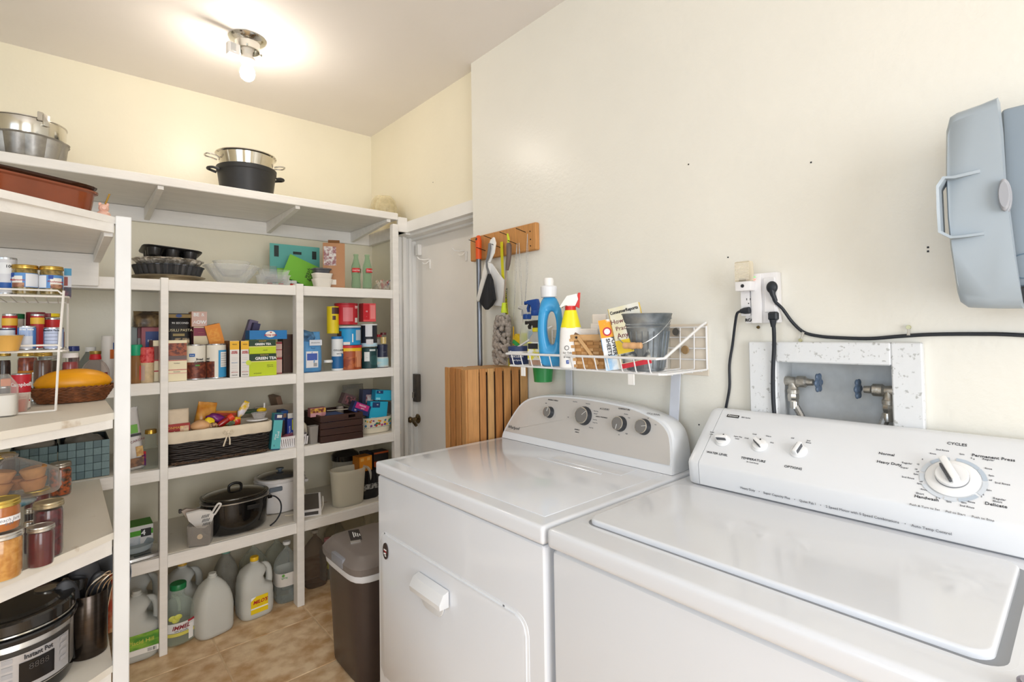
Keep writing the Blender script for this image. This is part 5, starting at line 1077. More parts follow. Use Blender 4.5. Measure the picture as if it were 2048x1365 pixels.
can('yellow cocoa tin standing on the collagen canister', 659, 682, 613, 2.70, z_, '#e8cf1d', [(.72, .96, '#4a2a26', -30, 110), (.5, .65, '#4a2a26', -25, 5)], (), name='cocoa_tin', cat='tin', rim=False)
t = can('orange-brown coffee can at the bottom of the stack of three', 685.5, 731, 693, 2.68, Z3, '#a8502a', [(.05, .55, ('#b8622f', '#8a3a1c', 30), -90, 10), (.10, .88, '#d9936a', 5, 42), (.45, .88, '#c9774a', 45, 85), (.78, .80, '#a92a22', -90, 0)], (), name='coffee_can', cat='can', rim=False)
B().lathe([(.0, 0), (0, 0)], 4) if 0 else None
r = .5*(SX(731, 2.68)-SX(685.5, 2.68)); B().lathe([(r*1.005, .100), (r*1.02, .101), (r*1.02, .118), (r, .1185)], 32, cap0=False).out('yellow_band', mat('#efc31f', .4), t, 'yellow lid band')
z_ = wy(707, 691, 2.68).z+.001; B().lathe([(r*1.03, .1188), (r*1.03, z_-Z3-.002), (r*.9, z_-Z3-.001), (0, z_-Z3-.001)], 32).out('lid', mat('#c8252b', .4), t, 'red lid')
can('bright blue coffee can in the middle of the stack of three', 685, 729, 653, 2.68, z_, '#1f97d0', [(.86, .93, '#1c5e96'), (.25, .80, '#b9c6d2', 12, 62), (.02, .17, '#e9e0da', -50, -18), (.15, .6, '#e8eef2', -8, -2), (.35, .75, '#5a4134', -95, -60)], (), name='coffee_can', rim=False, lid='#d9dcdc', lidh=.007)
z_ = wy(707, 651, 2.68).z+.004
can('red coffee can on top of the stack of three', 680, 723, 607, 2.68, z_, '#bf1f2c', [(.15, .80, '#d9757a', -38, 12), (.10, .32, '#efe6e0', 25, 48), (.75, .9, '#e58f92', 25, 60)], [('100 FILTERS', 42, .84, .006, WINK)], name='coffee_can', rim=False, lid='#a91c28', lidh=.008)
t = can('dark teal drink canister with white swirl, bottom of the pair beside the coffee cans', 730, 760, 696, 2.69, Z3, '#173f42', [(.35, .8, '#dfe6e4', -60, -22), (.15, .92, '#c9d2d0', 42, 66), (.84, .93, '#cdd6d4', -22, 22)], [('___', -40, .55, .006, INK)], name='drink_canister', cat='canister', rim=False)
lw = [c for c in t.children if c.name.startswith('label')][0]; r = .5*(SX(760, 2.69)-SX(730, 2.69))
for k in range(5): 
    rr = .006+.005*k; pts = [((r+.001)*sin(rad(12)+rr*cos(a)/r), -(r+.001)*cos(rad(12)+rr*cos(a)/r), .045+rr*sin(a)) for a in [2*pi*i/24 for i in range(24)]]; B().tube(pts, .0004, 4, closed=True).out('swirl_line', mat('#5fa29d', .5, var=0), lw)
z_ = wy(745, 694, 2.69).z+.001
can('black and pale blue drink canister stacked on the teal one', 730, 760, 649, 2.69, z_, '#22242e', [(0, .16, '#b9d8e6'), (.45, .96, '#d8dade', -50, -2), (.10, .33, '#d6d6d8', -45, 5)], (), name='drink_canister', cat='canister', rim=False, lid='#e9ebea', lidh=.006)
z_ = wy(740, 645, 2.69).z+.004
carton('red box with pink side standing on the black drink canister', 727, 752, 607, 2.70, .06, z_, '#e2575a', [(.1, .95, '#c8232e', 0, .48), (.15, .9, '#ef8a88', .56, .94)], (('10', .25, .55, .012, WINK), ('__', .25, .3, .007, WINK)), side='#b01f2a')
t = T('glass_carafe', 'navy topped drink bottle with pale blue label beside the right end post', 'bottle', (SX(769, 2.69), 2.72, Z3))
r = .5*(SX(781, 2.69)-SX(758, 2.69)); B().lathe([(r*.97, 0), (r, .004), (r*.97, .045), (r*.84, .075), (r*.83, .11), (r*.88, .128), (r*.85, .132), (0, .132)], 32).out('bottle_body', mat('#20263f', .35, var=.03), t, 'navy body')
B().lathe([(r*1.0, .004), (r*1.02, .005), (r*1.0, .045), (r*.93, .06)], 32, cap0=False, cap1=False).out('lower_sleeve', mat('#a5cdd6', .45, col2='#d9d2c6', nscale=8, stretch=(1, 1, 4)), t, 'pale blue and cream sleeve'); txt(t, '_____', .0075, (0, 0, .093), WINK, bend=r*.87)
z_ = Z3+.1325
jar('small spice grinder of yellow granules on the navy bottle', SX(770, 2.70), 2.72, z_, .0175, .068, '#e2c27a', '#5b1f22', 0, name='spice_grinder', cat='spice jar', shoulder=.9, fill=.62, lidh=.014)
jar('spice jar with red cap behind the yellow grinder', SX(757, 2.80), 2.80, Z3, .02, .19, '#c9a27a', '#c8252b', 0, name='spice_jar', cat='spice jar', shoulder=.9, fill=.85, lidh=.016, lab=('#ece6dc', .6, .85, -60, 60))
# ------------------------------------------------------------------ shelf 4 (z = Z4)
t = pouch('white macaroni bag with green patch slumped right of the square post', 258, 294, 818, 2.70, .10, Z4, '#d9d4cf', bands=[(.60, .74, .10, .80, '#6cae3c'), (.55, .59, .1, .95, '#2c2a2a'), (.06, .2, .02, .98, ('#8a5f3c', '#54392a', 50)), (.22, .38, .55, .95, ('#b98a4a', '#d9b36e', 60))], texts=[('MACARONI', .55, .47, .0135, mat('#7a2430', .5, var=0), 10)], tilt=-6)
jar('tall empty glass bottle with gold lid beside the macaroni bag', SX(303, 2.71), 2.72, Z4, .033, .165, '#c9c5b8', '#b8923f', name='glass_bottle', cat='bottle', shoulder=.55, lr=.62, empty=True, lab=(('#c8333f', '#5b2a6c'), .12, .48, -75, -35))
# wicker basket
bx0, bx1 = SX(333, 2.64), SX(548, 2.64); bcx = (bx0+bx1)/2; bhx = (bx1-bx0)/2; BH = .148
t = T('wicker_basket', 'long dark wicker basket with cream cloth liner and bow', 'basket', (bcx, 2.755, Z4))
DKW = mat('#2e2723', .45, var=.3, nscale=40); DKW2 = mat('#5b4432', .5, var=.25, nscale=40)
B().loft([(.003, bhx*.90, .088), (BH*.66, bhx*.94, .094), (BH*.66, bhx*.92, .090), (.008, bhx*.88, .084)], 40, 7).out('basket_core', mat('#1b1715', .8, var=0), t)
random.seed(11); b = B(); nr = 13
def sup(a, hx, hy, n=7):
    k = (abs(cos(a))**n+abs(sin(a))**n)**(-1/n); return hx*cos(a)*k, hy*sin(a)*k
for row in range(nr):
    f = row/nr; z = .006+BH*.80*f
    pts = []; ph = pi*(row % 2)
    N = 150
    for i in range(N):
        a = 2*pi*i/N; o_ = .0022*sin(24*a+ph); x, y = sup(a, bhx*(.905+.055*f)+.0025+o_, .0895+.0095*f+.0025+o_); pts.append((x, y, z+.0014*sin(7*a+row*2)))
    b.tube(pts, .0052, 6, closed=True)
o = b.out('wicker_weave', DKW, t, ang=180); o['kind'] = 'stuff'
b = B()
for k in range(34):
    x = -bhx*.88+bhx*1.76*k/33; b.tube([(x-.016, -.0935, .006+.010*(k % 2)), (x, -.0985, .012), (x+.018, -.0935, .018-.010*(k % 2))], .0022, 5)
o = b.out('base_braid', DKW2, t); o['kind'] = 'stuff'
LIN = mat('#e6d8c0', .8, var=.05, nscale=18, bump=.5, bscale=22)
random.seed(2); b = B()
b.loft([(BH*.68, bhx*1.0, .107), (BH*.72, bhx*1.01, .109), (BH*.85, bhx*1.015, .110), (BH*.98, bhx*1.015, .110), (BH*1.02, bhx*.995, .105), (BH*1.0, bhx*.965, .098), (BH*.5, bhx*.93, .092)], 64, 7, (False, False)); b.jitter(.0016); b.out('cloth_liner', LIN, t, 'cream cloth liner', ang=180)
b = B(); x0 = .02
b.ell((x0, -.115, BH*.84), .008, .006, .007, 10, 8)
for s in (-1, 1): b.tube([(x0, -.113, BH*.84), (x0+s*.014, -.115, BH*.90), (x0+s*.022, -.114, BH*.84), (x0+s*.012, -.114, BH*.78), (x0, -.113, BH*.83)], .0028, 6)
b.tube([(x0, -.112, BH*.82), (x0-.012, -.114, BH*.6), (x0-.02, -.112, BH*.42)], .0034, 6); b.tube([(x0, -.112, BH*.82), (x0+.006, -.114, BH*.6), (x0+.006, -.112, BH*.45)], .0034, 6)
b.out('bow_tie', LIN, t)
BZ = Z4+BH
def inb(px, Y=2.75): return SX(px, Y)
# contents of the basket
def blob(lb, cat, name, px, Y, z, rx, ry, rz_, m_, rot=(0, 0, 0), parts=None, wob=.06):
    random.seed(int(px)); s1, s2 = random.uniform(0, 6), random.uniform(0, 6)
    t = T(name, lb, cat, (inb(px, Y), Y, z), rot=tuple(rad(a) for a in rot))
    B().ell((0, 0, 0), rx, ry, rz_, 20, 14, lambda q: wob*sin(5*q.x+s1)*cos(4*q.z+s2)).out(parts or 'packet_body', m_, t, ang=180); return t
t = pouch('cream and red rice cracker bag at the left end of the wicker basket', 334, 381, 820, 2.70, .06, Z4+.05, '#e2cfb4', bands=[(.50, .68, .02, .98, '#a52a22'), (.40, .49, .04, .55, '#4f7a4e'), (.05, .38, .08, .48, '#e6d79a'), (.04, .62, .56, .93, ('#e0b394', '#efd6b0', 80))], texts=[('SONMARY', .34, .59, .015, mat('#e6b24a', .5, var=0)), ('bread crisps', .30, .44, .007, WINK)], rough=.3)
pouch('orange snack bag standing up in the wicker basket', 384, 424, 809, 2.78, .05, Z4+.08, '#d07f20', col2='#e6a03c', tilt=10, rough=.2)
pouch('orange and yellow bag lying across the back of the wicker basket', 410, 475, 827, 2.79, .05, Z4+.10, '#e39a3f', bands=[(.78, .92, .1, .9, '#c9482a')], tilt=7, texts=[('8.1', .55, .5, .02, INK)])
blob('peach coloured round bread roll in a bag near the left of the wicker basket', 'bread', 'bread_roll', 402, 2.70, BZ+.012, .042, .035, .026, mat('#d9a878', .4, var=.1, nscale=9), parts='roll_crust')
blob('purple shiny snack packet in the middle of the wicker basket', 'snack packet', 'snack_packet', 432, 2.74, BZ+.032, .040, .022, .022, mat('#7d2a78', .25, var=.3, nscale=16), (0, 20, 0), wob=.15)
blob('small bright yellow packet in front of the purple one', 'snack packet', 'snack_packet', 418, 2.695, BZ+.022, .022, .012, .024, mat('#efd011', .3, var=.1), (0, 35, 0), wob=.12)
blob('packet of mixed nuts near the front of the wicker basket', 'snack packet', 'snack_packet', 425, 2.685, BZ+.008, .022, .014, .014, mat('#6b4630', .4, col2='#c9a072', nscale=80), wob=.1)
t = T('sauce_bottle', 'small red bottle with orange-red cap lying in the wicker basket', 'bottle', (inb(446), 2.70, BZ+.020), rot=(0, rad(58), 0))
B().lathe([(.0, -.035), (.012, -.034), (.014, -.02), (.014, .012), (.012, .018)], 18).out('bottle_body', mat('#a01c18', .2, coat=.5), t); B().lathe([(.014, .014), (.017, .017), (.017, .036), (.014, .038), (0, .038)], 20).out('cap', mat('#e6482a', .4), t)
blob('crumpled clear and grey wrapper beside the red bottle', 'wrapper', 'wrapper', 460, 2.71, BZ+.012, .024, .018, .018, mat('#b9b4a8', .15, col2='#7d8f6c', nscale=30, trans=.3), wob=.25)
t = T('snack_packet', 'yellow and white twisted packet sticking up out of the basket', 'snack packet', (inb(483), 2.74, BZ+.052), rot=(0, rad(28), 0))
B().loft([(-.045, .012, .006), (-.03, .005, .005), (-.01, .016, .008), (.03, .018, .009), (.045, .012, .004), (.05, .014, .002)], 20, 2.5).jitter(.0015).out('packet_body', mat('#edc21c', .3, col2='#e9e2ea', nscale=28), t)
blob('yellow packet with red top at the foot of the twisted packet', 'snack packet', 'snack_packet', 474, 2.705, BZ+.012, .018, .012, .022, mat('#edc81f', .3, col2='#c9342a', nscale=22), wob=.12)
t = T('green_tray', 'dark green plastic tray edge at the back of the wicker basket', 'tray', (inb(500, 2.82), 2.82, BZ+.030)); B().loft([(0, .052, .03), (.012, .056, .033), (.013, .060, .036), (.010, .060, .036)], 32, 5).out('tray_body', mat('#3f5a3c', .4), t)
t = T('plastic_cup', 'small clear ribbed plastic cup on a white lid at the right of the basket', 'cup', (inb(518, 2.72), 2.72, BZ+.011)); B().lathe([(.022, 0), (.024, .003), (.033, .026), (.036, .028), (.034, .029), (.022, .004)], 48, wob=lambda a, z: .015*sin(24*a)).out('cup_wall', mat('#f3f0ee', .1, var=0, trans=.85, ior=1.08), t)
t = T('saucer', 'flat white plastic lid under the ribbed cup', 'saucer', (inb(514, 2.72), 2.72, BZ+.004)); B().lathe([(.046, 0), (.048, .002), (.047, .006), (0, .006)], 36, sy=.8).out('lid_disc', WHITE, t)
t = T('yellow_scoop', 'yellow scoop with white stick behind the ribbed cup', 'scoop', (inb(523, 2.78), 2.78, BZ+.035)); B().ell((0, 0, .008), .024, .014, .012).out('scoop_bowl', mat('#eec31d', .35), t); B().tube([(.012, 0, .01), (.013, 0, .042)], .004, 8).out('stick', WHITE, t)
# right of the basket
t = pouch('grey-beige bag hump behind the wicker basket and blue boxes', 512, 596, 813, 2.92, .10, Z4, '#b9a994', rough=.6)
carton('brown kraft card leaning in the corner behind the blue boxes', 566, 576, 792, 3.02, .14, Z4+.06, '#8b6a52', tilt=-14)
carton('turquoise and navy foil box standing behind the white slotted basket', 541, 559, 829, 2.675, .045, Z4, '#5fb8bb', [(.82, 1, '#20305f'), (.88, .96, '#e6e2da', .3, .85), (0, .03, '#20305f')], (('Food', .62, .42, .015, WINK, 90), ('Wrap', .34, .36, .012, WINK, 90), ('5', .3, .12, .012, INK)), side='#3c8f98', tilt=6)
carton('navy box with orange corner behind the turquoise box', 556, 563, 835, 2.74, .05, Z4+.0, '#24386f', [(.30, .48, '#d9562a')])
carton('navy and brown syrup box between the foil boxes', 562, 576, 822, 2.78, .08, Z4, '#1f4a86', [(.0, .72, '#3a2a26'), (.80, .92, '#8a6a52', .25, .75)])
carton('navy zip-bag box with yellow stripe, its white flap folded up', 574, 589, 838, 2.74, .05, Z4+.03, '#26409a', [(.45, .96, '#d6dc3c', .62, .82)], (('Reynolds', .3, .5, .009, WINK, 90), ('bags', .55, .3, .007, WINK, 90)))
carton('white box flap above the navy zip-bag box', 575, 587, 827, 2.75, .004, wy(581, 838, 2.75).z+.002, '#e3dfd8', name='box_flap_card', cat='card')
# white slotted plastic basket
x0, x1 = SX(553, 2.68), SX(617, 2.68); t = T('slotted_basket', 'white slotted plastic basket beside the thin right post', 'basket', ((x0+x1)/2, 2.745, Z4)); hx = (x1-x0)/2; hh = .060
WP = mat('#ece8e8', .4, var=.02)
B().loft([(0, hx*.86, .058), (.004, hx*.87, .059), (.010, hx*.88, .060), (.010, hx*.86, .058), (.005, hx*.85, .057)], 36, 6).out('basket_base', WP, t)
B().loft([(hh-.014, hx*.965, .067), (hh-.003, hx*.98, .069), (hh, hx*1.01, .072), (hh-.001, hx*.96, .067), (hh-.014, hx*.95, .065)], 36, 6, (False, False)).out('rim', WP, t)
for k in range(15):
    x = -hx*.92+hx*1.84*k/14; B().prism([(x*.93-.0035, .008), (x*.93+.0035, .008), (x+.0035, hh-.012), (x-.0035, hh-.012)], -.0655, -.063, 'y').xf(Matrix.Rotation(rad(0), 4, 'X')).out('slat', WP, t)
for k in range(7):
    y = -.055+.11*k/6; B().prism([(y*.9-.0035, .008), (y*.9+.0035, .008), (y+.0035, hh-.012), (y-.0035, hh-.012)], -hx*.96, -hx*.94, 'x').out('slat', WP, t)
blob('pink packet lying in the white slotted basket', 'packet', 'pink_packet', 585, 2.745, Z4+.040, .056, .045, .024, mat('#b06a78', .35, col2='#8a4358', nscale=16), wob=.08)
t = T('cream_pouch', 'cream pouch at the right end of the slotted basket', 'pouch', (inb(609, 2.75), 2.75, Z4+.075), rot=(0, rad(-18), 0)); B().ell((0, 0, 0), .014, .022, .036).out('pouch_body', mat('#cfc4ae', .6), t)
t = T('clear_container', 'frosted clear plastic container left of the dark wooden crate', 'container', (SX(626.5, 2.69), 2.70, Z4)); B().loft([(0, .019, .017), (.09, .024, .022), (.092, .0255, .0235), (.092, .0225, .0205), (.004, .017, .015)], 28, 5).out('container_wall', mat('#c6c0b8', .25, var=0, trans=.55, ior=1.1), t)
# dark wooden crate
x0, x1 = SX(648, 2.665), SX(720, 2.665); Lc = .228; t = T('dark_crate', 'dark brown stained wooden crate with hand hole', 'crate', (1.0, 2.666, Z4), -3)
DW2 = mat('#3d241b', .5, var=.2, nscale=8, stretch=(1, 8, 8), bump=.3); hC = wy(684, 828, 2.665).z-Z4
nz = 4; g = .0012; sh_ = (hC-.0)/nz
for k in range(nz):
    z0, z1 = k*sh_+g, (k+1)*sh_-g
    if k == nz-1:
        B().bx((0, 0, z0), (.148, .009, z1), .001).out('plank', DW2, t); B().bx((.185, 0, z0), (Lc, .009, z1), .001).out('plank', DW2, t); B().bx((.148, 0, z0), (.185, .009, z0+.010), .001).out('plank', DW2, t); B().bx((.148, 0, z1-.008), (.185, .009, z1), .001).out('plank', DW2, t)
    else: B().bx((0, 0, z0), (Lc, .009, z1), .001).out('plank', DW2, t)
    B().bx((0, .0095, z0), (.009, .30, z1), .001).out('plank', DW2, t); B().bx((Lc-.009, .0095, z0), (Lc, .30, z1), .001).out('plank', DW2, t); B().bx((.0095, .291, z0), (Lc-.0095, .30, z1), .001).out('plank', DW2, t)
B().bx((.0095, .0095, .002), (Lc-.0095, .29, .01)).out('base_board', DW2, t)
cz = Z4+hC
carton('pink fruit tea box standing up at the back left of the dark crate', 620, 651, 812, 2.74, .04, cz-.012, '#c98a8a', [(.45, .95, ('#7a2f2f', '#e2b24a', 50)), (.05, .42, '#d9a0a4', .0, .7)], h=.046, side='#b56d72')
carton('blue and white box filling the front of the dark crate', 655, 688, 829, 2.70, .12, Z4+.05, '#44609c', [(.9, 1, '#d6d8e0')], h=hC-.056, name='snack_box')
carton('blue label box showing through the hand hole of the dark crate', 672, 689, 829, 2.678, .012, cz-.034, '#3d8fc4', [(.0, .35, '#b8333a')], h=.018)
t = T('spice_tin', 'small pale tin in the back of the dark crate', 'tin', (SX(679, 2.86), 2.86, cz-.03)); B().lathe([(0, 0), (.019, 0), (.02, .002), (.02, .045), (.0, .046)], 24).out('tin_body', mat('#b3a596', .4, col2='#8d8478', nscale=40), t)
t = T('ruler', 'pale wooden stick lying across the dark crate', 'stick', (SX(672, 2.80), 2.80, cz+.002), -14); B().bx((-.05, -.006, 0), (.08, .006, .004)).out('stick_body', mat('#c9bda6', .6), t)
carton('grey and red candy box tilted behind the freezer bag box', 681, 706, 794, 2.84, .05, cz+.004, '#6a5252', [(.15, .8, ('#a9686a', '#4a3a3c', 50), .2, .95)], tilt=22)
t = pouch('clear crumpled plastic bag behind the blue boxes', 688, 730, 770, 2.98, .06, Z4+.12, '#d6d2c6', trans=.75, rough=.12)
# floral bowl
xc = SX(746, 2.74); t = T('floral_dish', 'cream ceramic dish with flower pattern beside the dark crate', 'dish', (1.345, 2.775, Z4))
CER = mat('#e9dfc8', .25, var=.03, coat=.4)
B().loft([(0, .078, .060), (.004, .084, .066), (.05, .092, .074), (.088, .097, .079), (.091, .099, .081), (.091, .094, .076), (.02, .084, .066)], 56, 3.2, (True, False)).out('dish_wall', CER, t)
random.seed(21); fl_c = ['#c8402a', '#e6b52c', '#c43f70', '#3f7f4a', '#2f6f8f', '#e07a2a', '#7a3f8a']
for k in range(26):
    u = random.uniform(-.075, .075); zz = random.uniform(.045, .080); kk = (abs(u/.094)**3.2); yy = -(.0755*(1-kk)**(1/3.2))-.0008
    B().ell((u, yy-.001*(zz-.05)*10, zz), .0075, .0012, .0065, 8, 6).out('flower', mat(random.choice(fl_c), .4, var=.15), t)
for k in range(18): 
    u = -.078+.156*k/17; yy = -(.0735*(1-(abs(u/.092)**3.2))**(1/3.2))-.0016; B().ell((u, yy, .036), .0025, .0008, .002, 6, 4).out('dot', mat('#4a8f7a', .4), t)
t = carton('navy and pink freezer bag box leaning above the floral dish', 700, 736, 795, 2.715, .045, Z4+.10, '#26356f', [(.42, .95, '#c92f7c', .12, .88)], (('FREEZER', .5, .76, .0115, WINK), ('quart', .55, .54, .010, WINK), ('30', .18, .2, .012, WINK)), tilt=24, h=.058, side='#1d2852')
carton('lower bright cyan sandwich bag box standing in the floral dish', 736, 771, 806, 2.72, .045, Z4+.048, '#27aed0', [(.72, .97, '#1d3f6f', .12, .55), (.05, .28, '#8fdcec', .1, .35)], (('90', .4, .85, .010, WINK),), tilt=6, side='#1f8fb5')
carton('upper cyan sandwich bag box lying on the lower one', 749, 782, 783, 2.73, .05, wy(753, 806, 2.73).z+.004, '#27aed0', [(.65, .95, '#1d3f6f', .05, .45), (.06, .26, '#8fdcec', .05, .3)], (('90', .22, .8, .010, WINK),), tilt=6, side='#1f8fb5')
carton('navy box with white bag behind the cyan boxes', 722, 756, 781, 2.80, .05, Z4+.09, '#3b3f58', [(.2, .8, ('#d9d4d0', '#8a3f4a', 30), .2, .9)], tilt=4)
carton('slim dark grey box standing behind the cyan boxes', 767, 781, 806, 2.80, .05, Z4+.05, '#5d5a58')
# ------------------------------------------------------------------ shelf 5 (z = Z5)
carton('white and green box with a black number 4 beside the square post', 256, 308, 1052, 2.80, .11, Z5, '#e6e4e0', [(.62, .82, '#58ac2c'), (.55, .86, '#2a2a2a', .52, .92), (.1, .55, ('#d9dde0', '#aebcc4', 14), 0, .5)], (('4', .62, .70, .030, WINK, 0, 1, .001),), side='#4d9a2a')
t = T('kitchen_scale', 'silver and glass kitchen scale on the shelf beside the square post', 'scale', (SX(281, 2.72), 2.745, Z5), 8)
B().loft([(0, .075, .070), (.006, .082, .076), (.016, .080, .074), (.019, .074, .068)], 40, 5).out('scale_base', mat('#b9b7b2', .25, .7), t); B().bx((-.03, -.066, .0185), (.03, -.046, .0200), .001).out('display', mat('#4a4d4c', .2), t)
B().lathe([(.02, .019), (.02, .024), (.055, .028), (.064, .052), (.066, .053), (.058, .032), (0, .030)], 36, c=(-.01, .01, 0)).out('weighing_bowl', mat('#c8d4d8', .1, var=0, trans=.5, ior=1.2), t)
# grater / slicer in clear box
t = T('clear_bin', 'clear plastic bin with a round hole at the front of the shelf', 'bin', (SX(404, 2.69), 2.715, Z5), -20)
B().loft([(0, .042, .044), (.003, .044, .046), (.092, .047, .049), (.092, .0445, .0465), (.005, .041, .043)], 32, 8, (True, True)).out('bin_wall', mat('#d9d4cd', .15, var=0, trans=.82, ior=1.08), t)
B().lathe([(.0001, -.0508), (.011, -.0508), (.012, -.0475)], 24, (.006, .002, .045), 'y').out('round_knob', SS, t, 'round shiny knob')
t = T('white_slicer', 'white kitchen slicer head with slots standing in the clear bin', 'slicer', (SX(404, 2.69), 2.712, Z5+.105), rot=(rad(18), rad(-4), rad(-12)))
B().prism([(-.052, .05), (.0, .052), (.042, .035), (.054, .012), (.042, -.022), (.012, -.045), (-.018, -.034), (-.046, .012)], -.008, .008, 'y', .003).out('slicer_plate', WHITE, t)
for r_ in range(3):
    for c_ in range(5): B().box((.008+.006*c_+.0*r_, -.009, -.022+.021*r_), (.0022, .003, .015), 0, (0, 22, 0)).out('slot', mat('#3d3b39', .6), t)
B().tubes([(.045, 0, .022), (.068, -.005, .062), (.078, -.006, .068), (.082, -.006, .058), (.055, 0, .012)], .0045, 8).out('loop_handle', WHITE, t)
t = T('grey_slicer_part', 'grey-brown plastic slicer part behind the white slicer head', 'slicer part', (SX(390, 2.74), 2.765, Z5+.094)); B().prism([(-.05, .055), (-.03, .062), (.045, .04), (.05, .0), (-.02, 0)], -.012, .012, 'y', .003).out('part_body', mat('#b5a596', .4), t); B().bx((-.058, -.008, .045), (-.046, .008, .062), .002).out('knob', mat('#4a4645', .4), t)
# slow cooker
def cooker(lb, px, Y, rx, ry, h, body, cordpts, lidcol, knobfn, rimcol, handlecol, name='slow_cooker', trim=None):
    t = T(name, lb, 'slow cooker', (SX(px, Y), Y, Z5+.006))
    b = B().loft([(0, rx*.86, ry*.86), (.012, rx*.93, ry*.93), (h*.55, rx*.98, ry*.98), (h*.86, rx, ry), (h*.88, rx*.98, ry*.98)], 56, 2.25); b.out('cooker_body', body, t)
    for sx in (-.5, .5):
        for sy in (-.5, .5): B().lathe([(.012, -.006), (.012, .002)], 10, (rx*sx, ry*sy, 0)).out('foot', INK, t)
    B().loft([(h*.86, rx*.97, ry*.97), (h*.865, rx*1.02, ry*1.02), (h*.885, rx*1.02, ry*1.02), (h*.89, rx*.97, ry*.97)], 56, 2.25).out('metal_rim', trim or rimcol, t)
    B().loft([(h*.88, rx*.93, ry*.93), (h*.96, rx*1.0, ry*1.0), (h*.985, rx*1.0, ry*1.0), (h*.99, rx*.90, ry*.90)], 56, 2.25).out('crock_rim', rimcol, t)
    l = B().loft([(h*.985, rx*.91, ry*.91), (h*1.0, rx*.90, ry*.90), (h*1.05, rx*.72, ry*.72), (h*1.10, rx*.38, ry*.38), (h*1.115, rx*.12, ry*.12)], 56, 2.25).out('glass_lid', lidcol, t)
    B().loft([(h*.985, rx*.915, ry*.915), (h*1.002, rx*.92, ry*.92), (h*1.006, rx*.905, ry*.905)], 56, 2.25, (False, False)).out('lid_band', SS, l)
    knobfn(l, h)
    for s in (1, -1): B().box((s*rx*.99, -.01, h*.72), (.03, .06, .016), .006, None, 2).out('side_handle', handlecol, t)
    return t
def k1(l, h): B().tubes([(-.028, 0, h*1.10), (-.024, 0, h*1.10+.022), (0, 0, h*1.10+.030), (.024, 0, h*1.10+.022), (.028, 0, h*1.10)], .0065, 8).out('lid_handle', mat('#151515', .25), l)
def k2(l, h): B().lathe([(.008, h*1.10), (.010, h*1.15), (.020, h*1.18), (.019, h*1.21), (0, h*1.215)], 20).out('lid_knob', mat('#5d6a76', .4), l)
BLK = mat('#121212', .12, var=0, coat=.5)
t = cooker('oval black slow cooker with glass lid on the lower shelf', 470, 2.81, .148, .122, .165, BLK, None, mat('#201c18', .06, var=0, coat=1), k1, BLK, BLK, trim=mat('#b9b2a8', .25, .6))
B().box((.05, -.125, .115), (.055, .006, .02), .003).out('front_grip', mat('#1d1d1d', .3), t)
pts = [(.15, -.02, .12), (.175, -.04, .115), (.19, -.07, .09), (.185, -.09, .05), (.16, -.10, .015), (.13, -.105, -.002)]
B().tubes(pts, .0035, 8).out('power_cord', RUB, t)
WC_ = mat('#e6e2df', .3, var=.02)
t = cooker('white slow cooker with dark glass lid behind the thin right post', 559, 2.95, .125, .11, .175, WC_, None, mat('#4a4c50', .08, var=0, coat=1), k2, WC_, WC_)
B().bx((-.085, -.1145, .118), (-.02, -.104, .142), .004).out('grey_grip', mat('#6c757e', .4), t, 'grey recessed grip'); B().tubes([(.07, -.10, .16), (.085, -.125, .12), (.088, -.13, .05), (.07, -.16, .004), (.02, -.165, -.002), (-.02, -.15, -.002)], .0032, 8).out('power_cord', mat('#d9cdb4', .5), t, 'cream cord')
# white device with screen
t = T('digital_clock', 'white tilted device with dark panel on the lower shelf beside the thin post', 'device', (SX(627, 2.72), 2.755, Z5), -18)
b = B(); b.prism([(-.055, 0), (.055, 0), (.055, .085), (.035, .092), (-.055, .030)], -.045, .045, 'x', .003); b.out('device_case', WC_, t)
q = B(); q.prism([(-.050, .0345), (.032, .0915), (.034, .0905), (-.048, .0335)], -.037, .034, 'x'); q.out('dark_panel', mat('#5a544d', .2), t)
B().bx((-.036, -.0575, .008), (.030, -.0545, .024)).out('display', mat('#3d3a38', .2), t); B().tubes([(.046, -.02, .01), (.056, 0, .04), (.055, .03, .07), (.05, .05, .02)], .003, 6).out('power_cord', mat('#e6dfd2', .4), t)
# pitcher
t = T('plastic_pitcher', 'frosted oval plastic pitcher with loop handle on the lower shelf', 'pitcher', (SX(697, 2.74), 2.76, Z5))
FP = mat('#efe9d6', .35, var=0, trans=.52, ior=1.12)
B().loft([(0, .078, .048), (.006, .082, .052), (.10, .088, .057), (.175, .093, .061), (.178, .095, .063), (.195, .096, .064), (.195, .092, .060), (.17, .089, .057), (.008, .078, .048)], 56, 2.6).out('pitcher_wall', FP, t)
B().tubes([(.088, 0, .182), (.112, 0, .180), (.130, 0, .155), (.132, 0, .11), (.122, 0, .07), (.098, 0, .055), (.086, 0, .06)], .0075, 10).out('loop_handle', FP, t)
t = T('blender_jar', 'clear jar with glossy black lid behind the pitcher', 'jar', (SX(690, 2.92), 2.93, Z5)); B().lathe([(0, 0), (.062, 0), (.066, .01), (.072, .22)], 36, cap1=False).out('jar_wall', mat('#d9d4c8', .12, var=0, trans=.8, ior=1.06), t); B().lathe([(.073, .205), (.077, .207), (.078, .235), (.070, .245), (.045, .262), (.02, .268), (0, .268)], 36).out('black_lid', BLK, t, 'glossy black lid')
z_ = Z5+.155
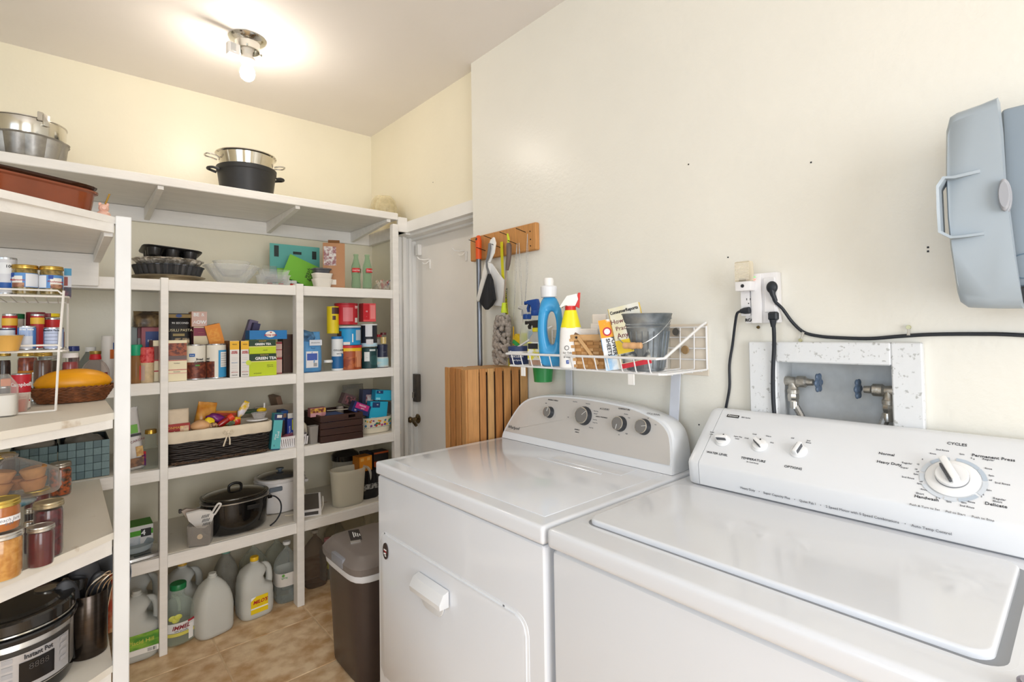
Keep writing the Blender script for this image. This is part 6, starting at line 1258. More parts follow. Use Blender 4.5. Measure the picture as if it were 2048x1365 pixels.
t = T('black_bag', 'glossy black printed bag standing right of the pitcher', 'bag', (SX(740, 2.76), 2.80, Z5)); B().loft([(0, .05, .045), (.01, .058, .05), (.10, .056, .048), (.155, .05, .042)], 32, 3.5).jitter(.001).out('bag_body', mat('#17171a', .18, var=.2), t); B().loft([(.055, .0592, .0515), (.085, .0590, .0510)], 32, 3.5, (False, False)).out('grey_band', mat('#a9a69f', .4, col2='#3a3a3c', nscale=60), t)
carton('orange box standing on the black bag behind the pitcher', 714, 742, 914, 2.765, .07, z_+.002, '#e08a1c', [(.7, .9, '#f0b45a', .1, .35), (.7, .9, '#f0b45a', .6, .85)], rz=8, side='#b06a18')
carton('black and navy box with a blue pattern at the back right of the lower shelf', 728, 745, 906, 2.93, .08, Z5, '#1d2130', [(.3, .9, ('#2b3f6a', '#1a1d28', 60))])
carton('orange and black box at the back right above the dryer edge', 746, 775, 904, 2.90, .08, Z5, '#cf5f2a', [(.75, .95, '#2a2624', 0, 1), (0, .6, '#26242a')], side='#2a2428')
# ------------------------------------------------------------------ jugs and bottles on the floor
MILK = mat('#e3e3db', .32, var=.02, nscale=6, trans=.25, ior=1.15); MILK2 = mat('#d6d7d0', .35, var=.02, trans=.2, ior=1.15)
def jug(lb, px, Y, w, d, h, m_=MILK, cap=None, rz=0, handle=True, side=1, name='milk_jug', neck=.016):
    t = T(name, lb, 'jug', (SX(px, Y), Y, 0), rz)
    s = side; hs = .0 if not handle else 1
    secs = [(0, w*.42, d*.42), (.006, w*.48, d*.48), (.02, w*.5, d*.5), (h*.45, w*.5, d*.5)]
    if handle: secs += [(h*.52, w*.49, d*.5, -s*.002, 0), (h*.58, w*.37, d*.48, -s*w*.12, 0), (h*.70, w*.33, d*.44, -s*w*.13, 0), (h*.80, w*.36, d*.38, -s*w*.04, 0), (h*.87, w*.26, d*.28, 0, 0)]
    else: secs += [(h*.58, w*.47, d*.47), (h*.70, w*.41, d*.41), (h*.80, w*.32, d*.33), (h*.87, w*.22, d*.24)]
    secs += [(h*.93, neck*1.15, neck*1.15, 0, 0, 2), (h*.94, neck*1.25, neck*1.25, 0, 0, 2), (h*.955, neck*1.2, neck*1.2, 0, 0, 2), (h*.96, neck, neck, 0, 0, 2), (h, neck, neck, 0, 0, 2)]
    B().loft(secs, 44, 3.6).out('jug_body', m_, t, ang=60)
    if handle: B().tubes([(s*w*.18, 0, h*.84), (s*w*.34, 0, h*.83), (s*w*.43, 0, h*.76), (s*w*.46, 0, h*.66), (s*w*.46, 0, h*.54), (s*w*.40, 0, h*.46)], [.014, .014, .0145, .015, .016, .02], 12).out('jug_handle', m_, t)
    if cap: B().lathe([(neck*1.15, h*.965), (neck*1.22, h*.97), (neck*1.22, h*1.02), (neck*1.1, h*1.035), (0, h*1.035)], 24).out('cap', mat(cap, .4), t)
    return t
t = jug('milky jug with a green and white label beside the square post', 276, 2.735, .155, .145, .27, MILK2, None, -4)
B().bx((-.055, -.0745, .055), (.074, -.0715, .115), .001).out('label', mat('#8fb93f', .5, col2='#4f8f2f', nscale=12, stretch=(1, 1, 3)), t, 'green label'); B().bx((-.055, -.0747, .032), (.074, -.0717, .054), .001).out('label_foot', WHITE, t); txt(t, 'Placid Hill', .022, (.015, -.0752, .084), mat('#d9cf5a', .5, var=0)); B().bx((.035, -.0752, .036), (.066, -.0745, .050)).out('bar_mark', mat('#6a6a66', .5, col2='#e6e6e4', nscale=200, stretch=(1, 1, .01)), t)
jug('milky jug behind the green-labelled one', 277, 2.92, .155, .145, .30, MILK2, None, 0)
GJ = mat('#f0f8ee', .04, var=0, trans=.99, ior=1.16)
t = T('glass_jug', 'round clear glass lemonade jug with green lid', 'jug', (SX(358, 2.745), 2.75, 0))
B().lathe([(0, .003), (.060, 0), (.072, .008), (.075, .03), (.075, .115), (.068, .145), (.045, .172), (.026, .188), (.022, .2), (.024, .21), (.024, .238)], 48, cap1=False).out('jug_glass', GJ, t)
B().lathe([(0, .006), (.068, .008), (.071, .03), (.071, .06), (0, .06)], 40).out('lemonade', mat('#e3e6cf', .1, var=0, trans=.9, ior=1.2), t)
B().lathe([(.027, .222), (.0315, .223), (.032, .244), (.030, .247), (.02, .2475), (0, .246)], 32).out('lid', mat('#1f7a45', .35), t, 'green metal lid')
B().tubes([(-.024, -.012, .205), (-.010, -.045, .20), (-.004, -.058, .175), (-.004, -.066, .150)], .0065, 8).out('finger_loop', GJ, t)
arc_label(t, 'label', mat('#e2e0dc', .5, var=.02), .0755, .062, .102, -70, 70); arc_label(t, 'yellow_band', mat('#d9cf62', .5, var=.05), .0755, .046, .060, -70, 70); arc_label(t, 'red_band', mat('#b3303c', .5, var=0), .0755, .094, .103, 20, 70, t=.0012)
o = txt(t, 'IMMEL', .024, (0, 0, .082), mat('#8a2a33', .5, var=0), bend=.0775, shear=.3, bold=.0006); txt(t, '100% lemonade', .008, (0, 0, .068), INK, bend=.0775)
b = B()
for x, z in ((-.030, .125), (-.010, .128), (-.018, .115)): b.ell((x, -.0745+abs(x)*.25, z), .015, .003, .012, 14, 8)
b.out('lemon_print', mat('#cfcf5a', .4), t)
arc_label(t, 'price_sticker', WHITE, .0755, .020, .085, 22, 38, t=.002)
t = jug('milky jug with yellow cap behind the green-lidded glass jug', 366, 2.93, .15, .14, .262, MILK2, '#e0b04a', 0)
jug('tall frosted jug without cap in front of the lower shelf', 425, 2.715, .155, .145, .262, MILK, None, 12, handle=False)
t = jug('dusty clear bottle with pale green cap behind the frosted jugs', 452, 2.93, .115, .115, .265, mat('#b5b3a8', .2, var=.1, nscale=20, trans=.6, ior=1.12, bump=.5, bscale=30), '#7fae9c', 0, handle=False, name='water_bottle')
t = jug('milky jug with yellow cap and red-lettered yellow label', 508, 2.745, .150, .140, .262, MILK, '#eec022', 6)
B().loft([(.035, .0765, .0715), (.095, .0765, .0715)], 44, 3.6, (False, False)).out('label_backing', MILK, t)
b = B().bx((-.042, -.0735, .030), (.036, -.0712, .108), .001); b.out('label', mat('#f2d21c', .45, var=.02), t, 'yellow label')
B().prism([(-.042, .092), (-.020, .108), (-.042, .108)], -.0738, -.0710, 'y').out('label_corner', WINK, t); B().bx((-.042, -.0738, .052), (.036, -.0734, .058)).out('label_line', WINK, t)
txt(t, "MILO'S", .0215, (-.001, -.0742, .082), REDINK, shear=.3, bold=.0008); txt(t, '__________', .0055, (-.002, -.0742, .068), INK)
PET = mat('#e3e8e4', .06, var=0, trans=.92, ior=1.14)
def pet(lb, px, Y, w, d, h, m_=PET, cap='#e9e9e6', ribs=True, swirl=False, water=None, z0=0):
    t = T('water_bottle', lb, 'bottle', (SX(px, Y), Y, z0)); secs = []; n = 44
    for i in range(n+1):
        f = i/n; z = h*.93*f
        if f < .04: k = .9+.1*f/.04
        elif f < .62: k = 1
        else: k = max(.14, (1-((f-.62)/.38)**1.7)); 
        if ribs and .04 < f < .66: k *= 1-.028*(1+sin(f*2*pi*10))/2
        if swirl and f > .5: k *= 1+.012*sin(f*90)
        secs.append((z, w/2*k, d/2*k, 0, 0, 3.0 if f < .62 else 3-1*(f-.62)/.38))
    secs.append((h*.99, .015, .015, 0, 0, 2)); B().loft(secs, 40, 3).out('bottle_body', m_, t, ang=60)
    if water: B().loft([(.004, w*.45, d*.45), (h*water, w*.46, d*.46)], 36, 3).out('water', mat('#cfd8d4', .05, var=0, trans=.95, ior=1.33), t)
    if cap: B().lathe([(.016, h*.955), (.0185, h*.96), (.0185, h*1.0), (.016, h*1.01), (0, h*1.01)], 22).out('cap', mat(cap, .4), t)
    return t
t = pet('large ribbed water bottle with white label left of the thin right post', 572, 2.785, .120, .120, .285, PET, water=.30)
B().loft([(.085, .0612, .0612), (.150, .0612, .0612)], 40, 3, (False, False)).out('label', mat('#dcd5cc', .5, var=.04), t, 'white paper label'); txt(t, 'spring', .012, (-.03, -.0625, .13), mat('#4a9a5a', .5, var=0)); B().ell((-.035, -.0618, .142), .007, .001, .007).out('green_dot', mat('#6aa84a', .5), t)
pet('clear crinkled water bottle standing behind the yellow-labelled jug', 506, 2.93, .130, .125, .275, mat('#dfe6dc', .06, var=0, trans=.9, ior=1.2, bump=1, bscale=45), cap=None, swirl=True)
pet('clear water bottle behind the labelled one', 552, 2.95, .125, .12, .265, mat('#d3d9cf', .08, var=0, trans=.9, ior=1.15, bump=.8, bscale=40), cap=None, swirl=True)
pet('ribbed smoky clear bottle just right of the thin right post', 628, 2.835, .120, .120, .285, mat('#a9988c', .08, var=.05, trans=.85, ior=1.12), cap='#b9b2a6')
pet('clear bottle behind the trash can, nearer the post', 668, 2.96, .12, .12, .30, mat('#cfc9b6', .08, var=0, trans=.9, ior=1.1), cap=None)
t = T('glass_bowl', 'upturned clear glass bowl behind the trash can', 'bowl', (SX(698, 2.98), 2.98, .0)); B().lathe([(.07, 0), (.085, .04), (.085, .22), (.075, .26), (.05, .295), (.02, .305), (0, .305)], 36, wob=lambda a, z: .03*sin(14*a) if z > .2 else 0).out('bowl_glass', mat('#d6cfba', .06, var=0, trans=.9, ior=1.15), t)
t = T('small_bottle', 'small jug with pink top and yellow label between the bottles and the trash can', 'bottle', (SX(652, 2.86), 2.86, 0)); B().loft([(0, .035, .035), (.15, .037, .037), (.19, .02, .02), (.2, .014, .014)], 28, 3).out('bottle_body', mat('#9a9c94', .3, var=0, trans=.3), t); B().bx((-.018, -.0385, .06), (.012, -.0365, .14), .001).out('label', mat('#c9cf7a', .5, col2='#e9e6dc', nscale=14), t); B().bx((-.018, -.0388, .118), (.004, -.0386, .14)).out('label_patch', mat('#2f4a8a', .5, var=0), t); B().lathe([(.017, .195), (.017, .215), (0, .216)], 18).out('cap', mat('#e09aa0', .4), t)
# ------------------------------------------------------------------ corner shelving, middle level (z = LZ2)
def LXW(x0, x1, Y): a, b_ = SX(x0, Y), SX(x1, Y); return (a+b_)/2, (b_-a)/2
rY = 2.07
rk0 = wy(113, 820, rY); zt1 = wy(60, 592, rY).z; zt2 = wy(60, 704, rY).z
t = T('wire_stacking_rack', 'white coated two-tier wire rack standing on the corner shelf', 'rack', (rk0.x-.30, rY+.1, LZ2))
W2 = mat('#efe9e0', .4, var=.02)
XR = rk0.x; 
def tier(z, yb):
    B().tube([(XR-.55, rY, z), (XR+.012, rY, z), (XR+.025, rY+.02, z), (XR+.025, yb, z)], .0032, 6).out('tier_rail', W2, t, world=True)
    B().tube([(XR-.55, rY-.0, z+.018), (XR+.0, rY, z+.018), (XR+.010, rY, z+.008)], .0030, 6).out('tier_rail', W2, t, world=True)
    B().tube([(XR-.55, yb, z-.0), (XR+.025, yb, z)], .003, 6).out('tier_rail', W2, t, world=True)
    for k in range(12): B().tube([(XR-.0-.026*k, rY, z-.002), (XR-.026*k, yb, z-.002)], .0016, 5).out('tier_wire', W2, t, world=True)
tier(zt1, rY+.36); tier(zt2, rY+.36)
B().tube([(XR-.002, rY, LZ2+.003), (XR+.004, rY, zt2), (XR+.014, rY, zt1+.018)], .0034, 6).out('upright', W2, t, world=True)
B().tube([(XR-.002, rY, LZ2+.0035), (XR-.35, rY, LZ2+.0035)], .003, 6).out('base_wire', W2, t, world=True)
B().tube([(XR+.025, rY+.36, LZ2+.003), (XR+.025, rY+.36, zt1)], .0034, 6).out('upright', W2, t, world=True)
B().tube([(XR-.55, rY, LZ2+.003), (XR-.55, rY, zt1)], .0034, 6).out('upright', W2, t, world=True); B().tube([(XR-.55, rY+.36, LZ2+.003), (XR-.55, rY+.36, zt1)], .0034, 6).out('upright', W2, t, world=True)
def pxjar(lb, x0, x1, yt, Y, z0, *a, **k):
    xc, r = LXW(x0, x1, Y); h = wy((x0+x1)/2, yt, Y).z-z0; return jar(lb, xc, Y+r, z0, r, h, *a, **k)
GOLD = '#c9a552'
for k, (x0, x1, yt) in enumerate(((19, 75, 529), (76, 126, 532))):
    t = pxjar(('left', 'right')[k]+' mushroom jar with gold lid and blue label on the wire rack', x0, x1, yt, rY+.012, zt1+.004, '#a58a4a', GOLD, .85, chunky='#6b5a2c', fill=.88, lidh=.012, shoulder=.86, lr=.97, gcol='#f4f1dc')
    r = LXW(x0, x1, rY)[1]; h = wy(50, yt, rY).z-zt1
    arc_label(t, 'blue_label', mat('#5f93cf', .5, var=.02), r, h*.24, h*.70, -78, 78, t=.0008)
    a0, a1 = ((5, 72), (-75, -22))[k]; arc_label(t, 'facts_panel', mat('#e6e8ec', .5, var=0), r, h*.26, h*.68, a0, a1, t=.0014)
    a0, a1 = ((-70, 0), (-15, 62))[k]; arc_label(t, 'white_oval', mat('#f1eee6', .5, var=0), r, h*.34, h*.60, a0+10, a1-8, t=.0014); arc_label(t, 'food_picture', mat('#b98a6a', .5, col2='#8a5a48', nscale=70), r, h*.24, h*.38, a0+12, a1, t=.0018); arc_label(t, 'blue_badge', mat('#22479a', .5, var=0), r, h*.56, h*.69, a0+2, a0+24, t=.002)
    o = txt(t, 'Mushrooms', .0085, (0, 0, h*.47), REDINK, bend=r+.0022); o.rotation_euler = (0, 0, rad((a0+a1)/2))
can('tall white and blue can at the far left of the wire rack top', -16, 32, 514, rY+.03, zt1+.004, '#dcdde0', [(.12, .32, '#1f55a0'), (.55, .85, '#eceeef', -30, 30)], [('100%', 30, .75, .012, INK)], rim=True)
carton('blue snack box with zigzag edge at the right end of the wire rack top', 127, 142, 537, rY+.10, .05, zt1+.004, '#d9dbe2', [(.75, 1, '#3f9ac4'), (0, .35, ('#7a4a5a', '#3a3a4a', 60)), (.4, .7, '#a04a3c', .0, .5)])
z2 = zt2+.004
can('blue and white canned soup can on the middle tier, front centre', 33, 72, 652, rY+.015, z2, '#4f7fc0', [(.06, .95, '#d3d8e2', -45, 38), (.58, .9, '#2f78c4', -42, 36)], [('Great Value', 0, .85, .007, WINK)])
can('blue nutrition-facts can on the middle tier, front right', 86, 128, 655, rY+.015, z2, '#8f9fc4', [(.05, .93, '#b9c2da', -55, 20), (.05, .93, '#d3d6dc', 22, 52), (.1, .8, '#a3402f', 75, 110)], [('Nutrition Facts', -18, .86, .007, INK), ('_________', -18, .78, .008, INK), ('________', -18, .62, .008, INK), ('________', -18, .46, .008, INK), ('________', -18, .3, .008, INK)])
can('white labelled can on the middle tier, front left', -4, 30, 656, rY+.02, z2, '#dfe0e2', [(.9, .96, INK and '#3a3f5a')], [('____', 0, .7, .01, INK), ('____', 0, .5, .01, INK)])
t = T('fruit_cup', 'peach fruit cup with foil lid in front of the white can', 'cup', (SX(15, rY), rY-.012, z2)); B().lathe([(0, 0), (.024, 0), (.034, .042), (.036, .044), (0, .044)], 30).out('cup_wall', mat('#d9a552', .25, var=.08, nscale=14), t); B().lathe([(.036, .0442), (.0365, .046), (0, .0465)], 30).out('foil_lid', mat('#d9d6d0', .25, .8), t)
can('red chilli can with yellow banner behind the blue soup can', 60, 88, 645, rY+.085, z2, '#b8242c', [(.72, .9, '#e6b43c')], (), h=.11)
can('red can with yellow banner behind the white labelled can', 2, 34, 644, rY+.085, z2, '#c0282a', [(.68, .88, '#e6b43c')], (), h=.11)
can('wide dark red can behind the nutrition-facts can', 50, 90, 636, rY+.135, z2, '#7d1e26', (), (), h=.118, rim=False)
can('red can topped by a yellow and maroon tub, back right of middle tier', 86, 122, 636, rY+.13, z2, '#c72a2c', (), (), rim=True)
zz = wy(104, 636, rY+.15).z+.002
t = T('yellow_tub_lid', 'small maroon and yellow tub on the back right red can', 'tub', (SX(98, rY+.16), rY+.165, zz)); B().lathe([(0, 0), (.024, 0), (.025, .012), (0, .0125)], 28).out('tub_body', mat('#7a1f24', .4), t); arc_label(t, 'yellow_part', mat('#e6c81c', .4), .0252, .001, .0118, 10, 100)
can('pale can with green plastic lid at the back of the middle tier', 8, 48, 629, rY+.14, z2, '#d6cfc0', (), (), rim=False, lid='#1b6b3c', lidh=.014)
# below the rack on the shelf
zs = LZ2+.001
t = pxjar('red-orange salsa jar with gold lid under the rack, centre', 33, 76, 706, 2.43, zs+.058, '#a8431f', GOLD, .85, chunky='#7a2a16', fill=.85, lidh=.012, lab=('#d9882a', .1, .45, -60, 60))
arc_label(t, 'black_label', mat('#22201e', .5, var=0), .5*(SX(76, 2.43)-SX(33, 2.43)), .012, .024, 5, 65, t=.0016)
can('short can under the salsa jar', 33, 68, 0, 2.43, zs, '#d9d2c2', (), (), h=.056)
pxjar('dark fig jam jar with patterned grey lid under the rack', 76, 118, 712, 2.43, zs+.04, '#4a3222', '#a9a7a4', .5, fill=.85, lidh=.014, lab=('#c9c4bc', .1, .35, -60, 60))
can('low grey tin under the fig jam jar', 72, 110, 0, 2.44, zs, '#8f8d8a', (), (), h=.038)
pxjar('dark sauce jar with brass lid at the far left under the rack', -6, 22, 706, 2.44, zs, '#3a1c16', GOLD, .85, fill=.85, lidh=.012)
pxjar('dark jar with gold lid behind the fig jam jar', 66, 106, 706, 2.34, zs, '#5a2f1c', GOLD, .85, fill=.85, lidh=.012)
pxjar('red jelly jar with white lid right of the rack', 124, 158, 707, 2.33, zs, '#8f2226', '#f1ebe6', 0, fill=.82, lidh=.016)
pxjar('jar with dark blue lid behind the white-lidded jelly jar', 131, 160, 693, 2.46, zs, '#5a2a28', '#1f2f6f', .1, fill=.82, lidh=.018)
t = can('red and white condensed soup can under the rack, beside the flour jar', 22, 62, 748, 2.18, zs, '#efe9e2', [(.48, .97, '#c41f2e')], [("Campbell's", 10, .70, .0165, WINK, .85), ('Cream of', 20, .36, .007, REDINK), ('Mushroom', 20, .26, .008, REDINK)])
can('white labelled can behind the soup can', 58, 82, 745, 2.43, zs, '#d9d6ce', [(.2, .8, '#e9e6dc')], (), name='food_can')
t = T('sauce_cup', 'clear cup of orange sauce in front of the soup can', 'cup', (SX(36, 2.10), 2.125, zs)); B().lathe([(0, 0), (.020, 0), (.026, .052), (.029, .054), (.028, .056), (.025, .054), (.019, .003)], 28).out('cup_wall', mat('#f1e6dc', .1, var=0, trans=.85, ior=1.06), t); B().lathe([(0, .002), (.0185, .003), (.0225, .038), (0, .038)], 26).out('sauce', mat('#d4501a', .3, var=.08), t)
carton('orange box above the plastic flour jar under the rack', 2, 32, 734, 2.20, .05, zs+.075, '#e0762a', h=.022)
can('dark can carrying the orange box under the rack', -2, 20, 0, 2.205, zs, '#3f3a40', (), (), h=.074)
t = T('flour_jar', 'clear plastic jar half full of white flour at the left edge', 'jar', (SX(-2, 2.05), 2.065, zs)); B().loft([(0, .036, .034), (.004, .040, .038), (.085, .040, .038), (.105, .028, .026), (.118, .02, .02)], 32, 4).out('jar_wall', mat('#f3efe8', .08, var=0, trans=.92, ior=1.08), t); B().loft([(.003, .037, .035), (.060, .037, .035)], 28, 4).out('flour', mat('#f1eee8', .9), t)
# squash in basket
t = T('oval_basket', 'small oval brown wicker basket under the yellow squash', 'basket', (SX(146, 2.33), 2.335, zs), 0)
BR = mat('#7d4a28', .5, var=.3, nscale=50); b = B(); ovx, ovy = (SX(231, 2.33)-SX(60, 2.33))/2, .066
for row in range(9):
    f = row/8; pts = []
    for i in range(110):
        a = 2*pi*i/110; o_ = .0018*sin(22*a+pi*(row % 2)); pts.append(((ovx*(.78+.22*f)+o_)*cos(a), (ovy*(.78+.22*f)+o_)*sin(a), .004+.042*f))
    b.tube(pts, .0035, 5, closed=True)
for ph in (0, pi):
    b.tube([((ovx*1.02+.003*cos(20*2*pi*i/160+ph))*cos(2*pi*i/160), (ovy*1.02+.003*cos(20*2*pi*i/160+ph))*sin(2*pi*i/160), .050+.003*sin(20*2*pi*i/160+ph)) for i in range(160)], .003, 5, closed=True)
o = b.out('wicker_weave', BR, t, ang=180); o['kind'] = 'stuff'
B().loft([(.002, ovx*.76, ovy*.76), (.006, ovx*.78, ovy*.78)], 36, 2).out('basket_base', BR, t)
t = T('yellow_squash', 'large golden yellow squash lying in the small wicker basket', 'squash', (SX(149, 2.33), 2.335, zs+.066), 0)
def sqd(q): return .012*cos(10*atan2(q.z, q.y))-.10*max(0, -q.x)**3*abs(q.z)
b = B(); rs = []
for j in range(25):
    u = -1+2*j/24; rr = max(.002, (1-abs(u)**2.3)**.62); rs.append([(u*(SX(229, 2.33)-SX(70, 2.33))/2, .052*rr*(1+.012*cos(10*2*pi*i/30))*cos(2*pi*i/30), .047*rr*(1+.012*cos(10*2*pi*i/30))*sin(2*pi*i/30)) for i in range(30)])
b.rings(rs, True); b.out('squash_skin', mat('#f0a313', .35, var=.07, nscale=6, stretch=(1, 9, 9)), t, ang=180)
# right back of that level (on the back shelf Z3): juice bottles
t = T('cranberry_bottle', 'clear plastic bottle with red cap and pink-red label behind the squash', 'bottle', (SX(191, 2.75), 2.76, Z3)); r = .5*(SX(222, 2.75)-SX(160, 2.75))*.95
B().lathe([(0, 0), (r*.95, .002), (r, .012), (r, .055), (r*.96, .065), (r*.72, .088), (r*.40, .104), (r*.34, .108), (r*.34, .118)], 36, wob=lambda a, z: .02*sin(16*a) if z > .06 else 0).out('bottle_body', mat('#eadcd6', .08, var=0, trans=.85, ior=1.1), t); arc_label(t, 'label', mat('#a32c38', .5, col2='#6f2430', nscale=60), r, .008, .052, -85, 55); B().lathe([(0, .003), (r*.9, .003), (r*.9, .03), (0, .03)], 30).out('juice', mat('#a8454c', .1, trans=.4, var=0), t)
B().lathe([(r*.40, .105), (r*.44, .108), (r*.38, .126), (r*.36, .13)], 26).out('red_collar', mat('#d0222c', .35), t); B().lathe([(r*.40, .128), (r*.41, .130), (r*.41, .141), (0, .1415)], 26).out('cap', mat('#a58b45', .35, .6), t, 'brass coloured cap')
t = T('water_bottle', 'clear bottle with white cap behind the red-capped one', 'bottle', (SX(181, 2.95), 2.95, Z3)); B().lathe([(0, 0), (.045, .004), (.045, .08), (.02, .125), (.015, .14)], 28).out('bottle_body', mat('#9aa09a', .1, var=0, trans=.7, ior=1.1), t); B().lathe([(.019, .135), (.019, .155), (0, .156)], 20).out('cap', WHITE, t)
can('white can with orange and blue label beside the square post', 203, 232, 672, 2.88, Z3, '#e9e3da', [(.5, .7, '#d8743a', 10, 70), (.7, .85, '#24549a', 35, 80)], (), rim=False)
jar('tall spice bottle with maroon cap behind the square post', SX(227, 3.0), 3.0, Z3, .018, .15, '#c9b49a', '#6a1f24', 0, name='spice_bottle', cat='spice jar', lidh=.014)
# ------------------------------------------------------------------ corner shelving, lower level (z = LT3)
zs = LT3+.001
def TB(lb, x0, x1, yt, Y, hd):
    a, c = SX(x0, Y), SX(x1, Y); w = c-a; h = wy((x0+x1)/2, yt, Y).z-zs
    t = T('woven_box', lb, 'box', ((a+c)/2, Y+hd/2, zs)); cols = [mat('#5d7478', .45, var=.06, nscale=60, stretch=(1, 1, 6)), mat('#728a8c', .45, var=.06, nscale=60, stretch=(6, 1, 1)), mat('#647c80', .45, var=.05, nscale=50)]
    for (p0, p1) in (((-w/2+.002, -hd/2+.002, 0), (w/2-.002, -hd/2+.005, h-.001)), ((-w/2+.002, hd/2-.005, 0), (w/2-.002, hd/2-.002, h-.001)), ((-w/2+.002, -hd/2+.005, 0), (-w/2+.005, hd/2-.005, h-.001)), ((w/2-.005, -hd/2+.005, 0), (w/2-.002, hd/2-.005, h-.001)), ((-w/2+.002, -hd/2+.005, 0), (w/2-.005, hd/2-.005, .003))): B().bx(p0, p1).out('liner_panel', mat('#2c3638', .7), t)
    nx, nz = max(2, round(w/.027)), max(2, round(h/.027)); gx_, gz = w/nx, h/nz
    for i in range(nx):
        for j in range(nz):
            up = (i+j) % 2; B().bx((-w/2+gx_*i+.0006, -hd/2-(.0015 if up else .0), gz*j+.0006), (-w/2+gx_*(i+1)-.0006, -hd/2+.002, gz*(j+1)-.0006), .0008).out('strap', cols[(up+(i*j) % 2) % 3], t)
    ny = max(2, round(hd/.03))
    for i in range(ny):
        for j in range(nz):
            up = (i+j) % 2; B().bx((-w/2-(.0015 if up else 0), -hd/2+hd/ny*i+.0006, gz*j+.0006), (-w/2+.002, -hd/2+hd/ny*(i+1)-.0006, gz*(j+1)-.0006), .0008).out('strap', cols[up], t)
    return t, w, h
tb, w_, h_ = TB('teal woven strap storage box on the back shelf beside the square post', 119, 221, 884, 2.70, .24)
tb2, w2_, h2_ = TB('second teal woven box further left, partly behind the jars', 22, 117, 897, 2.70, .24)
for o_, lb, px in ((tb, 'clear crinkled bag inside the right-hand woven box', 170), (tb2, 'pale grey bag inside the left-hand woven box', 70)):
    q = T('plastic_bag', lb, 'bag', (o_.location.x, 2.82, zs+h_-.03)); random.seed(px); B().ell((0, 0, 0), .07, .07, .045, 20, 12, lambda v: .15*sin(7*v.x)*cos(6*v.y)).out('bag_film', mat('#a9a49c', .2, var=0, trans=.35 if px > 100 else 0, bump=1, bscale=30), q, ang=180)
def lj(lb, x0, x1, yt, yb, Y=None, **k):
    # bottom pixel gives the depth on this shelf
    xm = (x0+x1)/2; d = fwd+rgt*((xm-CXP)/FPX)-upv*((yb-CYP)/FPX); z0 = k.pop('z0', zs)
    if Y is None: Y = (EYE+d*((z0-EYE.z)/d.z)).y
    r = (SX(x1, Y+.03)-SX(x0, Y+.03))/2*.96; X = SX(xm, Y+r); h = wy(xm, yt, Y+r).z-z0
    cont = k.pop('cont'); lidc = k.pop('lidc')
    return jar(lb, X, Y+r, z0, r, h, cont, lidc, k.pop('lidm', .85), **k), X, Y+r, r, h
a_ = lj('large jar of orange peach jam with silver lid at the left front', -38, 55, 1062, 1168, cont='#c07a26', lidc='#d3d2ce', chunky='#d99a4a', lidh=.014, shoulder=.9, lr=.98)
zt_ = zs+a_[4]+.001
b_ = jar('smaller orange jam jar with gold lid stacked on the large one', a_[1]-.004, a_[2]+.004, zt_, a_[3]*.97, wy(8, 998, a_[2]).z-zt_, '#b8641c', '#d6bc62', .85, lidh=.016, shoulder=.84, lr=.93, lab=('#f1eef0', .30, .50, -30, 72))
o = txt(b_, 'Peach Jam', .011, (0, 0, .030), GREYINK, bend=a_[3]*.99, shear=.2); o.rotation_euler = (0, 0, rad(28)); o = txt(b_, '8 24', .009, (0, 0, .021), GREYINK, bend=a_[3]*.99, shear=.2); o.rotation_euler = (0, 0, rad(28))
lj('short jar of dark red jam with silver lid at the front of the shelf', 56, 115, 1050, 1138, cont='#5e1316', lidc='#c9c5bd', lidh=.012, shoulder=.9, lr=.97)
lj('tall quilted jar of dark red jam behind the short red one', 68, 133, 1002, 1119, cont='#48131a', lidc='#b9aa8a', chunky='#6a2024', quilt=True, lidh=.014, shoulder=.88, lr=.97, lidm=.7)
lj('jar of pickled carrots and peppers with silver lid beside the woven box', 99, 148, 925, 994, cont='#3c2a14', lidc='#a9a093', chunky='#c9581a', lidh=.016, shoulder=.86, lr=.9)
lj('wide jar of red sauce with gold lid behind the jam jars', 50, 105, 978, 1060, cont='#6a1a14', lidc='#cdb35a', lidh=.014, shoulder=.9, lr=.97)
lj('small dark jar with silver lid between the jam jars, further back', 52, 72, 1018, 1080, cont='#2a1416', lidc='#b9b2a6', lidh=.012, shoulder=.9, lr=.97)
lj('small jar with silver lid just behind the short red jam jar', 50, 80, 1043, 1110, cont='#3a1418', lidc='#bdb5a8', lidh=.012, shoulder=.9, lr=.97)
lj('dark jar with gold lid at the back left behind the muffins', -24, 37, 908, 1000, cont='#301a14', lidc='#c9a860', lidh=.014, shoulder=.88, lr=.95)
# bag of pastry cups
Yb = 2.02; t = T('muffin_bag', 'clear plastic bag holding a stack of pale brown pastry cups', 'bag', (SX(40, Yb), Yb+.08, wy(40, 990, Yb+.03).z))
random.seed(9); B().loft([(-.01, .085, .06), (.0, .09, .065), (.05, .085, .062), (.075, .05, .05, -.01, 0), (.10, .012, .014, -.02, 0), (.108, .018, .018, -.022, 0)], 36, 2.6).jitter(.002).out('clear_film', mat('#efe9e4', .12, var=0, trans=.96, ior=1.04), t, ang=80)
for k, (x, y, z, c, rx_) in enumerate(((-.045, -.012, .014, '#c98d52', 8), (.030, -.016, .014, '#c48850', -6), (-.040, -.005, .046, '#d9a06a', 10), (.030, -.010, .046, '#cf985e', -8), (-.005, .03, .014, '#c08048', 0))):
    b = B(); b.lathe([(0, -.012), (.022, -.012), (.030, .012), (.031, .016), (.028, .020), (0, .021)], 40, wob=lambda a, zz: .03*sin(20*a) if zz < .01 else 0); b.xf(Matrix.Translation((x, y, z)) @ Matrix.Rotation(rad(rx_), 4, 'Y')); b.out('pastry_cup', mat(c, .7, var=.12, nscale=40), t)
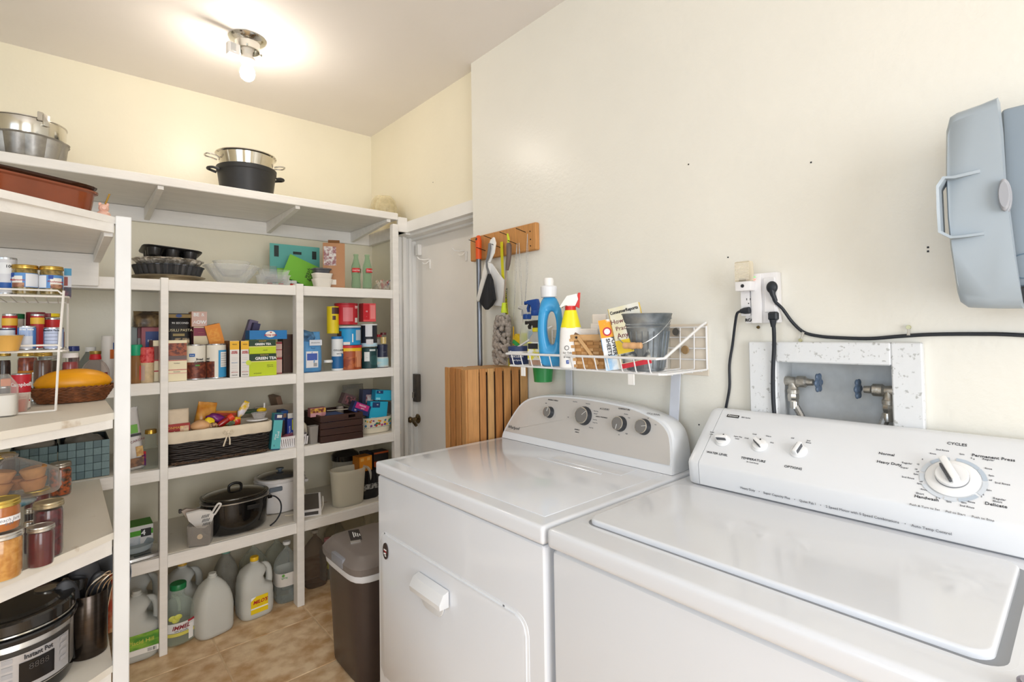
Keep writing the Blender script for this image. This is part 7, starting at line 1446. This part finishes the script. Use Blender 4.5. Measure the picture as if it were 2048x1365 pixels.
t2 = T('teal_wrapper', 'teal printed wrapper lying under the bag of pastry cups', 'wrapper', (SX(18, Yb), Yb+.07, wy(40, 990, Yb+.03).z-.028)); B().ell((0, 0, 0), .06, .045, .016, 20, 10).out('wrapper_body', mat('#2f7f96', .3, col2='#b9c4c4', nscale=22), t2)
# ------------------------------------------------------------------ corner shelving, bottom level (z = LT4)
zs = LT4+.001
t = T('pressure_cooker', 'stainless electric pressure cooker with black lid on the bottom corner shelf', 'pressure cooker', (-.100, 1.985, zs), 26)
PR = .132; hP = .176; SST = mat('#d2cec8', .3, .75, var=.05, nscale=3, stretch=(1, 1, 30))
B().lathe([(0, 0), (PR*.93, 0), (PR*.97, .012), (PR*.97, .03)], 64).out('base_ring', BLK, t); B().lathe([(PR*.965, .03), (PR*.975, .032), (PR*.975, hP-.018), (PR*.965, hP-.016)], 64).out('steel_body', SST, t, 'brushed steel body')
B().lathe([(PR*.97, hP-.018), (PR*1.03, hP-.015), (PR*1.05, hP-.004), (PR*1.03, hP), (PR*.9, hP)], 64).out('black_rim', mat('#1c1d20', .2, coat=.4), t); B().lathe([(PR*.96, hP), (PR*1.0, hP+.003), (PR*1.01, hP+.006), (PR*1.0, hP+.009)], 64).out('steel_edge', SS, t)
ld = B().lathe([(PR*.93, hP+.004), (PR*1.0, hP+.012), (PR*1.0, hP+.036), (PR*.97, hP+.041), (PR*.80, hP+.040), (PR*.76, hP+.046), (PR*.5, hP+.052), (0, hP+.054)], 64).out('lid', mat('#262422', .15, coat=.6, var=.05), t, 'glossy black lid')
for s in (1, -1):
    B().box((s*PR*1.03, -.01, hP+.022), (.045, .06, .066), .010, (0, s*12, 0), 2).out('lid_lug', BLK, ld); B().box((s*PR*1.10, -.0, hP-.018), (.06, .05, .014), .005, None, 2).out('side_handle', BLK, t)
B().lathe([(.024, hP+.050), (.026, hP+.056), (.020, hP+.058)], 24, (.072, -.01, 0)).out('steam_valve', SS, ld)
arc_label(t, 'panel_surround', mat('#3a3836', .3), PR*.98, .035, hP-.032, -40, 40, t=.002); arc_label(t, 'control_panel', mat('#c3c2c4', .3, .4), PR*.98, .040, hP-.044, -35, 35, t=.004); arc_label(t, 'display', mat('#1c1a1a', .15), PR*.98, .052, hP-.066, -17, 15, t=.0055)
txt(t, 'Instant Pot', 0.0165, (0, 0, hP-.054), INK, bend=PR*.98+.0062, wide=.85, bold=.0003); txt(t, '8888', .022, (0, 0, hP-.083), mat('#4a4644', .4, var=0), bend=PR*.98+.0066)
for k in range(4):
    for sgn in (-1, 1): arc_label(t, 'button', mat('#b0aeb0', .3), PR*.98, hP-.058-.018*k, hP-.047-.018*k, min(sgn*22, sgn*31), max(sgn*22, sgn*31), t=.0052)
t = T('utensil_crock', 'dark brushed steel utensil crock on the bottom corner shelf', 'crock', (SX(181, 2.05), 2.03, zs))
CR = .5*(SX(219, 2.03)-SX(141, 2.03)); cz_ = wy(200, 1178, 2.03).z-zs
B().lathe([(0, 0), (CR*.96, 0), (CR, .006), (CR, cz_), (CR*.97, cz_+.002), (CR*.94, cz_), (CR*.93, .01), (0, .01)], 56).out('crock_wall', mat('#4c443e', .22, .9, var=.15, nscale=2, stretch=(1, 1, 40)), t)
for k, (x, y, dx, dz, w_, nm, lb) in enumerate(((-.035, -.03, -.02, .10, .034, 'spatula', 'broad black spatula blade leaning out of the steel crock'), (-.01, .03, .0, .13, .04, 'ladle', 'black ladle at the back of the steel crock'), (.015, .02, .01, .085, .03, 'serving_spoon', 'black serving spoon in the steel crock'))):
    u = T(nm, lb, nm.split('_')[-1], (SX(181, 2.05)+x, 2.03+y, zs+.012)); 
    B().tubes([(0, 0, 0), (dx*.5, 0, cz_*.6)], .006, 8).out('handle', mat('#1b1b1c', .35), u)
    B().ell((dx, 0, cz_*.6+dz*.62), w_, .008, dz*.62, 18, 12).out('blade', mat('#2b2c30', .4), u)
for k, (x, y, a) in enumerate(((.02, -.025, 30), (.045, -.01, 40), (-.005, -.02, 25), (.0, .0, 20))):
    u = T('wire_utensil', ('chrome looped handle nearest the square post', 'second chrome looped handle in the crock', 'third chrome looped handle in the crock', 'chrome looped handle furthest left in the crock')[k], 'utensil', (SX(181, 2.05)+x-.01, 2.03+y, zs+cz_*.55)); 
    B().tubes([(0, 0, 0), (.01, 0, cz_*.45+.01), (.03+.004*k, -.004, cz_*.45+.04), (.045+.004*k, -.004, cz_*.45+.047), (.046+.004*k, .002, cz_*.45+.038), (.022, .006, cz_*.45+.008), (.006, .006, 0)], .0018, 6).out('wire_loop', mat('#e0cdb4', .2, .9), u)
t = T('black_pan', 'round black pan standing at the back of the bottom corner shelf', 'pan', (SX(181, 2.05), 2.20, zs+.15), rot=(rad(78), 0, 0)); B().lathe([(0, 0), (.10, 0), (.115, .03), (.112, .03), (.098, .005), (0, .005)], 48).out('pan_wall', mat('#141312', .25), t)
t = T('brown_box', 'reddish brown cardboard box at the back of the bottom corner shelf', 'box', (-.07, 2.42, zs)); B().bx((-.25, -.03, 0), (.165, .08, .28), .002).out('carton', mat('#6e3c28', .7, var=.15), t)
t = T('snack_bag', 'red and orange crinkled bag between the crock and the square post', 'bag', (.122, 2.16, zs)); B().loft([(0, .02, .05), (.02, .024, .055), (.10, .02, .04), (.16, .006, .04)], 20, 2.6).jitter(.002).out('bag_body', mat('#b5432a', .25, col2='#c9a072', nscale=16), t)
